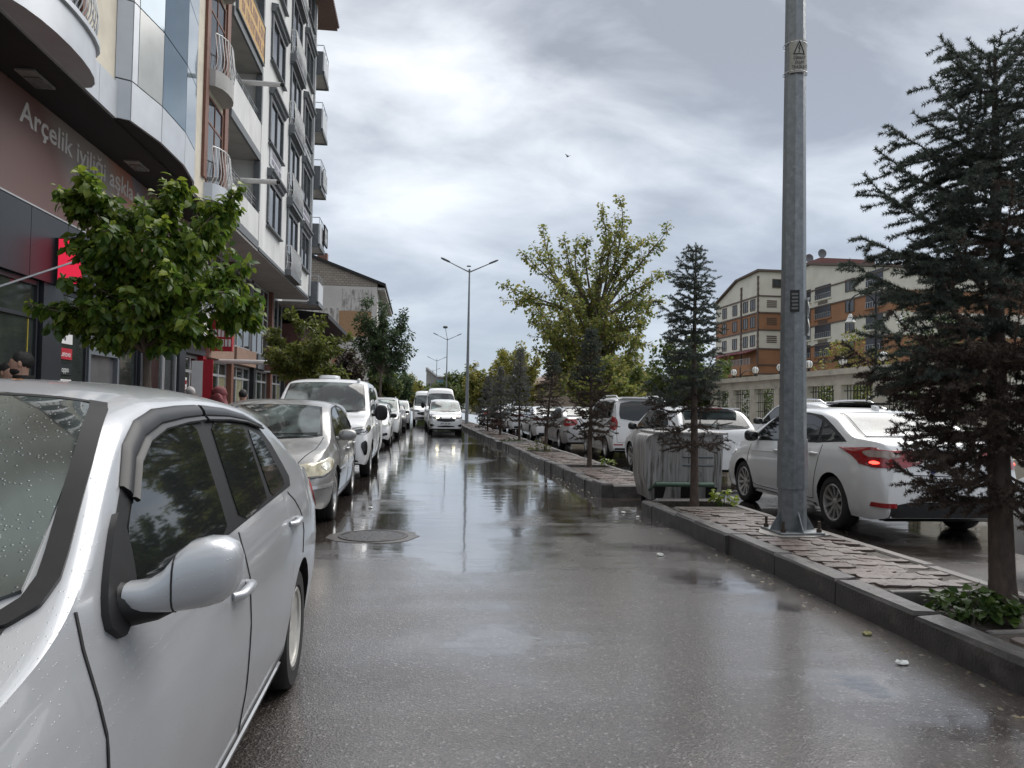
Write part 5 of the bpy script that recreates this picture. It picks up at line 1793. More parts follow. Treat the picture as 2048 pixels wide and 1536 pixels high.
# narrow bay with brown pilasters and half-round balconies
for a, b_ in ((19.35, 19.62), (21.25, 21.60)):
    box('pilaster', M_BROWN, b1, X1 - 0.01, X1 + 0.07, a, b_, 6.9, 20.9)
for k in range(5):
    z0 = 6.40 + 2.85 * k
    arc = []
    for j in range(9):
        a = -PI / 2 + PI * j / 8
        arc.append((X1 + 0.42 * math.cos(a) ** 0.8 if 0 < j < 8 else X1, 20.43 + 0.80 * math.sin(a)))
    MB().prism(arc, 'z', z0, z0 + 0.42).build('balcony', M_SOFFW if k else M_CLAD, b1, smooth=30)
    railing('balcony_railing', [(x - 0.04, 20.43 + (y - 20.43) * 0.95) for x, y in arc[1:-1]], z0 + 0.42, z0 + 1.35, M_RAILW, b1, 0.10, 0.07)
    window_x(b1, X1, 19.75, 21.1, z0 + 0.5, z0 + 2.6, M_BROWN, None, 1, 0.04, 0.06, False, z0 + 2.0)

# ------------------------------------------------------------------ white apartment building
X2 = -5.25
b2 = thing('apartment_building', 'white six-storey building with grey moulded windows and side balconies', 'building', (-10, 30, 0.12))
FL = [6.42 + 2.85 * k for k in range(6)]
box('ground_floor_wall', pm('shop_back', (0.10, 0.095, 0.09), 0.7, var=0.3), b2, -17, -6.75, 21.75, 39.0, 0.10, 6.3)
box('wall', M_WHITER, b2, -17, X2, 25.75, 37.4, 6.45, 20.6)
box('recess_wall', pm('grey_render', (0.43, 0.43, 0.43), 0.8, var=0.1, vscale=1.5), b2, -17, X2 - 1.35, 21.7, 25.74, 6.45, 20.6)
box('soffit', M_SOFFW, b2, -6.8, X2 - 0.02, 21.7, 37.39, 6.32, 6.448)
box('soffit_edge', M_GREYT, b2, X2 - 0.10, X2 + 0.03, 25.76, 37.38, 6.36, 6.47)
for k in range(5):
    z0 = FL[k]
    box('balcony_slab', M_SOFFW, b2, X2 - 1.4, X2 - 0.04, 21.72, 25.74, z0 + 0.02, z0 + 0.14)
    box('slab_edge', M_GREYT, b2, X2 - 0.05, X2 + 0.015, 21.72, 25.72, z0 - 0.02, z0 + 0.22)
    box('parapet', M_WHITER, b2, X2 - 0.16, X2 - 0.005, 21.72, 25.70, z0 + 0.223, z0 + 1.12 + (0.1 if k else 0))
    railing('handrail', [(X2 - 0.08, 21.8), (X2 - 0.08, 25.65)], z0 + 1.2, z0 + 1.55, M_STEEL, b2, 0.75, 0, 0.014, 0.02, (z0 + 1.34, z0 + 1.45))
    box('jamb', M_GREYT, b2, X2 - 0.18, X2 + 0.012, 25.60, 25.78, z0 + 1.23, z0 + 2.82)
    window_x(b2, X2 - 1.35, 22.6, 25.0, z0 + 0.4, z0 + 2.4, M_ALU, None, 1, 0.05, 0.05, False)
# moulded windows
def moulded(y0, y1, z0, z1, french=False):
    o = window_x(b2, X2, y0, y1, z0, z1, M_GREYT, None, 1, 0.07, 0.16, not french)
    cn = MB()
    cn.prism([(X2 + 0.0, z1 + 0.165), (X2 + 0.10, z1 + 0.165), (X2 + 0.17, z1 + 0.30), (X2 + 0.24, z1 + 0.34), (X2 + 0.24, z1 + 0.42), (X2 + 0.0, z1 + 0.46)], 'y', y0 - 0.22, y1 + 0.22)
    n = int((y1 - y0 + 0.3) / 0.16)
    for i in range(n):
        yy = y0 - 0.15 + (y1 - y0 + 0.3) * (i + 0.5) / n
        cn.box(X2 + 0.10, X2 + 0.155, yy - 0.045, yy + 0.045, z1 + 0.175, z1 + 0.27)
    cn.build('cornice', M_GREYT, o)
    return o


for k in range(5):
    z0 = FL[k]
    moulded(27.05, 29.3, z0 + 1.15, z0 + 2.55)
    moulded(34.5, 36.6, z0 + 1.15, z0 + 2.55)
    moulded(31.0, 33.2, z0 + 0.25, z0 + 2.5, True)
    box('balcony_slab', M_GREYT, b2, X2 - 0.02, X2 + 0.24, 30.75, 33.45, z0 - 0.12 if k else z0 - 0.02, z0 + 0.21)
    railing('balcony_railing', [(X2 + 0.03, 30.8), (X2 + 0.20, 30.82), (X2 + 0.20, 33.38), (X2 + 0.03, 33.4)], z0 + 0.21, z0 + 1.15, M_RAILW, b2, 0.13, 0.05, 0.012, 0.02, (z0 + 0.5, z0 + 0.9))
M_PANEL = pm('balcony_panel', (0.52, 0.53, 0.54), 0.35, var=0.06)
for k in range(6):     # balconies standing out at the far end
    z0 = 6.08 + 2.78 * k
    if k == 5:
        break
    box('end_balcony', M_SOFFW, b2, X2 - 1.6, X2 + 0.43, 37.42, 39.3, z0 + 0.06, z0 + 0.16)
    fr = MB()
    fr.box(X2 + 0.38, X2 + 0.47, 37.42, 39.34, z0, z0 + 0.2)
    fr.box(X2 - 1.6, X2 + 0.379, 39.26, 39.35, z0, z0 + 0.2)
    fr.box(X2 - 0.05, X2 + 0.379, 37.405, 37.47, z0 + 0.01, z0 + 0.2)
    fr.build('slab_edge', M_GREYT, b2)
    box('balcony_panel', M_PANEL, b2, X2 + 0.40, X2 + 0.44, 37.5, 39.25, z0 + 0.203, z0 + 1.15)
    box('balcony_panel', M_GREYT, b2, X2 + 0.02, X2 + 0.395, 37.43, 37.48, z0 + 0.203, z0 + 1.15)
    railing('handrail', [(X2 + 0.02, 37.46), (X2 + 0.42, 37.46), (X2 + 0.42, 39.28)], z0 + 1.15, z0 + 1.45, M_STEEL, b2, 0.6, 0, 0.014, 0.02)
box('end_wall', M_WHITER, b2, -17, X2 - 1.55, 37.41, 39.3, 6.0, 20.6)
rf = MB()
rf.prism([(-17.6, 20.6), (X2 + 0.75, 20.62), (X2 + 0.75, 20.78), (-11.2, 24.2), (-17.6, 21)], 'y', 21.4, 40.0)
roof2 = rf.build('roof', M_TILE, b2)
tl = MB()
for i in range(90):
    tl.tube([(X2 + 0.62, 21.5 + 0.205 * i, 20.80), (X2 + 0.85, 21.5 + 0.205 * i, 20.70)], 0.075, 6)
tl.build('eave_tiles', M_TILE, roof2, kind='stuff')
# downpipe at the corner
MB().tube([(X2 + 0.06, 37.30, 6.5), (X2 + 0.06, 37.30, 20.5)], 0.05, 8).build('downpipe', M_ALU, b2, smooth=60)
# shop fronts with a glazed mezzanine, standing back under the soffit
XS = -6.7
cols_ = [(21.8, 22.15, M_ANTH), (24.3, 24.62, M_REDP), (27.9, 28.25, M_BROWN), (31.6, 31.95, M_BLACKP), (35.1, 35.45, M_BROWN), (38.6, 38.95, M_ANTH)]
for a, b_, mt in cols_:
    box('column', mt, b2, XS - 0.05, XS + 0.22, a, b_, 0.12, 3.28 if mt is not M_BROWN else 6.3)
for i in range(5):
    a, b_ = cols_[i][1] + 0.02, cols_[i + 1][0] - 0.02
    f = MB()
    n = 3
    for j in range(n + 1):
        yy = a + (b_ - a) * j / n
        f.box(XS - 0.04, XS + 0.05, max(a, yy - 0.045), min(b_, yy + 0.045), 0.12, 2.75)
        f.box(XS - 0.04, XS + 0.05, max(a, yy - 0.045), min(b_, yy + 0.045), 3.42, 6.28)
    for zz in (0.12, 2.25, 2.68, 3.42, 4.35, 6.2):
        f.box(XS - 0.04, XS + 0.046, a, b_, zz, zz + 0.08)
    o = f.build('shop_front', M_ALU, b2)
    for j in range(n):
        y0, y1 = a + (b_ - a) * j / n + 0.04, a + (b_ - a) * (j + 1) / n - 0.04
        box('pane', M_SHOPG if (i + j) % 3 else pm('frosted_glass', (0.26, 0.25, 0.16), 0.25, var=0.35, vscale=7, stretch=(1, 1, 0.2)), o, XS - 0.03, XS + 0.02, y0, y1, 0.19, 2.26)
        box('pane', M_SHOPG, o, XS - 0.03, XS + 0.02, y0, y1, 2.32, 2.69)
        box('pane', M_WHITEP if (i == 1 and j == 0) else M_SHOPG, o, XS - 0.03, XS + 0.02, y0, y1, 3.49, 4.36)
        box('pane', M_WINDOW, o, XS - 0.03, XS + 0.02, y0, y1, 4.42, 6.21)
    box('sign_band', [M_ANTH, pm('tan_band', (0.30, 0.19, 0.14), 0.6, var=0.15), pm('tan_band', (0, 0, 0)), M_GREYT, M_BROWN][i], b2, XS - 0.05, XS + 0.30, a, b_, 2.78, 3.38)

# signs on the white building
def scribble(parent, X, y0, y1, z0, z1, mat, rows=2, seed=1):
    """lettering too small and worn to read: raised strokes"""
    r = random.Random(seed)
    mb = MB()
    for k in range(rows):
        za = z0 + (z1 - z0) * (rows - k - 0.85) / rows
        zb = z0 + (z1 - z0) * (rows - k - 0.2) / rows
        y = y0
        while y < y1:
            w = r.uniform(0.5, 0.9) * (zb - za)
            t = 0.18 * (zb - za)
            mb.box(X, X + 0.006, y, y + t, za, zb)
            if r.random() < 0.7:
                mb.box(X, X + 0.0055, y + t, min(y1, y + w * 0.8), zb - t, zb)
            if r.random() < 0.6:
                mb.box(X, X + 0.0055, y + t, min(y1, y + w * 0.8), za, za + t)
            if r.random() < 0.6:
                mb.box(X, X + 0.0057, y + w * 0.7, y + w * 0.7 + t, za, zb)
            y += w * 1.25
    return mb.build('lettering', mat, parent, kind='stuff')


def flat_sign(name, label, mat, X, y0, y1, z0, z1, ink, rows, seed, frame=None, group=None):
    o = thing(name, label, 'sign', (X, (y0 + y1) / 2, z0), 0, group)
    box('board', mat, o, X, X + 0.04, y0, y1, z0, z1)
    if frame:
        f = MB()
        f.box(X - 0.01, X + 0.06, y0 - 0.05, y0, z0 - 0.05, z1 + 0.05)
        f.box(X - 0.01, X + 0.06, y1, y1 + 0.05, z0 - 0.05, z1 + 0.05)
        f.box(X - 0.01, X + 0.058, y0, y1, z0 - 0.05, z0)
        f.box(X - 0.01, X + 0.058, y0, y1, z1, z1 + 0.05)
        f.build('sign_frame', frame, o)
    scribble(o, X + 0.0405, y0 + 0.12 * (y1 - y0), y1 - 0.06 * (y1 - y0), z0 + 0.1 * (z1 - z0), z1 - 0.08 * (z1 - z0), ink, rows, seed)
    return o


flat_sign('banner', 'orange lettered banner covering a recessed balcony front', M_ORANGE, X2 + 0.02, 21.95, 25.55, 12.40, 13.60, pm('brown_ink', (0.20, 0.10, 0.09), 0.6, var=0), 2, 3, M_GREYT)
PUR = pm('faded_purple_ink', (0.28, 0.25, 0.31), 0.6, var=0)
flat_sign('banner', 'faded purple lettered banner below a moulded window of the white building', M_PANEL, X2 + 0.005, 27.1, 29.2, 9.62, 10.24, PUR, 2, 5)
flat_sign('banner', 'white board with pale words between upper windows near the far corner', M_PANEL, X2 + 0.005, 34.6, 36.8, 12.4, 13.05, M_GREYT, 2, 6, M_GREYT)
flat_sign('banner', 'highest white board near the far corner of the white building', M_PANEL, X2 + 0.005, 34.6, 36.8, 18.1, 18.7, M_GREYT, 2, 7, M_GREYT)
flat_sign('banner', 'low lilac board between windows near the far corner', M_PANEL, X2 + 0.005, 34.6, 36.8, 9.55, 10.2, PUR, 2, 8, M_GREYT)
flat_sign('balcony_sign', 'grey lettered board hung on an end balcony', pm('grey_board', (0.26, 0.27, 0.28), 0.5, var=0.1), X2 + 0.48, 37.6, 39.2, 11.9, 12.7, M_WHITEP, 2, 9)
flat_sign('balcony_sign', 'dark framed board sticking past the lower end balcony corner', pm('dark_board', (0.16, 0.17, 0.175), 0.5, var=0.1), X2 + 0.50, 38.5, 39.6, 9.3, 10.15, M_WHITEP, 2, 10, M_SOFFIT)
rs = thing('projecting_sign', 'red and white lettered box sign hanging out over the shop doors', 'sign', (-5.9, 24.8, 2.9))
box('casing', M_REDP, rs, -6.45, -5.75, 24.72, 24.90, 2.98, 4.0)
for k, zz in enumerate((3.12, 3.42)):
    mb = MB()
    for j in range(6):
        mb.box(-6.38 + j * 0.105, -6.31 + j * 0.105, 24.705, 24.72, zz, zz + 0.23)
    mb.build('lettering', M_WHITEP, rs, kind='stuff')
MB().lathe([(0.0, -0.1), (0.30, -0.1), (0.32, -0.06), (0.32, 0.06), (0.30, 0.1), (0.0, 0.1)], (-5.95, 24.8, 4.18), 'y', 24).build('round_emblem', M_REDP, rs, smooth=40)
bs_ = thing('projecting_sign', 'brown box sign with pale letters beside the second street tree', 'sign', (-5.6, 33.4, 3.0))
box('casing', M_BROWN, bs_, -6.4, -5.3, 33.3, 33.5, 2.75, 3.75)
mb = MB()
for j in range(5):
    mb.box(-6.2 + j * 0.17, -6.1 + j * 0.17, 33.28, 33.3, 3.0, 3.3 - 0.05 * (j % 2))
mb.build('lettering', M_WHITEP, bs_, kind='stuff')
box('sign_frame', M_WHITEP, bs_, -6.42, -5.28, 33.29, 33.5, 2.68, 2.745)
for k, (y, z, x1, lb) in enumerate(((23.9, 11.1, -4.35, 'white flue pipe crossing an upper recessed balcony'), (23.7, 8.05, -4.35, 'white flue pipe crossing the lowest recessed balcony'), (25.9, 2.72, -4.9, 'white flue pipe above the shop doors'))):
    fpipe = thing('flue_pipe', lb, 'pipe', (-5.6, y, z), 0, 'white flue pipes')
    MB().tube([(-6.7, y, z), (x1, y, z)], 0.075, 12).build('pipe', M_RAILW, fpipe, smooth=60)
    MB().tube([(x1, y, z), (x1 + 0.12, y, z)], 0.055, 10).build('cowl', M_SOFFIT, fpipe, smooth=60)
cm_ = MB().tube([(-4.75, 20.2, 6.3), (-4.75, 20.2, 7.75)], 0.02, 6)
for txt_ in ('poster', ):
    for k, (y0, z0, lb) in enumerate(((22.6, 1.35, 'red and white notice on the glass left of the shop doors'), (26.6, 1.15, 'red and white notice on the glass right of the shop doors'))):
        o = MB().box(XS + 0.022, XS + 0.03, y0, y0 + 0.75, z0, z0 + 0.75).build('notice', M_WHITEP, None)
        tag(o, lb, 'notice')
        scribble(o, XS + 0.031, y0 + 0.06, y0 + 0.66, z0 + 0.15, z0 + 0.70, M_REDP, 3, 20 + k)
ban = thing('roll_banner', 'tall red and white vertical banner standing on the footway', 'banner', (-5.4, 21.6, 0.12))
MB().box(-5.75, -5.50, 21.57, 21.61, 0.12, 2.55).build('red_panel', M_REDP, ban)
MB().box(-6.05, -5.76, 21.57, 21.60, 0.12, 2.5).build('white_panel', M_WHITEP, ban)

# ------------------------------------------------------------------ low shop with dark roof, then the stained gable
lo = thing('low_shop', 'low shop with a dark overhanging roof beyond the white building', 'building', (-9, 47, 0.12))
box('wall', pm('dull_red_wall', (0.13, 0.06, 0.05), 0.7, var=0.2), lo, -16, -5.9, 39.6, 54, 0.1, 5.4)
MB().prism([(-16, 5.4), (-4.55, 5.72), (-4.55, 5.95), (-16, 7.0)], 'y', 39.5, 54.2).build('roof', M_SOFFIT, lo)
box('awning', pm('dark_red_awning', (0.11, 0.03, 0.03), 0.7, var=0.2), lo, -5.89, -4.9, 41, 53, 2.9, 3.1)
for k in range(4):
    window_x(lo, -5.9, 40.5 + 3.3 * k, 42.8 + 3.3 * k, 0.5, 2.6, M_ALU, M_SHOPG, 1)
g3 = thing('gable_building', 'building with stained white side wall and sloping brick gable', 'building', (-10, 90, 0.12))
YG = 80.0
_gm, _gn, N, L, _gb = nodes_of('stained_plaster')
_tc = N.new('ShaderNodeTexCoord')
_mp = N.new('ShaderNodeMapping')
_mp.inputs['Scale'].default_value = (3.2, 1, 0.8)
L.new(_tc.outputs['Object'], _mp.inputs[0])
_n = N.new('ShaderNodeTexNoise')
_n.inputs['Scale'].default_value = 1.0
_n.inputs['Detail'].default_value = 9
_n.inputs['Roughness'].default_value = 0.72
L.new(_mp.outputs[0], _n.inputs['Vector'])
_cr = N.new('ShaderNodeValToRGB')
_cr.color_ramp.elements[0].position, _cr.color_ramp.elements[0].color = 0.46, (0.52, 0.50, 0.47, 1)
_cr.color_ramp.elements[1].position, _cr.color_ramp.elements[1].color = 0.60, (0.22, 0.20, 0.18, 1)
L.new(_n.outputs['Fac'], _cr.inputs[0])
L.new(_cr.outputs[0], _gb.inputs['Base Color'])
_gb.inputs['Roughness'].default_value = 0.9
_bm, _bn, N, L, _bb = nodes_of('gable_brick')
_tc = N.new('ShaderNodeTexCoord')
_mp = N.new('ShaderNodeMapping')
_mp.inputs['Rotation'].default_value = (PI / 2, 0, 0)
L.new(_tc.outputs['Object'], _mp.inputs[0])
_bk = N.new('ShaderNodeTexBrick')
_bk.inputs['Scale'].default_value = 1.0
_bk.inputs['Brick Width'].default_value = 0.42
_bk.inputs['Row Height'].default_value = 0.24
_bk.inputs['Mortar Size'].default_value = 0.025
_bk.inputs['Color1'].default_value = (0.27, 0.235, 0.20, 1)
_bk.inputs['Color2'].default_value = (0.33, 0.29, 0.245, 1)
_bk.inputs['Mortar'].default_value = (0.15, 0.135, 0.12, 1)
L.new(_mp.outputs[0], _bk.inputs['Vector'])
L.new(_bk.outputs['Color'], _bb.inputs['Base Color'])
_bb.inputs['Roughness'].default_value = 0.9
MB().prism([(-22, 0.1), (-4.35, 0.1), (-4.35, 13.5), (-22, 13.5)], 'y', YG, 104).build('wall', pm('pale_plaster', (0.50, 0.48, 0.45), 0.9, var=0.12, vscale=0.6), g3)
MB().prism([(-22, 13.52), (-4.36, 13.52), (-4.36, 13.85), (-13.5, 17.2), (-22, 14.2)], 'y', YG + 0.02, 103.9).build('gable', _bm, g3)
MB().prism([(-13.5, 17.2), (-3.5, 13.55), (-3.5, 13.85), (-13.5, 17.5)], 'y', YG - 0.3, 104.4).build('roof', M_SOFFIT, g3)
MB().prism([(-22.6, 13.9), (-13.51, 17.2), (-13.51, 17.5), (-22.6, 14.2)], 'y', YG - 0.3, 104.4).build('roof', M_SOFFIT, g3)
MB().box(-10.6, -9.6, YG + 1, YG + 2, 15.6, 17.0).build('chimney', M_BROWN, g3)
MB().box(-7.9, -4.9, YG - 0.03, YG - 0.003, 11.0, 13.2).build('stained_render', _gm, g3)
MB().box(-13.0, -8.2, YG - 0.03, YG - 0.003, 7.4, 11.2).build('peeling_render', _gm, g3)
MB().box(-8.15, -4.9, YG - 0.028, YG - 0.002, 8.3, 10.95).build('bare_patch', pm('ochre_plaster', (0.33, 0.20, 0.11), 0.9, var=0.15), g3)
MB().box(-10.5, -8.2, YG - 0.026, YG - 0.002, 5.6, 7.3).build('bare_patch', pm('rust_plaster', (0.28, 0.13, 0.08), 0.9, var=0.15), g3)
for k in range(4):
    for z0 in (5.0, 8.0, 11.0):
        window_x(g3, -4.35, 82 + 5 * k, 84.4 + 5 * k, z0, z0 + 1.6, M_ALU, None, 1)
MB().box(-4.30, -3.6, YG + 0.01, 104, 13.2, 13.45).build('eave_soffit', M_SOFFW, g3)

# ------------------------------------------------------------------ far building closing the street
fb = thing('distant_building', 'grey building with a blue glazed top floor at the end of the street', 'building', (7, 236, 0))
MB().prism([(2.6, 0), (11.0, 0), (11.0, 9.6), (5.5, 9.9), (2.6, 12.6)], 'y', 230, 250).build('wall', pm('grey_concrete', (0.30, 0.285, 0.27), 0.9, var=0.15, vscale=0.5), fb)
MB().box(5.6, 11.4, 229.4, 229.95, 6.2, 9.2).build('glazed_floor', pm('blue_glass', (0.05, 0.13, 0.18), 0.1, var=0.15, vscale=1, spec=0.7), fb)
MB().prism([(2.3, 12.5), (5.6, 10.0), (11.7, 9.7), (11.7, 10.0), (5.8, 10.4), (2.5, 12.9)], 'y', 229, 250.5).build('roof', M_WHITEP, fb)
MB().box(6.6, 8.6, 229.5, 229.96, 2.8, 5.6).build('sign_panel', M_PANEL, fb)
for k in range(3):
    MB().box(3.1 + 0.8 * k, 3.6 + 0.8 * k, 229.92, 229.99, 6.2, 8.0).build('window', M_WINDOW, fb)

# ------------------------------------------------------------------ brown and cream apartment block at the right
M_AP1 = pm('cream_facade', (0.66, 0.62, 0.53), 0.85, var=0.08, vscale=0.5)
M_AP2 = pm('brown_facade', (0.32, 0.155, 0.08), 0.85, var=0.10, vscale=0.5)
M_APT = pm('dark_string_course', (0.12, 0.085, 0.07), 0.7, var=0.1)
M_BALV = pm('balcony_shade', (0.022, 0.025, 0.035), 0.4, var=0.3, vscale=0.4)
ap = thing('apartment_block', 'cream and brown banded apartment block with dark balconies behind the fence', 'building', (56, 104, 0))
AX, AY0, AY1 = 48.3, 105.0, 121.0        # wing whose long side looks at the street
BX, BY0 = 53.4, 82.0                     # second wing standing nearer
AB = [(0.0, 6.9, M_AP1), (6.9, 8.2, M_AP2), (8.2, 10.5, M_AP2), (10.5, 13.2, M_AP1), (13.2, 15.7, M_AP2), (15.7, 18.1, M_AP1)]
for z0, z1, mt in AB:
    box('storey_wall', mt, ap, AX, 72, AY0, AY1, z0, z1 - 0.002)
    c_ = MB()
    c_.box(AX - 0.12, AX - 0.003, AY0 - 0.12, AY1, z1 - 0.2, z1)
    c_.box(AX - 0.003, BX - 0.01, AY0 - 0.12, AY0 - 0.003, z1 - 0.2, z1)
    c_.build('string_course', M_APT, ap)
    box('storey_wall', mt, ap, BX, 74, BY0, AY0 - 0.003, z0, z1 - 0.002)
    box('string_course', M_APT, ap, BX - 0.12, BX - 0.003, BY0, AY0 - 0.13, z1 - 0.16, z1)
MB().prism([(AY0, 18.1), (AY1, 18.1), (AY1, 18.6), (112.5, 21.2), (AY0, 21.5)], 'x', AX + 0.01, 72).build('gable', M_AP1, ap)
MB().prism([(AY0 - 0.4, 21.5), (112.5, 21.25), (AY1 + 0.5, 18.55), (AY1 + 0.5, 18.8), (112.5, 21.5), (AY0 - 0.4, 21.8)], 'x', AX - 0.4, 72).build('roof_edge', M_APT, ap)
MB().prism([(BY0, 18.1), (AY0 - 0.01, 18.1), (AY0 - 0.01, 21.6), (100, 21.7), (BY0, 18.2)], 'x', BX + 0.01, 74).build('gable', M_AP1, ap)
MB().prism([(BY0 - 0.4, 18.2), (100, 21.75), (AY0 - 0.02, 21.65), (AY0 - 0.02, 21.95), (100, 22.05), (BY0 - 0.4, 18.5)], 'x', BX - 0.4, 74).build('roof_edge', M_APT, ap)
M_RROOF = pm('red_roof', (0.19, 0.085, 0.075), 0.7, var=0.1)
box('roof_house', M_RROOF, ap, BX + 0.6, 62, 98.5, 103.5, 21.3, 22.5)
for k_, yd in enumerate((99.2, 102.7)):
    dsh = thing('satellite_dish', 'grey satellite dish on the banded block roof, ' + ('right of the lamp post' if k_ == 0 else 'closest to the lamp post edge'), 'dish', (BX + 1.2, yd, 22.5), 0, 'roof dishes')
    MB().lathe([(0.0, 0.18), (0.35, 0.12), (0.62, -0.05), (0.60, -0.07), (0.3, 0.08), (0.0, 0.13)], (BX + 1.2, yd - 0.15, 23.2), 'y', 18).build('dish_bowl', M_GREYT, dsh, smooth=60)
    MB().tube([(BX + 1.2, yd, 22.5), (BX + 1.2, yd, 23.2)], 0.06, 6).build('mast', M_GREYT, dsh)


def win_side(parent, X, y0, y1, z0, z1):
    """window on a wall that faces the street from the right (-X)"""
    f = MB()
    f.box(X - 0.09, X + 0.02, y0 - 0.1, y0, z0 - 0.1, z1 + 0.1)
    f.box(X - 0.09, X + 0.02, y1, y1 + 0.1, z0 - 0.1, z1 + 0.1)
    f.box(X - 0.087, X + 0.02, y0, y1, z0 - 0.1, z0)
    f.box(X - 0.087, X + 0.02, y0, y1, z1, z1 + 0.1)
    f.box(X - 0.075, X + 0.02, (y0 + y1) / 2 - 0.05, (y0 + y1) / 2 + 0.05, z0, z1)
    o = f.build('window', M_APT, parent)
    box('pane', M_WINDOW, o, X - 0.035, X + 0.01, y0 - 0.003, y1 + 0.003, z0 - 0.003, z1 + 0.003)


for z0 in (10.95, 13.65, 16.15):
    for y0 in (106.2, 108.7, 112.6, 116.6):
        win_side(ap, AX, y0, y0 + 1.45, z0, z0 + 1.45)
for y0 in (106.6, 111.0, 116.0):
    win_side(ap, AX, y0, y0 + 1.6, 4.6, 6.2)
for y_ in (105.12, 110.9):
    q = MB()
    for k in range(int((21.0 - 8.3 - (0.8 if y_ > 106 else 0)) / 0.42)):
        q.box(AX - 0.16, AX - 0.004, y_ - 0.16 - 0.08 * (k % 2), y_ + 0.16 + 0.08 * (k % 2), 8.3 + 0.42 * k, 8.3 + 0.42 * (k + 1) - 0.02)
    q.build('quoins', M_APT, ap, kind='stuff')
for z0 in (11.3, 13.9, 16.4):
    v = MB()
    for k in range(4):
        v.box(AX + 1.2, AX + 2.7, AY0 - 0.07, AY0 - 0.004, z0 + 0.28 * k, z0 + 0.28 * k + 0.15)
    v.build('vent_louvre', M_APT, ap)
wf = MB().box(AX + 2.0, AX + 3.5, AY0 - 0.08, AY0 - 0.002, 19.2, 20.5).build('window', M_APT, ap)
box('pane', M_WINDOW, wf, AX + 2.12, AX + 3.38, AY0 - 0.09, AY0 - 0.0805, 19.32, 20.4)
box('long_balcony', M_AP2, ap, AX - 1.3, AX - 0.13, 105.0, 123.5, 6.6, 8.1)
railing('balcony_railing', [(AX - 1.25, 105.1), (AX - 1.25, 123.4)], 8.1, 9.0, M_STEEL, ap, 0.5, 0, 0.03, 0.04)
M_AWN = pm('maroon_awning', (0.16, 0.03, 0.04), 0.7, var=0.15)
for y0, y1 in ((105.3, 110.6), (111.2, 119.5)):
    MB().prism([(AX - 1.7, 9.75), (AX - 0.13, 10.3), (AX - 0.13, 10.36), (AX - 1.7, 9.85)], 'y', y0, y1).build('awning', M_AWN, ap)
for k, z0 in enumerate((8.9, 11.4, 14.0, 16.6)):
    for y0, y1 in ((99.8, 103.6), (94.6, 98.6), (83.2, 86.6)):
        bo = box('balcony', M_BALV, ap, BX - 0.05, BX - 0.004, y0, y1, z0, z0 + 1.75)  # flat panel, its dark colour stands for the shade inside a recessed balcony
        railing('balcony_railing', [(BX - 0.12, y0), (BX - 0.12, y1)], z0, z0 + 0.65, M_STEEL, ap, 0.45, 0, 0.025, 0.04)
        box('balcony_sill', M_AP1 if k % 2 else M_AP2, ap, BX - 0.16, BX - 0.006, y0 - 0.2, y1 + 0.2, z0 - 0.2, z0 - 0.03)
        v = MB()
        for j in range(3):
            v.box(BX - 0.07, BX - 0.006, y0 + 0.8, y1 - 0.8, z0 - 0.72 + 0.16 * j, z0 - 0.72 + 0.16 * j + 0.09)
        v.build('vent_louvre', M_APT, ap)
    win_side(ap, BX, 89.2, 91.0, z0 + 0.1, z0 + 1.5)

# ------------------------------------------------------------------ concrete fence with iron grilles and globe lamps
M_FENCE = pm('fence_concrete', (0.58, 0.54, 0.455), 0.8, var=0.12, vscale=2.5, bump=0.004, bscale=18, col2=(0.24, 0.22, 0.18), c2scale=2.0, c2lo=0.58, c2hi=0.75)
M_IRON = pm('black_iron', (0.012, 0.012, 0.013), 0.5, metal=0.3, var=0.1)
M_GLOBE = pm('milky_globe', (0.66, 0.66, 0.64), 0.25, var=0.05)
fe = thing('fence', 'cream concrete fence with iron grilles and a heavy coping', 'fence', (11.6, 25, 0.13))


def fx(y):
    return 11.42 + max(0, y - 18) * 0.012


ys_f = [8.7 + 1.87 * k for k in range(24)]
for i, y in enumerate(ys_f):
    x = fx(y)
    box('pillar', M_FENCE, fe, x, x + 0.36, y - 0.17, y + 0.17, 0.1, 2.16)
    if i < len(ys_f) - 1:
        y2 = ys_f[i + 1]
        box('plinth', M_FENCE, fe, x + 0.03, x + 0.30, y + 0.172, y2 - 0.172, 0.1, 0.55)
        gb = MB()
        n = 10
        for k in range(1, n):
            yy = y + 0.17 + (y2 - y - 0.34) * k / n
            gb.tube([(x + 0.14, yy, 0.55), (x + 0.14, yy, 2.16)], 0.012, 5)
        for zz in (0.8, 1.1, 1.4, 1.7, 2.0):
            gb.tube([(x + 0.13, y + 0.05, zz), (x + 0.13, y2 - 0.05, zz)], 0.012, 5)
        gb.build('grille', M_IRON, fe)
    box('beam', M_FENCE, fe, x + 0.01, x + 0.34, y - 0.9, y + 0.968, 2.163, 2.44)
    box('coping', M_FENCE, fe, x - 0.09, x + 0.46, y - 0.9, y + 0.966, 2.443, 2.60)
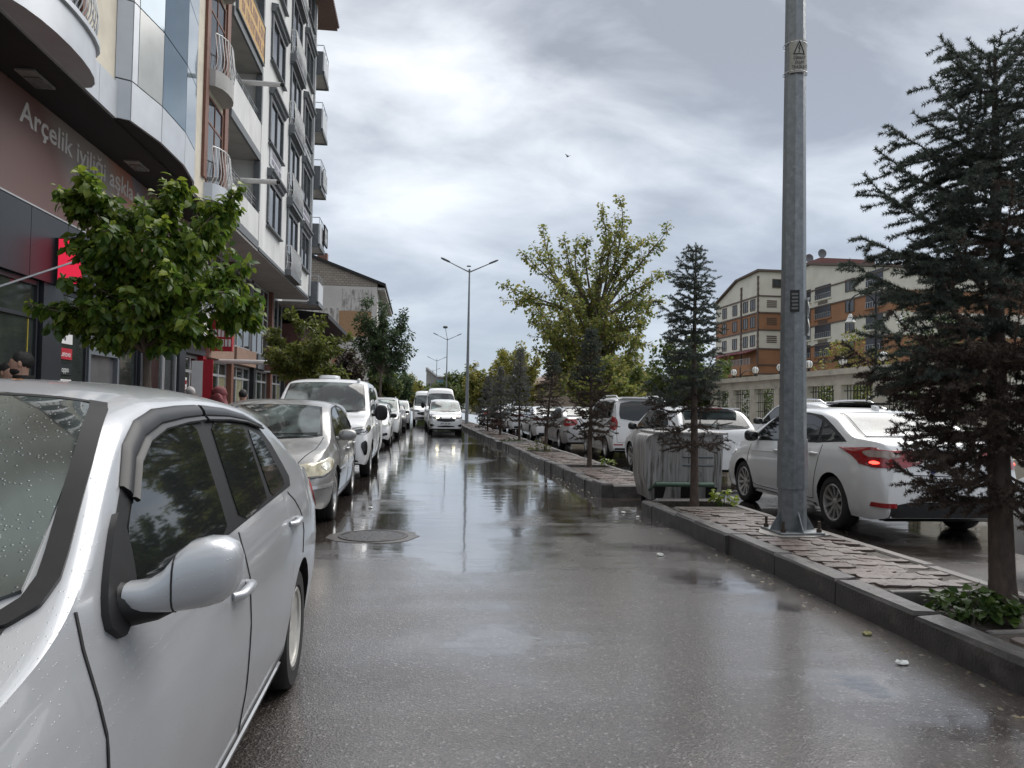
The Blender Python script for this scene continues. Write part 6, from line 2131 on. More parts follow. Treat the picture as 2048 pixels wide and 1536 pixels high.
for k in range(12):
    y = 12.4 + 1.9 * k
    gl = thing('globe_lamp', 'globe lamp on the fence coping, number %d from the right-hand end' % (k + 1), 'lamp', (fx(y) + 0.2, y, 2.6), 0, 'globe lamps on the fence')
    gl['label'] = ['white caged globe lamp on the fence coping, ' + s for s in ('out of sight behind the near spruce', 'hidden deepest in the near spruce', 'behind the left skirts of the near spruce', 'left of the near spruce under the shrubs', 'first to the right of the lamp post', 'just right of the lamp post edge', 'first to the left of the lamp post', 'second left of the lamp post', 'third left of the lamp post', 'fourth left of the lamp post', 'beside the second spruce', 'behind the second spruce')][k]
    MB().blob((fx(y) + 0.2, y, 2.84), (0.125, 0.125, 0.125), 16, 10).build('globe', M_GLOBE, gl, smooth=60)
    cg = MB()
    for a in range(4):
        an = PI * a / 4
        cg.tube([(fx(y) + 0.2 + 0.132 * math.cos(an) * math.sin(t), y + 0.132 * math.sin(an) * math.sin(t), 2.84 + 0.132 * math.cos(t)) for t in [2 * PI * j / 16 for j in range(17)]], 0.007, 4)
    cg.build('cage', M_IRON, gl)
    MB().lathe([(0.07, 2.60), (0.05, 2.63), (0.03, 2.68), (0.05, 2.72)], (fx(y) + 0.2, y, 0), 'z', 12).build('lamp_base', M_IRON, gl, smooth=50)
# ornate double lamp behind the fence, and a small hooked one farther off
for k, (x, y, h, lb) in enumerate(((14.2, 22.5, 5.0, 'ornate iron lamp with two white bell shades behind the near spruce'), (15.2, 35.0, 3.2, 'small hooked iron lamp above the fence beside the second spruce'))):
    ol = thing('garden_lamp', lb, 'lamp', (x, y, 0.3))
    MB().tube([(x, y, 0.3), (x, y, h - 0.5), (x, y, h + 0.3)], [0.05, 0.04, 0.02], 8).build('post', M_IRON, ol)
    for s in ((1, -1) if k == 0 else (1,)):
        sc_ = [(x + s * (0.45 - 0.45 * math.cos(t)) * 1.0, y, h - 0.3 + 0.45 * math.sin(t)) for t in [PI * j / 12 * 1.15 for j in range(13)]]
        MB().tube(sc_, 0.022, 6).build('scroll_arm', M_IRON, ol)
        e = sc_[-1]
        MB().lathe([(0.03, 0.0), (0.06, -0.05), (0.10, -0.18), (0.16, -0.26), (0.15, -0.27), (0.0, -0.1)], e, 'z', 14).build('bell_shade', M_GLOBE, ol, smooth=60)

# low kiosk with a brown roof far behind the median trees
kk = thing('kiosk', 'low tan building with a brown roof behind the far spruces', 'building', (13, 70, 0))
box('wall', pm('tan_wall', (0.30, 0.24, 0.19), 0.9, var=0.1), kk, 10.8, 22, 66, 76, 0.05, 3.4)
MB().prism([(10.2, 3.4), (22.5, 3.4), (16, 6.6)], 'y', 65.5, 76.5).build('roof', pm('brown_tile', (0.22, 0.155, 0.12), 0.8, var=0.2, vscale=4), kk)
# ================================================================== trees and plants
M_BARKS = pm('spruce_bark', (0.085, 0.062, 0.05), 0.85, var=0.35, vscale=22, bump=0.012, bscale=28, stretch=(1, 1, 0.5))
M_BARKD = pm('grey_bark', (0.12, 0.095, 0.075), 0.85, var=0.3, vscale=18, bump=0.01, bscale=25, stretch=(1, 1, 0.4))
L_SPRUCE = leaf_mat('spruce_needles', [(0.042, 0.056, 0.045), (0.072, 0.094, 0.076), (0.115, 0.14, 0.115), (0.10, 0.10, 0.073)], 0.6, 0.25)
L_SPRUCED = leaf_mat('dry_needles', [(0.042, 0.031, 0.025), (0.075, 0.055, 0.043), (0.11, 0.082, 0.064)], 0.8, 0.0)
L_SPRUCEB = leaf_mat('blue_spruce_needles', [(0.14, 0.15, 0.135), (0.20, 0.215, 0.20), (0.18, 0.16, 0.135)], 0.6, 0.35)
L_MULB = leaf_mat('mulberry_leaves', [(0.048, 0.10, 0.02), (0.085, 0.155, 0.025), (0.14, 0.215, 0.03), (0.21, 0.265, 0.035), (0.075, 0.135, 0.025)], 0.36, 0.5)
L_MULBN = leaf_mat('pale_mulberry_leaves', [(0.17, 0.25, 0.03), (0.28, 0.33, 0.04), (0.13, 0.20, 0.03)], 0.36, 0.4)
L_OLIVE = leaf_mat('olive_leaves', [(0.08, 0.11, 0.026), (0.14, 0.165, 0.036), (0.20, 0.205, 0.048)], 0.5, 0.45)
L_PURPLE = leaf_mat('purple_leaves', [(0.030, 0.018, 0.022), (0.055, 0.030, 0.035), (0.075, 0.085, 0.025), (0.035, 0.025, 0.022)], 0.5, 0.25)
L_ASH = leaf_mat('ash_leaves', [(0.040, 0.075, 0.032), (0.062, 0.105, 0.045), (0.095, 0.135, 0.055)], 0.5, 0.4)
L_GREEN = leaf_mat('green_leaves', [(0.055, 0.090, 0.025), (0.10, 0.14, 0.034), (0.15, 0.17, 0.042)], 0.5, 0.4)
L_YELLOW = leaf_mat('turning_leaves', [(0.10, 0.135, 0.035), (0.18, 0.20, 0.045), (0.29, 0.265, 0.06), (0.38, 0.32, 0.08)], 0.5, 0.45)
L_POPLAR = leaf_mat('poplar_leaves', [(0.10, 0.15, 0.036), (0.17, 0.215, 0.05), (0.28, 0.28, 0.068), (0.38, 0.34, 0.10), (0.15, 0.19, 0.05)], 0.5, 0.5)
L_SHRUB = leaf_mat('shrub_leaves', [(0.030, 0.065, 0.015), (0.055, 0.10, 0.02), (0.09, 0.14, 0.03)], 0.45, 0.3)


def unit(a):
    return a / np.maximum(1e-9, np.linalg.norm(a, axis=-1, keepdims=True))


def needles(segs, per_m, length, width, g):
    """segs (n,6): thin triangles standing out round every twig"""
    segs = np.asarray(segs, float)
    p0, p1 = segs[:, :3], segs[:, 3:]
    ln = np.linalg.norm(p1 - p0, axis=1)
    cnt = np.maximum(3, (ln * per_m).astype(int))
    idx = np.repeat(np.arange(len(segs)), cnt)
    m = len(idx)
    t = g.random(m)[:, None]
    ax = unit(p1 - p0)[idx]
    base = p0[idx] + (p1 - p0)[idx] * t
    rnd = g.normal(size=(m, 3))
    rad = unit(rnd - ax * np.sum(rnd * ax, axis=1, keepdims=True))
    d = unit(ax * g.uniform(0.3, 0.9, (m, 1)) + rad + np.array([0, 0, 0.18]))
    L_ = length * g.uniform(0.7, 1.2, (m, 1))
    side = unit(np.cross(d, g.normal(size=(m, 3)))) * width * 0.5
    V = np.stack([base - side, base + side, base + d * L_], axis=1).reshape(-1, 3)
    F = np.arange(3 * m).reshape(-1, 3)
    return V, F


def spruce(label, x, y, z0, h, r0, rt, seed, per_m, nl, nw, bare=0.5, dry=0.0, mat=None, whorl=0.16, twig=0.05, lean=0.0, group='spruces along the median', gaps=0.0, nb=(4, 6), asym=0.0, tp=0.85, nbt=None):
    g = np.random.default_rng(seed)
    root = thing('spruce_tree', label, 'tree', (x, y, z0), 0, group)
    tr = MB()
    pts, rads = [], []
    n = 14
    for i in range(n + 1):
        t = i / n
        pts.append((x + lean * t + 0.012 * math.sin(5 * t + seed), y + 0.012 * math.cos(4 * t + seed), z0 - 0.03 + h * t))
        rads.append(rt * (1 - t) ** 0.8 * (1 + 0.25 * max(0, 0.06 - t) / 0.06) + 0.006)
    tr.tube(pts, rads, 10)
    tr.build('trunk', M_BARKS, root, smooth=60)

    def axis(z):
        t = (z - z0) / h
        return np.array([x + lean * t + 0.012 * math.sin(5 * t + seed), y + 0.012 * math.cos(4 * t + seed), z])
    live, dead = [], []
    br = MB()
    z = z0 + bare
    while z < z0 + h - 0.04:
        f = (z - z0 - bare) / (h - bare)
        lo_, hi_ = nbt if (nbt and f > 0.42) else nb
        nbr = int(g.integers(lo_, hi_ + 1))
        a0 = g.uniform(0, 2 * PI)
        for k in range(nbr):
            if g.random() < gaps:
                continue
            a = a0 + 2 * PI * k / nbr + g.uniform(-0.35, 0.35)
            Lb = r0 * (1 - f) ** tp * g.uniform(0.42, 1.2) * (1 + asym * math.cos(a)) + 0.05
            if f < 0.22:
                Lb *= 0.78
            up = -0.12 + 0.75 * f ** 1.5 + g.uniform(-0.12, 0.12)
            d = np.array([math.cos(a), math.sin(a), 0.0])
            o = axis(z)
            P = []
            nseg = 7
            for i in range(nseg + 1):
                t = i / nseg
                P.append(o + d * Lb * t + np.array([0, 0, Lb * (up * t + 0.22 * t * t - (0.20 if f < 0.4 else 0.05) * math.sin(t * PI))]) + g.normal(size=3) * 0.008 * Lb)
            is_dry = f < dry * g.uniform(0.6, 1.3)
            br.tube([tuple(p) for p in P], [max(0.0025, 0.016 * (1 - t / nseg) * min(1, Lb + 0.2)) for t in range(nseg + 1)], 4, caps=False)
            tgt = dead if is_dry else live
            perp = np.array([-math.sin(a), math.cos(a), 0])
            start = 0.12 if not is_dry else 0.3
            for i in range(nseg):
                if (i + 1) / nseg > start:
                    tgt.append(np.concatenate([P[i], P[i + 1]]))
            nt = max(3, int(Lb / twig))
            for i in range(nt):
                t = 0.1 + 0.9 * (i + g.random()) / nt
                if t > 1 or (is_dry and g.random() < 0.35):
                    continue
                q = t * nseg
                j = min(nseg - 1, int(q))
                b = P[j] + (P[j + 1] - P[j]) * (q - j)
                s = 1 if i % 2 else -1
                tl = (0.42 * Lb * (1 - t) + 0.09 + 0.05 * Lb) * g.uniform(0.6, 1.2)
                dd = unit(d * g.uniform(0.5, 0.9) + perp * s * g.uniform(0.6, 1.0) + np.array([0, 0, g.uniform(-0.5, 0.25)]))
                e = b + dd * tl
                tgt.append(np.concatenate([b, e]))
                if tl > 0.16:
                    for m in range(int(tl / 0.075)):
                        b2 = b + dd * tl * g.uniform(0.3, 0.95)
                        d2 = unit(dd + perp * g.normal() * 0.7 + d * 0.3 + np.array([0, 0, g.normal() * 0.3]))
                        tgt.append(np.concatenate([b2, b2 + d2 * tl * g.uniform(0.25, 0.4)]))
        z += whorl * (1.0 - 0.45 * f) * g.uniform(0.8, 1.2)
    top = axis(z0 + h)
    live.append(np.concatenate([axis(z0 + h - 0.35), top + np.array([0, 0, 0.05])]))
    br.build('branches', M_BARKS, root, kind='stuff')
    V, F = needles(live, per_m, nl, nw, g)
    o = np_mesh('crown', V, F, mat or L_SPRUCE, root, abs_loc(root))
    o['kind'] = 'stuff'
    if dead:
        V, F = needles(dead, per_m * 0.85, nl * 0.9, nw, g)
        o = np_mesh('dry_branches', V, F, L_SPRUCED, root, abs_loc(root))
        o['kind'] = 'stuff'
    return root


spruce('tall dark spruce close at the right, brown and dry below', 3.88, 4.72, 0.07, 3.86, 1.0, 0.078, 3, 760, 0.030, 0.0060, 0.82, 0.42, None, 0.165, 0.033, -0.05, nb=(6, 8), tp=0.5, nbt=(4, 6))
spruce('dark spruce standing in front of the rubbish container', 3.62, 9.78, 0.07, 3.5, 0.66, 0.055, 8, 560, 0.028, 0.0075, 0.95, 0.25, None, 0.20, 0.036, nb=(5, 7), asym=-0.22, tp=0.7)
spruce('thin brownish spruce before the white compact van', 3.66, 16.1, 0.07, 3.05, 0.60, 0.05, 12, 420, 0.034, 0.013, 0.78, 0.62, None, 0.15, 0.05, nb=(6, 8))
spruce('sparse leaning spruce before the silver saloon', 3.60, 21.6, 0.07, 2.95, 0.62, 0.045, 15, 300, 0.036, 0.015, 0.9, 0.75, None, 0.17, 0.055, 0.25, nb=(5, 7))
spruce('narrow blue-grey spruce, third from the rubbish container end of the row', 3.72, 28.0, 0.07, 3.5, 0.62, 0.045, 21, 210, 0.040, 0.018, 0.9, 0.12, L_SPRUCEB, 0.21, 0.055, nb=(6, 8))
spruce('greyish bushy spruce beyond the narrow blue-grey one', 3.66, 34.0, 0.07, 3.1, 0.80, 0.045, 25, 180, 0.045, 0.022, 0.5, 0.15, L_SPRUCEB, 0.22, 0.06, nb=(6, 8))
spruce('twin grey spruce by the clear-standing lamp post', 3.55, 38.9, 0.07, 2.9, 0.85, 0.045, 28, 160, 0.05, 0.025, 0.45, 0.2, L_SPRUCEB, 0.24, 0.065, nb=(6, 8))


def leaves(P, D, size, g, fold=0.25, droop=0.5, asp=0.55, big=False):
    """leaf blades at P pointing along D"""
    m = len(P)
    D = unit(D + np.array([0, 0, -droop]) + g.normal(size=(m, 3)) * 0.35)
    up = unit(np.array([0, 0, 1.0]) + g.normal(size=(m, 3)) * 0.55)
    S = unit(np.cross(D, up))
    N = np.cross(S, D)
    L_ = (size * g.uniform(0.65, 1.25, m))[:, None]
    W = L_ * asp * 0.5
    if big:
        a = P
        mid1, mid2 = P + D * L_ * 0.35 - N * L_ * 0.02, P + D * L_ * 0.70 - N * L_ * 0.08
        tip = P + D * L_ - N * L_ * 0.22
        l1 = mid1 + S * W * 1.0 + N * W * fold
        r1 = mid1 - S * W * 1.0 + N * W * fold
        l2 = mid2 + S * W * 0.72 + N * W * fold * 0.6
        r2 = mid2 - S * W * 0.72 + N * W * fold * 0.6
        V = np.stack([a, l1, mid1, r1, l2, mid2, r2, tip], axis=1).reshape(-1, 3)
        pat = np.array([(0, 2, 1), (0, 3, 2), (1, 2, 5), (1, 5, 4), (2, 3, 6), (2, 6, 5), (4, 5, 7), (5, 6, 7)])
        F = (np.arange(m)[:, None, None] * 8 + pat[None]).reshape(-1, 3)
    else:
        a = P
        mid = P + D * L_ * 0.5
        l, r, tip = mid + S * W + N * W * fold, mid - S * W + N * W * fold, P + D * L_ - N * L_ * 0.1
        V = np.stack([a, r, tip, l], axis=1).reshape(-1, 3)
        pat = np.array([(0, 1, 2), (0, 2, 3)])
        F = (np.arange(m)[:, None, None] * 4 + pat[None]).reshape(-1, 3)
    return V, F


def curve_pts(a, b, sag, n, g, wob=0.03):
    a, b = np.array(a, float), np.array(b, float)
    ln = np.linalg.norm(b - a)
    out = []
    w = g.normal(size=3) * wob * ln
    for i in range(n + 1):
        t = i / n
        p = a + (b - a) * t
        p = p + np.array([0, 0, sag * ln]) * math.sin(t * PI) + w * math.sin(t * PI)
        out.append(p)
    return out


def broadleaf(label, base, trunk_top, limbs, rt, seed, mat, size, per_m, spread, group, name='street_tree', asp=0.6, droop=0.4, start=0.25, sub=6, sublen=0.35, bark=None, big=False, sag=0.05, extra=None):
    """trunk, limbs to given ends, twigs along the limbs and leaves along the twigs"""
    g = np.random.default_rng(seed)
    root = thing(name, label, 'tree', base, 0, group)
    tr = MB()
    base, top = np.array(base, float), np.array(trunk_top, float)
    P = curve_pts(base - np.array([0, 0, 0.05]), top, 0, 7, g, 0.02)
    tr.tube([tuple(p) for p in P], [rt * (1.25 if i == 0 else 1.0) * (1 - 0.4 * i / 7) for i in range(8)], 9)
    tr.build('trunk', bark or M_BARKD, root, smooth=60)
    bm_ = MB()
    LP, LD = [], []
    for (e, fl) in limbs:
        e = np.array(e, float)
        s = P[-1] if fl is None else P[0] + (P[-1] - P[0]) * fl
        ln = np.linalg.norm(e - s)
        C = curve_pts(s, e, sag, 9, g, 0.05)
        bm_.tube([tuple(p) for p in C], [max(0.006, rt * 0.5 * (1 - 0.93 * i / 9)) for i in range(10)], 6, caps=False)
        segs = [(C[i], C[i + 1]) for i in range(9)]
        tw = []
        ns = max(3, int(sub * ln / 1.5))
        for k in range(ns):
            t = start + (0.97 - start) * g.random() ** 0.9
            q = t * 9
            j = min(8, int(q))
            b = C[j] + (C[j + 1] - C[j]) * (q - j)
            ax = unit(C[j + 1] - C[j])
            d = unit(ax * 0.55 + g.normal(size=3) * 0.75 + np.array([0, 0, 0.15]))
            tl = sublen * ln ** 0.7 * (1.15 - 0.75 * t) * g.uniform(0.6, 1.3)
            D_ = curve_pts(b, b + d * tl, 0.05, 3, g, 0.05)
            bm_.tube([tuple(p) for p in D_], [max(0.003, rt * 0.12 * (1 - 0.8 * i / 3)) for i in range(4)], 4, caps=False)
            tw += [(D_[i], D_[i + 1]) for i in range(3)]
        tw += segs[int(9 * start * 1.3):]
        for a, b in tw:
            l_ = np.linalg.norm(b - a)
            m = max(1, int(l_ * per_m))
            t = g.random((m, 1))
            ax = unit(b - a)
            rnd = g.normal(size=(m, 3))
            rad = unit(rnd - ax * (rnd @ ax)[:, None])
            LP.append(a + (b - a) * t + rad * spread * g.random((m, 1)))
            LD.append(rad * 0.9 + ax * 0.5)
    bm_.build('branches', bark or M_BARKD, root, kind='stuff')
    LP, LD = np.concatenate(LP), np.concatenate(LD)
    V, F = leaves(LP, LD, size, g, asp=asp, droop=droop, big=big)
    o = np_mesh('crown', V, F, mat, root, abs_loc(root))
    o['kind'] = 'stuff'
    return root, LP, LD


def at_y(px, py, Y):
    d = _F * FPX + _R * (px - 1024) - _U * (py - 768)
    t = Y / d.y
    return np.array([d.x * t, Y, CAMH + d.z * t])


# near mulberry in front of the shop
YM = 9.3
gm_ = np.random.default_rng(77)
ends = []
for px, py, dy in ((150, 378, 0.3), (180, 372, 0.2), (352, 368, -0.2), (472, 392, 0.2), (52, 606, -0.1), (522, 600, 0.1), (165, 400, 0.3), (215, 445, -0.5), (250, 415, 0.5), (345, 385, 0.1), (300, 450, -0.6), (430, 405, 0.3), (400, 470, -0.5), (470, 430, 0.5), (505, 530, 0.0), (485, 600, -0.4), (515, 640, 0.3),
                   (130, 560, -0.3), (70, 618, 0.0), (120, 640, 0.4), (190, 610, -0.6), (240, 540, 0.7), (330, 540, -0.8), (420, 560, 0.7), (380, 640, -0.7), (300, 650, 0.7), (215, 680, 0.2), (440, 680, 0.2), (340, 690, -0.4), (160, 500, 0.5), (370, 500, 0.8), (270, 600, -0.9)):
    ends.append((at_y(px, py, YM + dy), None))
tb = at_y(300, 800, YM)
mul, MLP, MLD = broadleaf('bushy mulberry tree with big drooping green leaves in front of the shop', (tb[0], YM, 0.10), tuple(at_y(293, 705, YM)), ends, 0.066, 77, L_MULB, 0.115, 95, 0.065, 'street trees on the shop footway', 'mulberry_tree', 0.62, 1.0, 0.2, 11, 0.30, None, True, 0.10)
# the leaves that show largest are pieces of their own
lm = MB()
_lv, _lf = leaves(np.zeros((1, 3)), np.array([[1.0, 0, 0]]), 0.12, np.random.default_rng(5), droop=0.0, asp=0.75, big=True)
LEAF_ME = bpy.data.meshes.new('leaf')
LEAF_ME.from_pydata([tuple(v) for v in _lv], [], [tuple(int(i) for i in f) for f in _lf])
LEAF_ME.materials.append(L_MULBN)
LEAF_ME2 = LEAF_ME.copy()
LEAF_ME2.materials.clear()
LEAF_ME2.materials.append(L_MULB)
cen = np.array(at_y(310, 560, YM))
out_ = (MLP - cen) / np.array([1.1, 0.9, 0.85])
score = np.linalg.norm(out_, axis=1) * 0.6 - out_[:, 1] * 0.5 + out_[:, 2] * 0.35 + gm_.random(len(MLP)) * 0.8
pick = np.argsort(-score)[:290]
for i_, k in enumerate(pick):
    o = bpy.data.objects.new('leaf', LEAF_ME if i_ % 5 < 2 and MLP[k][2] > 2.4 else LEAF_ME2)  # paler yellow-green leaves only in the upper crown
    COL.objects.link(o)
    o.parent = mul
    p = MLP[k] + unit(MLP[k] - cen) * 0.03
    o.location = Vector(p) - abs_loc(mul)
    dd = Vector(unit(MLD[k] + np.array([0, -0.2, -0.5]) + gm_.normal(size=3) * 0.3))
    q = dd.to_track_quat('X', 'Z')
    o.rotation_euler = q.to_euler()
    s_ = float(gm_.uniform(0.8, 1.25))
    o.scale = (s_, s_, s_)


def cloud_limbs(cx, cy, cz, rx, ry, rz, n, g, flat=0.0):
    out = []
    for i in range(n):
        v = unit(g.normal(size=3))
        v[2] = v[2] * (1 - flat) + flat * abs(v[2])
        r = g.uniform(0.72, 1.08)
        out.append(((cx + v[0] * rx * r, cy + v[1] * ry * r, cz + v[2] * rz * r), None))
    return out


def simple_tree(label, x, y, h0, h, rx, seed, mat, size, per_m, group, n=22, rt=0.07, spread=0.08, name='street_tree', ry=None, z0=0.1, asp=0.6, sub=6, droop=0.4):
    g = np.random.default_rng(seed)
    cz = z0 + (h0 + h) / 2
    return broadleaf(label, (x, y, z0), (x + g.normal() * 0.05, y, z0 + h0 + 0.15 * (h - h0)), cloud_limbs(x, y, cz, rx, ry or rx, (h - h0) / 2, n, g), rt, seed, mat, size, per_m, spread, group, name, asp, droop, 0.25, sub, 0.36)


ST = 'street trees on the shop footway'
simple_tree('olive-green street tree beside the brown box sign', -3.0, 21.5, 1.75, 3.85, 1.30, 5, L_OLIVE, 0.13, 95, ST, 34, 0.055, 0.06)
simple_tree('small purple-leaved tree mixed with yellow green, behind the white van', -3.05, 30.5, 0.9, 3.75, 1.25, 6, L_PURPLE, 0.13, 85, ST, 32, 0.06, 0.07)
gA = np.random.default_rng(9)
ash_ends = [(at_y(px, py, 38 + dy), None) for px, py, dy in ((762, 605, 0), (775, 625, .5), (812, 628, -.4), (805, 645, .3), (822, 660, .2), (815, 690, -.6), (825, 705, .4), (815, 735, 0), (790, 660, -1), (740, 640, .6), (715, 655, .3), (710, 690, -.8), (745, 690, 1.), (770, 700, -1.2), (735, 740, .4), (790, 740, .9), (720, 620, 0.2), (760, 650, 0.8), (700, 730, .5), (800, 770, .3), (730, 600, -.4))]
broadleaf('tall feathery green tree before the stained gable wall', (at_y(762, 805, 38)[0], 38, 0.1), tuple(at_y(762, 745, 38)), ash_ends, 0.10, 9, L_ASH, 0.19, 60, 0.14, ST, 'ash_tree', 0.42, 0.5, 0.2, 6, 0.42)
simple_tree('light green willowy tree just above the parked white van roofs', -2.2, 47, 0.6, 3.6, 1.5, 14, L_GREEN, 0.20, 50, ST, 34, 0.08, 0.12)
simple_tree('darker green tree farther down the shop side', -2.0, 60, 0.5, 4.6, 2.0, 15, L_ASH, 0.26, 34, ST, 34, 0.1, 0.16)
simple_tree('yellowish tree at the far end of the shop side', -1.2, 78, 0.5, 4.4, 2.2, 16, L_YELLOW, 0.30, 26, ST, 34, 0.1, 0.2)
simple_tree('dull green tree far off left of the grey building', -1.5, 105, 0.5, 5.4, 2.8, 17, L_GREEN, 0.4, 18, ST, 34, 0.12, 0.3)

# the big yellow-green tree with long upright shoots
YB = 44.0
big_ends = []
gB = np.random.default_rng(21)
for px, py in ((1200, 405), (1240, 400), (1268, 470), (1345, 450), (1308, 470), (1085, 452), (1063, 487), (1040, 503), (1160, 470), (1175, 470), (1128, 468), (995, 565), (1000, 600), (1345, 545), (1330, 600), (1095, 500), (1250, 430), (1215, 470), (1190, 520), (1140, 540), (1290, 520), (1320, 540)):
    big_ends.append((at_y(px, py, YB + gB.uniform(-1.6, 1.6)), None))
for k in range(64):
    a = gB.uniform(0, 2 * PI)
    r = math.sqrt(gB.random())
    px = 1185 + 150 * r * math.cos(a)
    py = 655 + 125 * r * math.sin(a)
    big_ends.append((at_y(px, py, YB + gB.uniform(-3.5, 3.5)), gB.uniform(0.15, 0.95)))
for k in range(22):
    big_ends.append((at_y(gB.uniform(1060, 1340), gB.uniform(690, 800), YB + gB.uniform(-2.5, 2.5)), gB.uniform(0.05, 0.5)))
tb = at_y(1190, 812, YB)
broadleaf('big yellow-green tree with long upright leafy shoots, centre right', (tb[0], YB, 0.13), tuple(at_y(1192, 640, YB)), big_ends, 0.20, 21, L_POPLAR, 0.22, 22, 0.19, 'trees on the fence side', 'poplar_tree', 0.75, 0.5, 0.30, 3.4, 0.30, sag=0.03)
FT = 'trees on the fence side'
simple_tree('yellow autumn tree left of the big yellow-green one', 8.6, 66, 1.0, 7.0, 2.6, 31, L_YELLOW, 0.28, 26, FT, 50, 0.12, 0.2, sub=5)
simple_tree('green-yellow tree between the lamp post and the yellow tree', 6.2, 74, 0.5, 5.6, 2.2, 32, L_YELLOW, 0.28, 28, FT, 40, 0.12, 0.2)
simple_tree('low green tree behind the far median spruces', 7.5, 88, 0.3, 5.0, 3.2, 33, L_GREEN, 0.36, 20, FT, 40, 0.12, 0.25)
simple_tree('round green tree just right of the grey building', 6.2, 118, 0.3, 7.0, 3.4, 34, L_GREEN, 0.45, 15, FT, 40, 0.14, 0.35)
simple_tree('far green tree hiding the foot of the grey building', 3.2, 150, 0.2, 6.0, 4.5, 35, L_GREEN, 0.6, 11, FT, 40, 0.14, 0.5)
simple_tree('leafy bush tree behind the white compact van', 11.2, 31, 0.3, 5.0, 2.2, 36, L_GREEN, 0.19, 45, FT, 44, 0.09, 0.12)
simple_tree('dense green bush tree under the big yellow-green crown', 9.9, 37, 0.2, 4.0, 2.4, 37, L_POPLAR, 0.2, 42, FT, 44, 0.09, 0.14)
simple_tree('green shrub rising behind the fence by the ornate lamp', 14.2, 19.5, 0.3, 4.6, 1.7, 38, L_SHRUB, 0.12, 30, FT, 30, 0.06, 0.1, z0=0.3)
simple_tree('yellowing shrub behind the fence right of the lamp post', 15.6, 26.0, 0.3, 4.2, 1.5, 39, L_YELLOW, 0.13, 24, FT, 24, 0.06, 0.1, z0=0.3)
simple_tree('dark shrub filling the fence openings right of the lamp post', 13.6, 23.5, 0.1, 2.4, 1.6, 40, L_GREEN, 0.12, 26, FT, 24, 0.05, 0.1, z0=0.3)
simple_tree('dark shrub filling the fence openings left of the lamp post', 13.8, 29.0, 0.1, 2.4, 1.9, 41, L_GREEN, 0.13, 24, FT, 26, 0.05, 0.1, z0=0.3)
# bare thin sapling beside the second spruce
bs2 = thing('bare_sapling', 'thin leafless sapling between the big tree and the second spruce', 'tree', (12.0, 33, 0.1))
sb_ = MB()
gs = np.random.default_rng(4)
b0 = np.array(at_y(1350, 800, 33))
for k in range(9):
    e = at_y(1350 + gs.uniform(-24, 22), gs.uniform(600, 700), 33 + gs.uniform(-.4, .4))
    sb_.tube([tuple(p) for p in curve_pts((b0[0], 33, 0.1), e, 0.02, 6, gs, 0.04)], [0.03, 0.02, 0.016, 0.012, 0.008, 0.006, 0.004], 5)
bs2.location = (b0[0], 33, 0.1)
sb_.build('stems', M_BARKD, bs2)


def plant(label, x, y, z0, h, r, n, seed, mat, size, big=True, name='plant', droop=0.2):
    g = np.random.default_rng(seed)
    root = thing(name, label, 'plant', (x, y, z0), 0, 'weeds in the tree pits')
    st = MB()
    P, D = [], []
    for k in range(n):
        a = g.uniform(0, 2 * PI)
        rr = r * math.sqrt(g.random())
        e = np.array([x + rr * math.cos(a), y + rr * math.sin(a), z0 + h * g.uniform(0.45, 1.0) * (1 - 0.5 * rr / r)])
        s = np.array([x + rr * 0.4 * math.cos(a), y + rr * 0.4 * math.sin(a), z0 - 0.01])
        st.tube([tuple(s), tuple((s + e) / 2 + np.array([0, 0, 0.02])), tuple(e)], 0.003, 4, caps=False)
        for q in range(4):
            P.append(e + g.normal(size=3) * 0.018)
            D.append(np.array([math.cos(a) + g.normal() * 0.6, math.sin(a) + g.normal() * 0.6, 0.25]))
    st.build('stems', L_SHRUB, root, kind='stuff')
    V, F = leaves(np.array(P), np.array(D), size, g, droop=droop, asp=0.8, big=big)
    o = np_mesh('foliage', V, F, mat, root, abs_loc(root))
    o['kind'] = 'stuff'


plant('low leafy green weed at the foot of the near spruce', 3.60, 4.62, 0.075, 0.24, 0.24, 80, 51, L_SHRUB, 0.065)
plant('bright green weed beside the second spruce pit', 3.98, 9.62, 0.075, 0.46, 0.16, 26, 52, L_MULBN, 0.06)
plant('pale weed on the far edge of the second median', 4.1, 16.3, 0.12, 0.30, 0.15, 14, 53, L_MULBN, 0.06)
plant('straggly olive weed by the leaning spruce', 3.35, 21.2, 0.1, 0.45, 0.35, 30, 54, L_OLIVE, 0.06)
plant('flat weed patch by the narrow blue-grey spruce', 3.4, 27.7, 0.1, 0.18, 0.4, 50, 55, L_SHRUB, 0.07)
# ================================================================== street furniture
M_GALV = pm('galvanised_steel', (0.20, 0.215, 0.225), 0.45, metal=0.55, var=0.22, vscale=16, bump=0.0015, bscale=30, col2=(0.28, 0.295, 0.30), c2scale=22, c2lo=0.55, c2hi=0.7, rvar=0.12)
M_LUM = pm('luminaire_grey', (0.10, 0.11, 0.12), 0.5, metal=0.3, var=0.1)


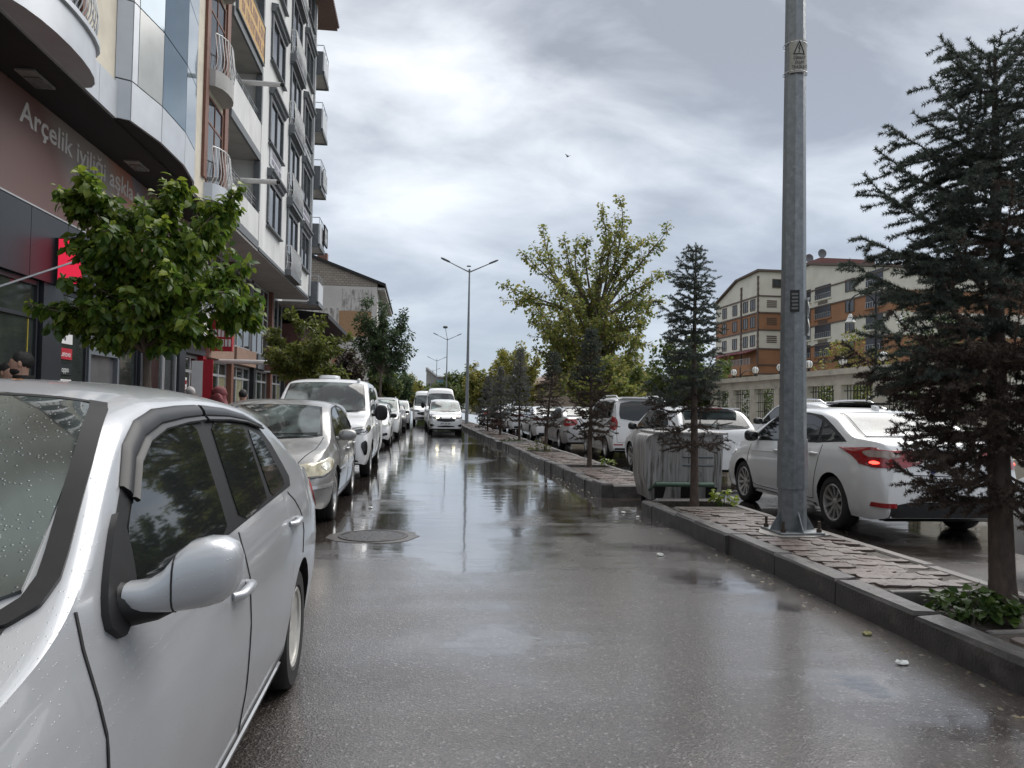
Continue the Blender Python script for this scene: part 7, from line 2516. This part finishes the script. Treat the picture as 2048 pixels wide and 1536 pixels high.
def lamp_post(x, y, z0, h, label, near=False, three=False):
    t = thing('lamp_post', label, 'lamp post', (x, y, z0), 0, 'double-armed street lamps on the median')
    r0, r1 = 0.142, 0.055
    n = 8
    MB().tube([(x, y, z0), (x, y, z0 + h)], [r0, r1], n, rot=PI / 8).build('pole', M_GALV, t, smooth=20 if not near else None)
    for s in (1, -1):
        MB().tube([(x, y, z0 + h - 0.15), (x + s * 1.5, y, z0 + h + 0.55)], [0.05, 0.035], 8).build('arm', M_GALV, t, smooth=50)
        hd = MB()
        a, b = Vector((x + s * 1.4, y, z0 + h + 0.52)), Vector((x + s * 2.05, y, z0 + h + 0.80))
        d = (b - a).normalized()
        u = Vector((0, 1, 0))
        w = d.cross(u)
        P = []
        for q, ww, hh in ((0, 0.06, 0.04), (0.15, 0.13, 0.05), (0.55, 0.15, 0.05), (0.72, 0.10, 0.025)):
            for su, sw in ((-1, -1), (1, -1), (1, 1), (-1, 1)):
                P.append(a + d * q + u * ww * su + w * hh * sw)
        F = [(3, 2, 1, 0), (12, 13, 14, 15)]
        for i in range(3):
            for k in range(4):
                F.append((i * 4 + k, i * 4 + (k + 1) % 4, (i + 1) * 4 + (k + 1) % 4, (i + 1) * 4 + k))
        hd.add(P, F)
        hd.build('luminaire', M_LUM, t)
    cap = MB().lathe([(r1, h - 0.1), (0.07, h - 0.05), (0.07, h + 0.06), (0.0, h + 0.1)], (x, y, z0), 'z', 10)
    cap.build('pole_cap', M_GALV, t)
    if three:
        MB().tube([(x, y, z0 + h), (x - 0.3, y, z0 + h + 1.5)], 0.04, 6).build('arm', M_GALV, t)
        MB().blob((x - 0.32, y, z0 + h + 1.7), (0.35, 0.35, 0.18), 10, 6, 0.6).build('camera_head', M_LUM, t)
    else:
        MB().blob((x - 0.05, y, z0 + h + 0.28), (0.16, 0.16, 0.04), 10, 6, 0.6).build('sensor', M_LUM, t)
    if near:
        MB().tube([(x, y, z0 + 0.44), (x, y, z0 + 0.94)], [0.151, 0.146], 8, rot=PI / 8).build('sleeve', M_GALV, t)
        bp = MB().bbox(x - 0.23, x + 0.23, y - 0.23, y + 0.23, z0 - 0.002, z0 + 0.022, 0.004)
        bp.build('base_plate', M_GALV, t)
        for k in range(4):
            a = PI / 4 + k * PI / 2 + PI / 4
            c_, s_ = math.cos(a), math.sin(a)
            P = []
            for q in (-0.006, 0.006):
                for rr, zz in ((0.11, 0.022), (0.235, 0.022), (0.225, 0.05), (0.118, 0.23)):
                    P.append((x + c_ * rr - s_ * q, y + s_ * rr + c_ * q, z0 + zz))
            MB().add(P, [(0, 1, 2, 3), (7, 6, 5, 4), (0, 4, 5, 1), (1, 5, 6, 2), (2, 6, 7, 3), (3, 7, 4, 0)]).build('gusset', M_GALV, t)
            a2 = a + PI / 4
            bx, by = x + 0.265 * math.cos(a2), y + 0.265 * math.sin(a2)
            bo = MB().tube([(bx, by, z0 - 0.02), (bx, by, z0 + 0.13)], 0.014, 10)
            bo.tube([(bx, by, z0 + 0.02), (bx, by, z0 + 0.055)], 0.028, 6)
            bo.build('anchor_bolt', pm('rusty_bolt', (0.07, 0.055, 0.045), 0.6, metal=0.5, var=0.2), t)
    return t


lp = lamp_post(3.80, 7.45, 0.188, 11.0, 'galvanised octagonal lamp post with warning plate, nearest of all', True)
lamp_post(3.50, 55.0, 0.18, 11.0, 'tall double-armed lamp post standing clear against the sky', False)
lamp_post(4.1, 112.0, 0.15, 11.0, 'second lamp post down the street, with a camera on top', False, True)
lamp_post(3.9, 165.0, 0.1, 11.0, 'far lamp post beside the grey building', False)
lamp_post(4.0, 215.0, 0.1, 11.0, 'farthest lamp post, partly behind the grey building', False)

# warning plate bent round the near post
M_PLT = pm('weathered_plate', (0.30, 0.29, 0.25), 0.5, metal=0.2, var=0.15, vscale=20)
wp = thing('warning_plate', 'weathered electricity warning plate strapped high on the lamp post', 'sign', (3.80, 7.35, 4.8))
zc_ = 5.03
rp = 0.142 - (0.142 - 0.055) * (zc_ - 0.19) / 11 + 0.012
arcP, arcF = [], []
for i in range(9):
    a = R_(-145 + 100 * i / 8)
    for z in (zc_ - 0.17, zc_ + 0.17):
        for rr in (rp, rp + 0.004):
            arcP.append((3.80 + rr * math.cos(a), 7.45 + rr * math.sin(a), z))
for i in range(8):
    b = i * 4
    arcF += [(b + 1, b + 5, b + 7, b + 3), (b, b + 2, b + 6, b + 4), (b + 2, b + 3, b + 7, b + 6), (b, b + 4, b + 5, b + 1)]
arcF += [(0, 1, 3, 2), (32, 34, 35, 33)]
MB().add(arcP, arcF).build('plate', M_PLT, wp, smooth=40)


def on_post(ang, z, r):
    return (3.80 + r * math.cos(R_(ang)), 7.45 + r * math.sin(R_(ang)), z)


rq = rp + 0.006
tri = [(-124, zc_ + 0.02), (-70, zc_ + 0.02), (-97, zc_ + 0.15)]
for i in range(3):
    a, b = tri[i], tri[(i + 1) % 3]
    MB().tube([on_post(a[0] + (b[0] - a[0]) * k / 6, a[1] + (b[1] - a[1]) * k / 6, rq) for k in range(7)], 0.0055, 5).build('triangle_edge', M_INK, wp)
MB().tube([on_post(-94, zc_ + 0.115, rq), on_post(-101, zc_ + 0.075, rq), on_post(-94, zc_ + 0.078, rq), on_post(-99, zc_ + 0.035, rq)], 0.005, 5).build('lightning_mark', M_INK, wp)
for k, s in enumerate(('DİKKAT', 'ÖLÜM', 'TEHLİKESİ')):
    p = on_post(-97, zc_ - 0.035 - 0.048 * k, rq + 0.002)
    text_obj(s, p, (PI / 2, 0, R_(-7)), 0.042, M_INK, wp, 0.001, 'CENTER', sx=0.8)
for z in (zc_ - 0.15, zc_ + 0.15):
    MB().lathe([(rp + 0.004, z - 0.008), (rp + 0.007, z), (rp + 0.004, z + 0.008)], (3.80, 7.45, 0), 'z', 16).build('strap', M_STEEL, wp)
idp = MB().box(-0.045, 0.045, -0.004, 0.004, -0.11, 0.11).build('label_plate', M_INK, None)
idp.location = on_post(-112, 2.52, 0.131)
idp.rotation_euler = (0, 0, R_(-22))
tag(idp, 'small black label plate on the lamp post at eye-level height', 'label')
lt = MB()
for k in range(5):
    lt.box(-0.03 + 0.004 * (k % 2), 0.032, -0.007, -0.0045, -0.085 + 0.036 * k, -0.065 + 0.036 * k)
lt.build('lettering', pm('dull_print', (0.16, 0.16, 0.15), 0.5, var=0), idp, world=False, kind='stuff')
pp_ = MB()
P = []
for k, (w_, z) in enumerate(((0.01, 2.18), (0.05, 2.24), (0.045, 2.34), (0.07, 2.44), (0.05, 2.52), (0.012, 2.57))):
    a0 = -30
    for j in range(4):
        q = on_post(a0 + j * 25 * w_ / 0.05, z, 0.138 + 0.02 * ((j + k) % 2))
        P.append(q)
pp_.add(P, [(i * 4 + j, i * 4 + j + 1, (i + 1) * 4 + j + 1, (i + 1) * 4 + j) for i in range(5) for j in range(3)])
po = pp_.build('torn_paper', M_PAPER, None)
so_ = po.modifiers.new('thickness', 'SOLIDIFY')
so_.thickness = 0.002
tag(po, 'torn white paper stuck on the right side of the lamp post', 'paper')

# ------------------------------------------------------------------ rubbish container in the median gap
M_BIN = pm('streaked_zinc', (0.36, 0.352, 0.345), 0.5, metal=0.25, var=0.3, vscale=5, col2=(0.10, 0.088, 0.075), c2scale=4, c2lo=0.50, c2hi=0.62, stretch=(4.5, 4.5, 0.3), bump=0.002, bscale=18)
bn = thing('rubbish_container', 'galvanised rubbish container with curved lid and green foot bar between the medians', 'container', (3.86, 11.15, -0.05), R_(-4))
bl = MB()
W2 = 0.60
prof = [(-0.50, 0.16), (0.50, 0.16), (0.54, 0.30), (0.57, 1.04), (0.56, 1.10), (-0.44, 1.10), (-0.52, 1.07), (-0.56, 1.01), (-0.57, 0.93), (-0.57, 0.5)]
# the barrel-shaped cover curves down on the left
bl.prism(prof, 'y', -0.42, 0.42)
bl.v = [(p[0], p[1] * (0.94 if p[2] < 0.3 else 1.0), p[2]) for p in bl.v]
bl.build('tub', M_BIN, bn, smooth=35, world=False)
MB().bbox(-0.44, 0.62, -0.47, 0.47, 1.102, 1.14, 0.01).build('lid', M_BIN, bn, world=False)
ribs = MB()
for z in (0.78, 0.66):
    ribs.tube([(-0.02, -0.425, z), (0.42, -0.425, z)], 0.016, 8)
ribs.build('side_handle', M_GALV, bn, smooth=50, world=False)
for a, b in (((-0.10, 0.92), (0.45, 0.92)), ((0.45, 0.92), (0.48, 0.4)), ((-0.12, 0.35), (-0.10, 0.92))):
    MB().tube([(a[0], -0.422, a[1]), (b[0], -0.422, b[1])], 0.014, 6).build('pressed_rib', M_BIN, bn, smooth=50, world=False)
MB().lathe([(0.05, -0.436), (0.075, -0.436), (0.08, -0.418)], (0.20, 0, 0.52), 'y', 20).build('embossed_ring', M_BIN, bn, smooth=40, world=False)
for q in (0.0, PI / 2):
    MB().tube([(0.20 - 0.04 * math.cos(q), -0.43, 0.52 - 0.04 * math.sin(q)), (0.20 + 0.04 * math.cos(q), -0.43, 0.52 + 0.04 * math.sin(q))], 0.007, 5).build('embossed_mark', M_BIN, bn, world=False)
M_GREENB = pm('green_foot_bar', (0.10, 0.16, 0.12), 0.4, metal=0.3, var=0.2, vscale=12)
fb_ = MB()
fb_.tube([(-0.46, -0.62, 0.40), (0.36, -0.62, 0.40)], 0.035, 8)
fb_.tube([(-0.46, -0.62, 0.40), (-0.50, -0.40, 0.30)], 0.022, 6)
fb_.tube([(0.36, -0.62, 0.40), (0.44, -0.40, 0.30)], 0.022, 6)
fb_.build('foot_bar', M_GREENB, bn, smooth=50, world=False)
for xx in (-0.40, -0.02, 0.34):
    MB().add([(xx - 0.07, -0.60, 0.36), (xx + 0.09, -0.60, 0.36), (xx + 0.05, -0.44, 0.02), (xx - 0.03, -0.44, 0.02), (xx - 0.07, -0.57, 0.36), (xx + 0.09, -0.57, 0.36), (xx + 0.05, -0.41, 0.02), (xx - 0.03, -0.41, 0.02)],
             [(0, 1, 2, 3), (7, 6, 5, 4), (0, 4, 5, 1), (1, 5, 6, 2), (2, 6, 7, 3), (3, 7, 4, 0)]).build('bracket', M_SEAM, bn, world=False)
for sx in (-0.42, 0.42):
    for sy in (-0.33, 0.33):
        cs = MB().lathe([(0.03, -0.02), (0.075, -0.022), (0.08, 0.0), (0.075, 0.022), (0.03, 0.02)], (sx, sy, 0.08), 'x', 14)
        cs.box(sx - 0.035, sx + 0.035, sy - 0.02, sy + 0.02, 0.10, 0.17)
        cs.build('castor', M_TYRE, bn, smooth=40, world=False)

# ------------------------------------------------------------------ bicycle by the shop, people on the footway
M_BIKE = pm('bicycle_silver', (0.5, 0.5, 0.5), 0.3, metal=0.8, var=0.05)
bk = thing('bicycle', 'silver bicycle leaning by the shop window, only handlebars showing over the near roof', 'bicycle', (-4.95, 11.6, 0.12), R_(65))
for y in (-0.52, 0.52):
    w = MB()
    w.lathe([(0.31, -0.02), (0.34, -0.012), (0.345, 0.0), (0.34, 0.012), (0.31, 0.02)], (0, y, 0.345), 'x', 28)
    wo = w.build('wheel', M_TYRE, bk, smooth=50, world=False)
    s = MB()
    for k in range(14):
        a = 2 * PI * k / 14
        s.tube([(0, y, 0.345), (0, y + 0.315 * math.cos(a), 0.345 + 0.315 * math.sin(a))], 0.0025, 4)
    s.build('spokes', M_BIKE, wo, world=False)
fr = MB()
for a, b in (((0, -0.52, 0.345), (0, -0.12, 0.32)), ((0, -0.12, 0.32), (0, 0.36, 0.80)), ((0, -0.12, 0.32), (0, -0.22, 0.86)), ((0, -0.52, 0.345), (0, -0.2, 0.78)), ((0, -0.2, 0.78), (0, 0.36, 0.86)), ((0, 0.52, 0.345), (0, 0.33, 0.98))):
    fr.tube([a, b], 0.016, 8)
fr.build('frame', M_BIKE, bk, smooth=50, world=False)
MB().tube([(-0.28, 0.22, 1.15), (-0.20, 0.34, 1.19), (0, 0.33, 1.14), (0.20, 0.34, 1.19), (0.28, 0.22, 1.15)], 0.014, 8).build('handlebar', M_BIKE, bk, smooth=50, world=False)
MB().tube([(0, 0.33, 0.9), (0, 0.33, 1.15)], 0.016, 8).build('stem', M_BIKE, bk, smooth=50, world=False)
MB().blob((0, -0.25, 0.92), (0.07, 0.13, 0.035), 12, 6, 0.8).build('saddle', M_TRIM, bk, smooth=50, world=False)

M_SKIN = pm('skin', (0.42, 0.25, 0.18), 0.5, var=0.08, vscale=20)


def person(label, x, y, h, rz, top, legs, hair=None, beard=None, scarf=None, group='people on the footway'):
    """standing figure: one continuous body grown from a joint skeleton, clothing and hair as parts"""
    root = thing('person', label, 'person', (x, y, 0.12), rz, group)
    s = h / 1.75

    def skin(name, verts, edges, radii, mat, parent, sub=2):
        me = bpy.data.meshes.new(name)
        me.from_pydata([tuple(c * s for c in v) for v in verts], edges, [])
        o = link_mesh(name, me, parent, (mat,))
        md = o.modifiers.new('skin', 'SKIN')
        for i, r_ in enumerate(radii):
            sv = me.skin_vertices[0].data[i]
            sv.radius = (r_[0] * s, r_[1] * s) if isinstance(r_, tuple) else (r_ * s, r_ * s)
        me.skin_vertices[0].data[0].use_root = True
        sb = o.modifiers.new('smooth', 'SUBSURF')
        sb.levels = sb.render_levels = sub
        me.polygons.foreach_set('use_smooth', [True] * len(me.polygons))
        return o
    V = [(0, 0, .93), (0, .0, 1.12), (0, -.01, 1.34), (0, -.01, 1.47), (0, .015, 1.56), (0, .02, 1.64), (0, .015, 1.71)]
    Rr = [(.145, .11), (.13, .10), (.17, .105), (.052, .056), (.068, .084), (.086, .106), (.070, .086)]
    E = [(i, i + 1) for i in range(6)]
    for sg in (1, -1):
        b = len(V)
        V += [(sg * .19, -.01, 1.40), (sg * .24, -.02, 1.14), (sg * .25, .05, .90), (sg * .25, .08, .82)]
        Rr += [(.062), (.046), (.034), (.03)]
        E += [(2, b), (b, b + 1), (b + 1, b + 2), (b + 2, b + 3)]
        b = len(V)
        V += [(sg * .10, 0, .86), (sg * .11, .02, .48), (sg * .11, -.02, .09), (sg * .115, .12, .045)]
        Rr += [(.088), (.058), (.042), (.04)]
        E += [(0, b), (b, b + 1), (b + 1, b + 2), (b + 2, b + 3)]
    body = skin('body', V, E, Rr, M_SKIN, root)
    # face: nose, ears, brow line
    f = MB()
    f.blob((0, .098 * s, 1.625 * s), (.013 * s, .022 * s, .022 * s), 8, 6)
    f.build('nose', M_SKIN, body, smooth=60, world=False)
    for sg in (1, -1):
        MB().blob((sg * .076 * s, .005 * s, 1.63 * s), (.012 * s, .022 * s, .034 * s), 8, 6).build('ear', M_SKIN, body, smooth=60, world=False)
        MB().blob((sg * .03 * s, .088 * s, 1.65 * s), (.012 * s, .008 * s, .008 * s), 8, 6).build('eye', M_INK, body, smooth=60, world=False)
    MB().blob((0, .09 * s, 1.585 * s), (.026 * s, .012 * s, .007 * s), 8, 6).build('mouth', pm('lips', (0.3, 0.12, 0.1), 0.5, var=0), body, smooth=60, world=False)
    TV = [(0, 0, .86), (0, 0, 1.12), (0, -.01, 1.35), (0, -.01, 1.45)]
    TR = [(.165, .125), (.150, .118), (.185, .122), (.075, .075)]
    TE = [(0, 1), (1, 2), (2, 3)]
    for sg in (1, -1):
        b = len(TV)
        TV += [(sg * .20, -.01, 1.40), (sg * .245, -.02, 1.14), (sg * .255, .045, .91)]
        TR += [(.078), (.060), (.048)]
        TE += [(2, b), (b, b + 1), (b + 1, b + 2)]
    skin('jacket', TV, TE, TR, top, root)
    LV = [(0, 0, .92)]
    LR = [(.150, .118)]
    LE = []
    for sg in (1, -1):
        b = len(LV)
        LV += [(sg * .10, 0, .84), (sg * .11, .02, .48), (sg * .11, -.02, .10)]
        LR += [(.10), (.072), (.062)]
        LE += [(0, b), (b, b + 1), (b + 1, b + 2)]
    skin('trousers', LV, LE, LR, legs, root)
    for sg in (1, -1):
        MB().blob((sg * .113 * s, .05 * s, .045 * s), (.05 * s, .135 * s, .05 * s), 12, 6, 0.8).build('shoe', M_TRIM, root, smooth=60, world=False)
    if hair:
        hb = MB()
        hb.blob((0, -.008 * s, 1.665 * s), (.083 * s, .100 * s, .092 * s), 26, 18)
        hr = random.Random(int(h * 1000) + int(x * 10))
        hb.v = [(p[0] * hr.uniform(.94, 1.06), p[1] * hr.uniform(.94, 1.06), max(p[2], (1.585 + 0.9 * max(0.0, p[1] / s + .03)) * s) + hr.uniform(-.005, .008) * s) for p in hb.v]
        hb.build('hair', hair, root, smooth=60, world=False)
    if beard:
        bb = MB().blob((0, .036 * s, 1.560 * s), (.070 * s, .070 * s, .050 * s), 16, 10)
        bb.build('beard', beard, root, smooth=60, world=False)
        MB().lathe([(.08 * s, 1.43 * s), (.105 * s, 1.47 * s), (.095 * s, 1.52 * s), (.07 * s, 1.50 * s)], (0, -.02 * s, 0), 'z', 16).build('hood', beard, root, smooth=60, world=False)
    if scarf:
        sc2 = MB()
        sc2.blob((0, -.01 * s, 1.665 * s), (.125 * s, .145 * s, .115 * s), 18, 12)
        sc2.lathe([(.122 * s, 1.63 * s), (.135 * s, 1.56 * s), (.165 * s, 1.48 * s), (.23 * s, 1.38 * s), (.24 * s, 1.30 * s), (.21 * s, 1.29 * s)], (0, -.03 * s, 0), 'z', 20)
        sc2.blob((.06 * s, -.12 * s, 1.50 * s), (.13 * s, .09 * s, .16 * s), 14, 8)
        sc2.v = [(p[0] + .006 * s * math.sin(p[2] * 60), p[1] + .006 * s * math.sin(p[2] * 40 + p[0] * 50), p[2]) for p in sc2.v]
        sc2.build('headscarf', scarf, root, smooth=60, world=False)
    return root


M_HAIRB = pm('black_hair', (0.012, 0.011, 0.011), 0.6, var=0.3, vscale=60, bump=0.01, bscale=120)
M_HAIRW = pm('grey_hair', (0.42, 0.40, 0.39), 0.7, var=0.2, vscale=60, bump=0.01, bscale=120)
M_DK = pm('dark_cloth', (0.02, 0.02, 0.023), 0.8, var=0.2, vscale=20)
M_GRJ = pm('grey_jacket', (0.075, 0.075, 0.08), 0.8, var=0.2, vscale=15)
M_MAR = pm('maroon_scarf', (0.14, 0.02, 0.025), 0.7, var=0.35, vscale=18)
M_DENIM = pm('denim', (0.035, 0.045, 0.07), 0.8, var=0.2, vscale=20)
M_TAN = pm('tan_cloth', (0.22, 0.18, 0.15), 0.8, var=0.2, vscale=15)
person('bearded man with thick black hair, black hood and grey jacket, looking left', -3.92, 8.2, 1.74, R_(105), M_GRJ, M_DENIM, M_HAIRB, M_HAIRB)
person('man mostly hidden behind the bearded man at the left edge', -4.34, 8.8, 1.66, R_(-120), M_DK, M_DK, M_HAIRB)
person('grey-haired person whose head just shows above the near silver roof', -3.43, 12.2, 1.50, R_(20), M_TAN, M_DK, M_HAIRW)
person('woman in a maroon headscarf walking past the shops', -2.90, 11.8, 1.49, R_(-30), M_DK, M_DK, None, None, M_MAR)
person('dark-haired man seen from behind in a patterned grey top', -3.0, 13.8, 1.50, R_(5), M_TAN, M_DENIM, M_HAIRB)

# ------------------------------------------------------------------ litter on the wet road
for i, (x, y, sc_, lb) in enumerate(((2.34, 7.2, 0.035, 'crumpled white paper on the wet road left of the lamp post'), (2.78, 10.15, 0.03, 'white scrap by the end of the near median'), (2.86, 9.75, 0.025, 'smaller white scrap at the near median nose'), (2.85, 4.6, 0.03, 'pale wet leaf against the kerb by the tree pit'), (2.72, 4.05, 0.03, 'white scrap on the road by the nearest kerb stones'), (-0.6, 10.6, 0.03, 'white scrap on the road beside the warm silver hatchback'))):
    r = random.Random(60 + i)
    mb = MB().blob((0, 0, sc_ * 0.35), (sc_, sc_ * 0.8, sc_ * 0.4), 9, 6, 0.8)
    mb.v = [(p[0] * r.uniform(.75, 1.3), p[1] * r.uniform(.75, 1.3), max(0.001, p[2] * r.uniform(.6, 1.3))) for p in mb.v]
    o = mb.build('litter', M_PAPER if i != 3 else pm('pale_leaf', (0.30, 0.28, 0.12), 0.6, var=0.2), None)
    o.location = (x, y, 0.001)
    tag(o, lb, 'litter', 'scraps of litter on the road')
# a few birds are specks in the sky
bd = thing('bird', 'dark bird flying high above the yellow-green tree', 'bird', (11.5, 60, 21.5), R_(30))
MB().blob((0, 0, 0), (0.05, 0.18, 0.05), 8, 6).build('body', M_DK, bd, world=False)
for s in (1, -1):
    MB().add([(0, 0.08, 0.02), (s * 0.32, 0.0, 0.12), (s * 0.2, -0.08, 0.08), (0, -0.06, 0.02), (0, 0.08, 0.03), (s * 0.32, 0.0, 0.13), (s * 0.2, -0.08, 0.09), (0, -0.06, 0.03)], [(0, 1, 2, 3), (7, 6, 5, 4), (0, 4, 5, 1), (1, 5, 6, 2), (2, 6, 7, 3), (3, 7, 4, 0)]).build('wing', M_DK, bd, world=False)

# wet silt, grit and shed leaves gathered along the kerb foot
gd = np.random.default_rng(88)
dv, df = [], []
for k in range(260):
    y = 3.2 + 22 * gd.random() ** 1.4
    xk = 3.05 if y < 10.3 else 2.92
    if 10.3 < y < 11.9:
        continue
    x = xk - 0.02 - abs(gd.normal()) * 0.16
    a = gd.uniform(0, 2 * PI)
    s_ = gd.uniform(0.006, 0.02)
    e_ = gd.uniform(0.4, 1.0)
    b0 = len(dv)
    for q in range(5):
        t = a + 2 * PI * q / 5
        dv.append((x + s_ * math.cos(t), y + s_ * e_ * math.sin(t), 0.0012))
    dv.append((x, y, 0.0012 + s_ * gd.uniform(0.2, 0.5)))
    df += [(b0 + q, b0 + (q + 1) % 5, b0 + 5) for q in range(5)]
np_mesh('debris', dv, df, leaf_mat('kerb_debris', [(0.05, 0.04, 0.03), (0.14, 0.11, 0.05), (0.10, 0.09, 0.08), (0.20, 0.18, 0.15)], 0.5, 0.0))['kind'] = 'stuff'
bpy.data.objects['debris']['label'] = 'grit and wet leaf scraps along the foot of the kerb'
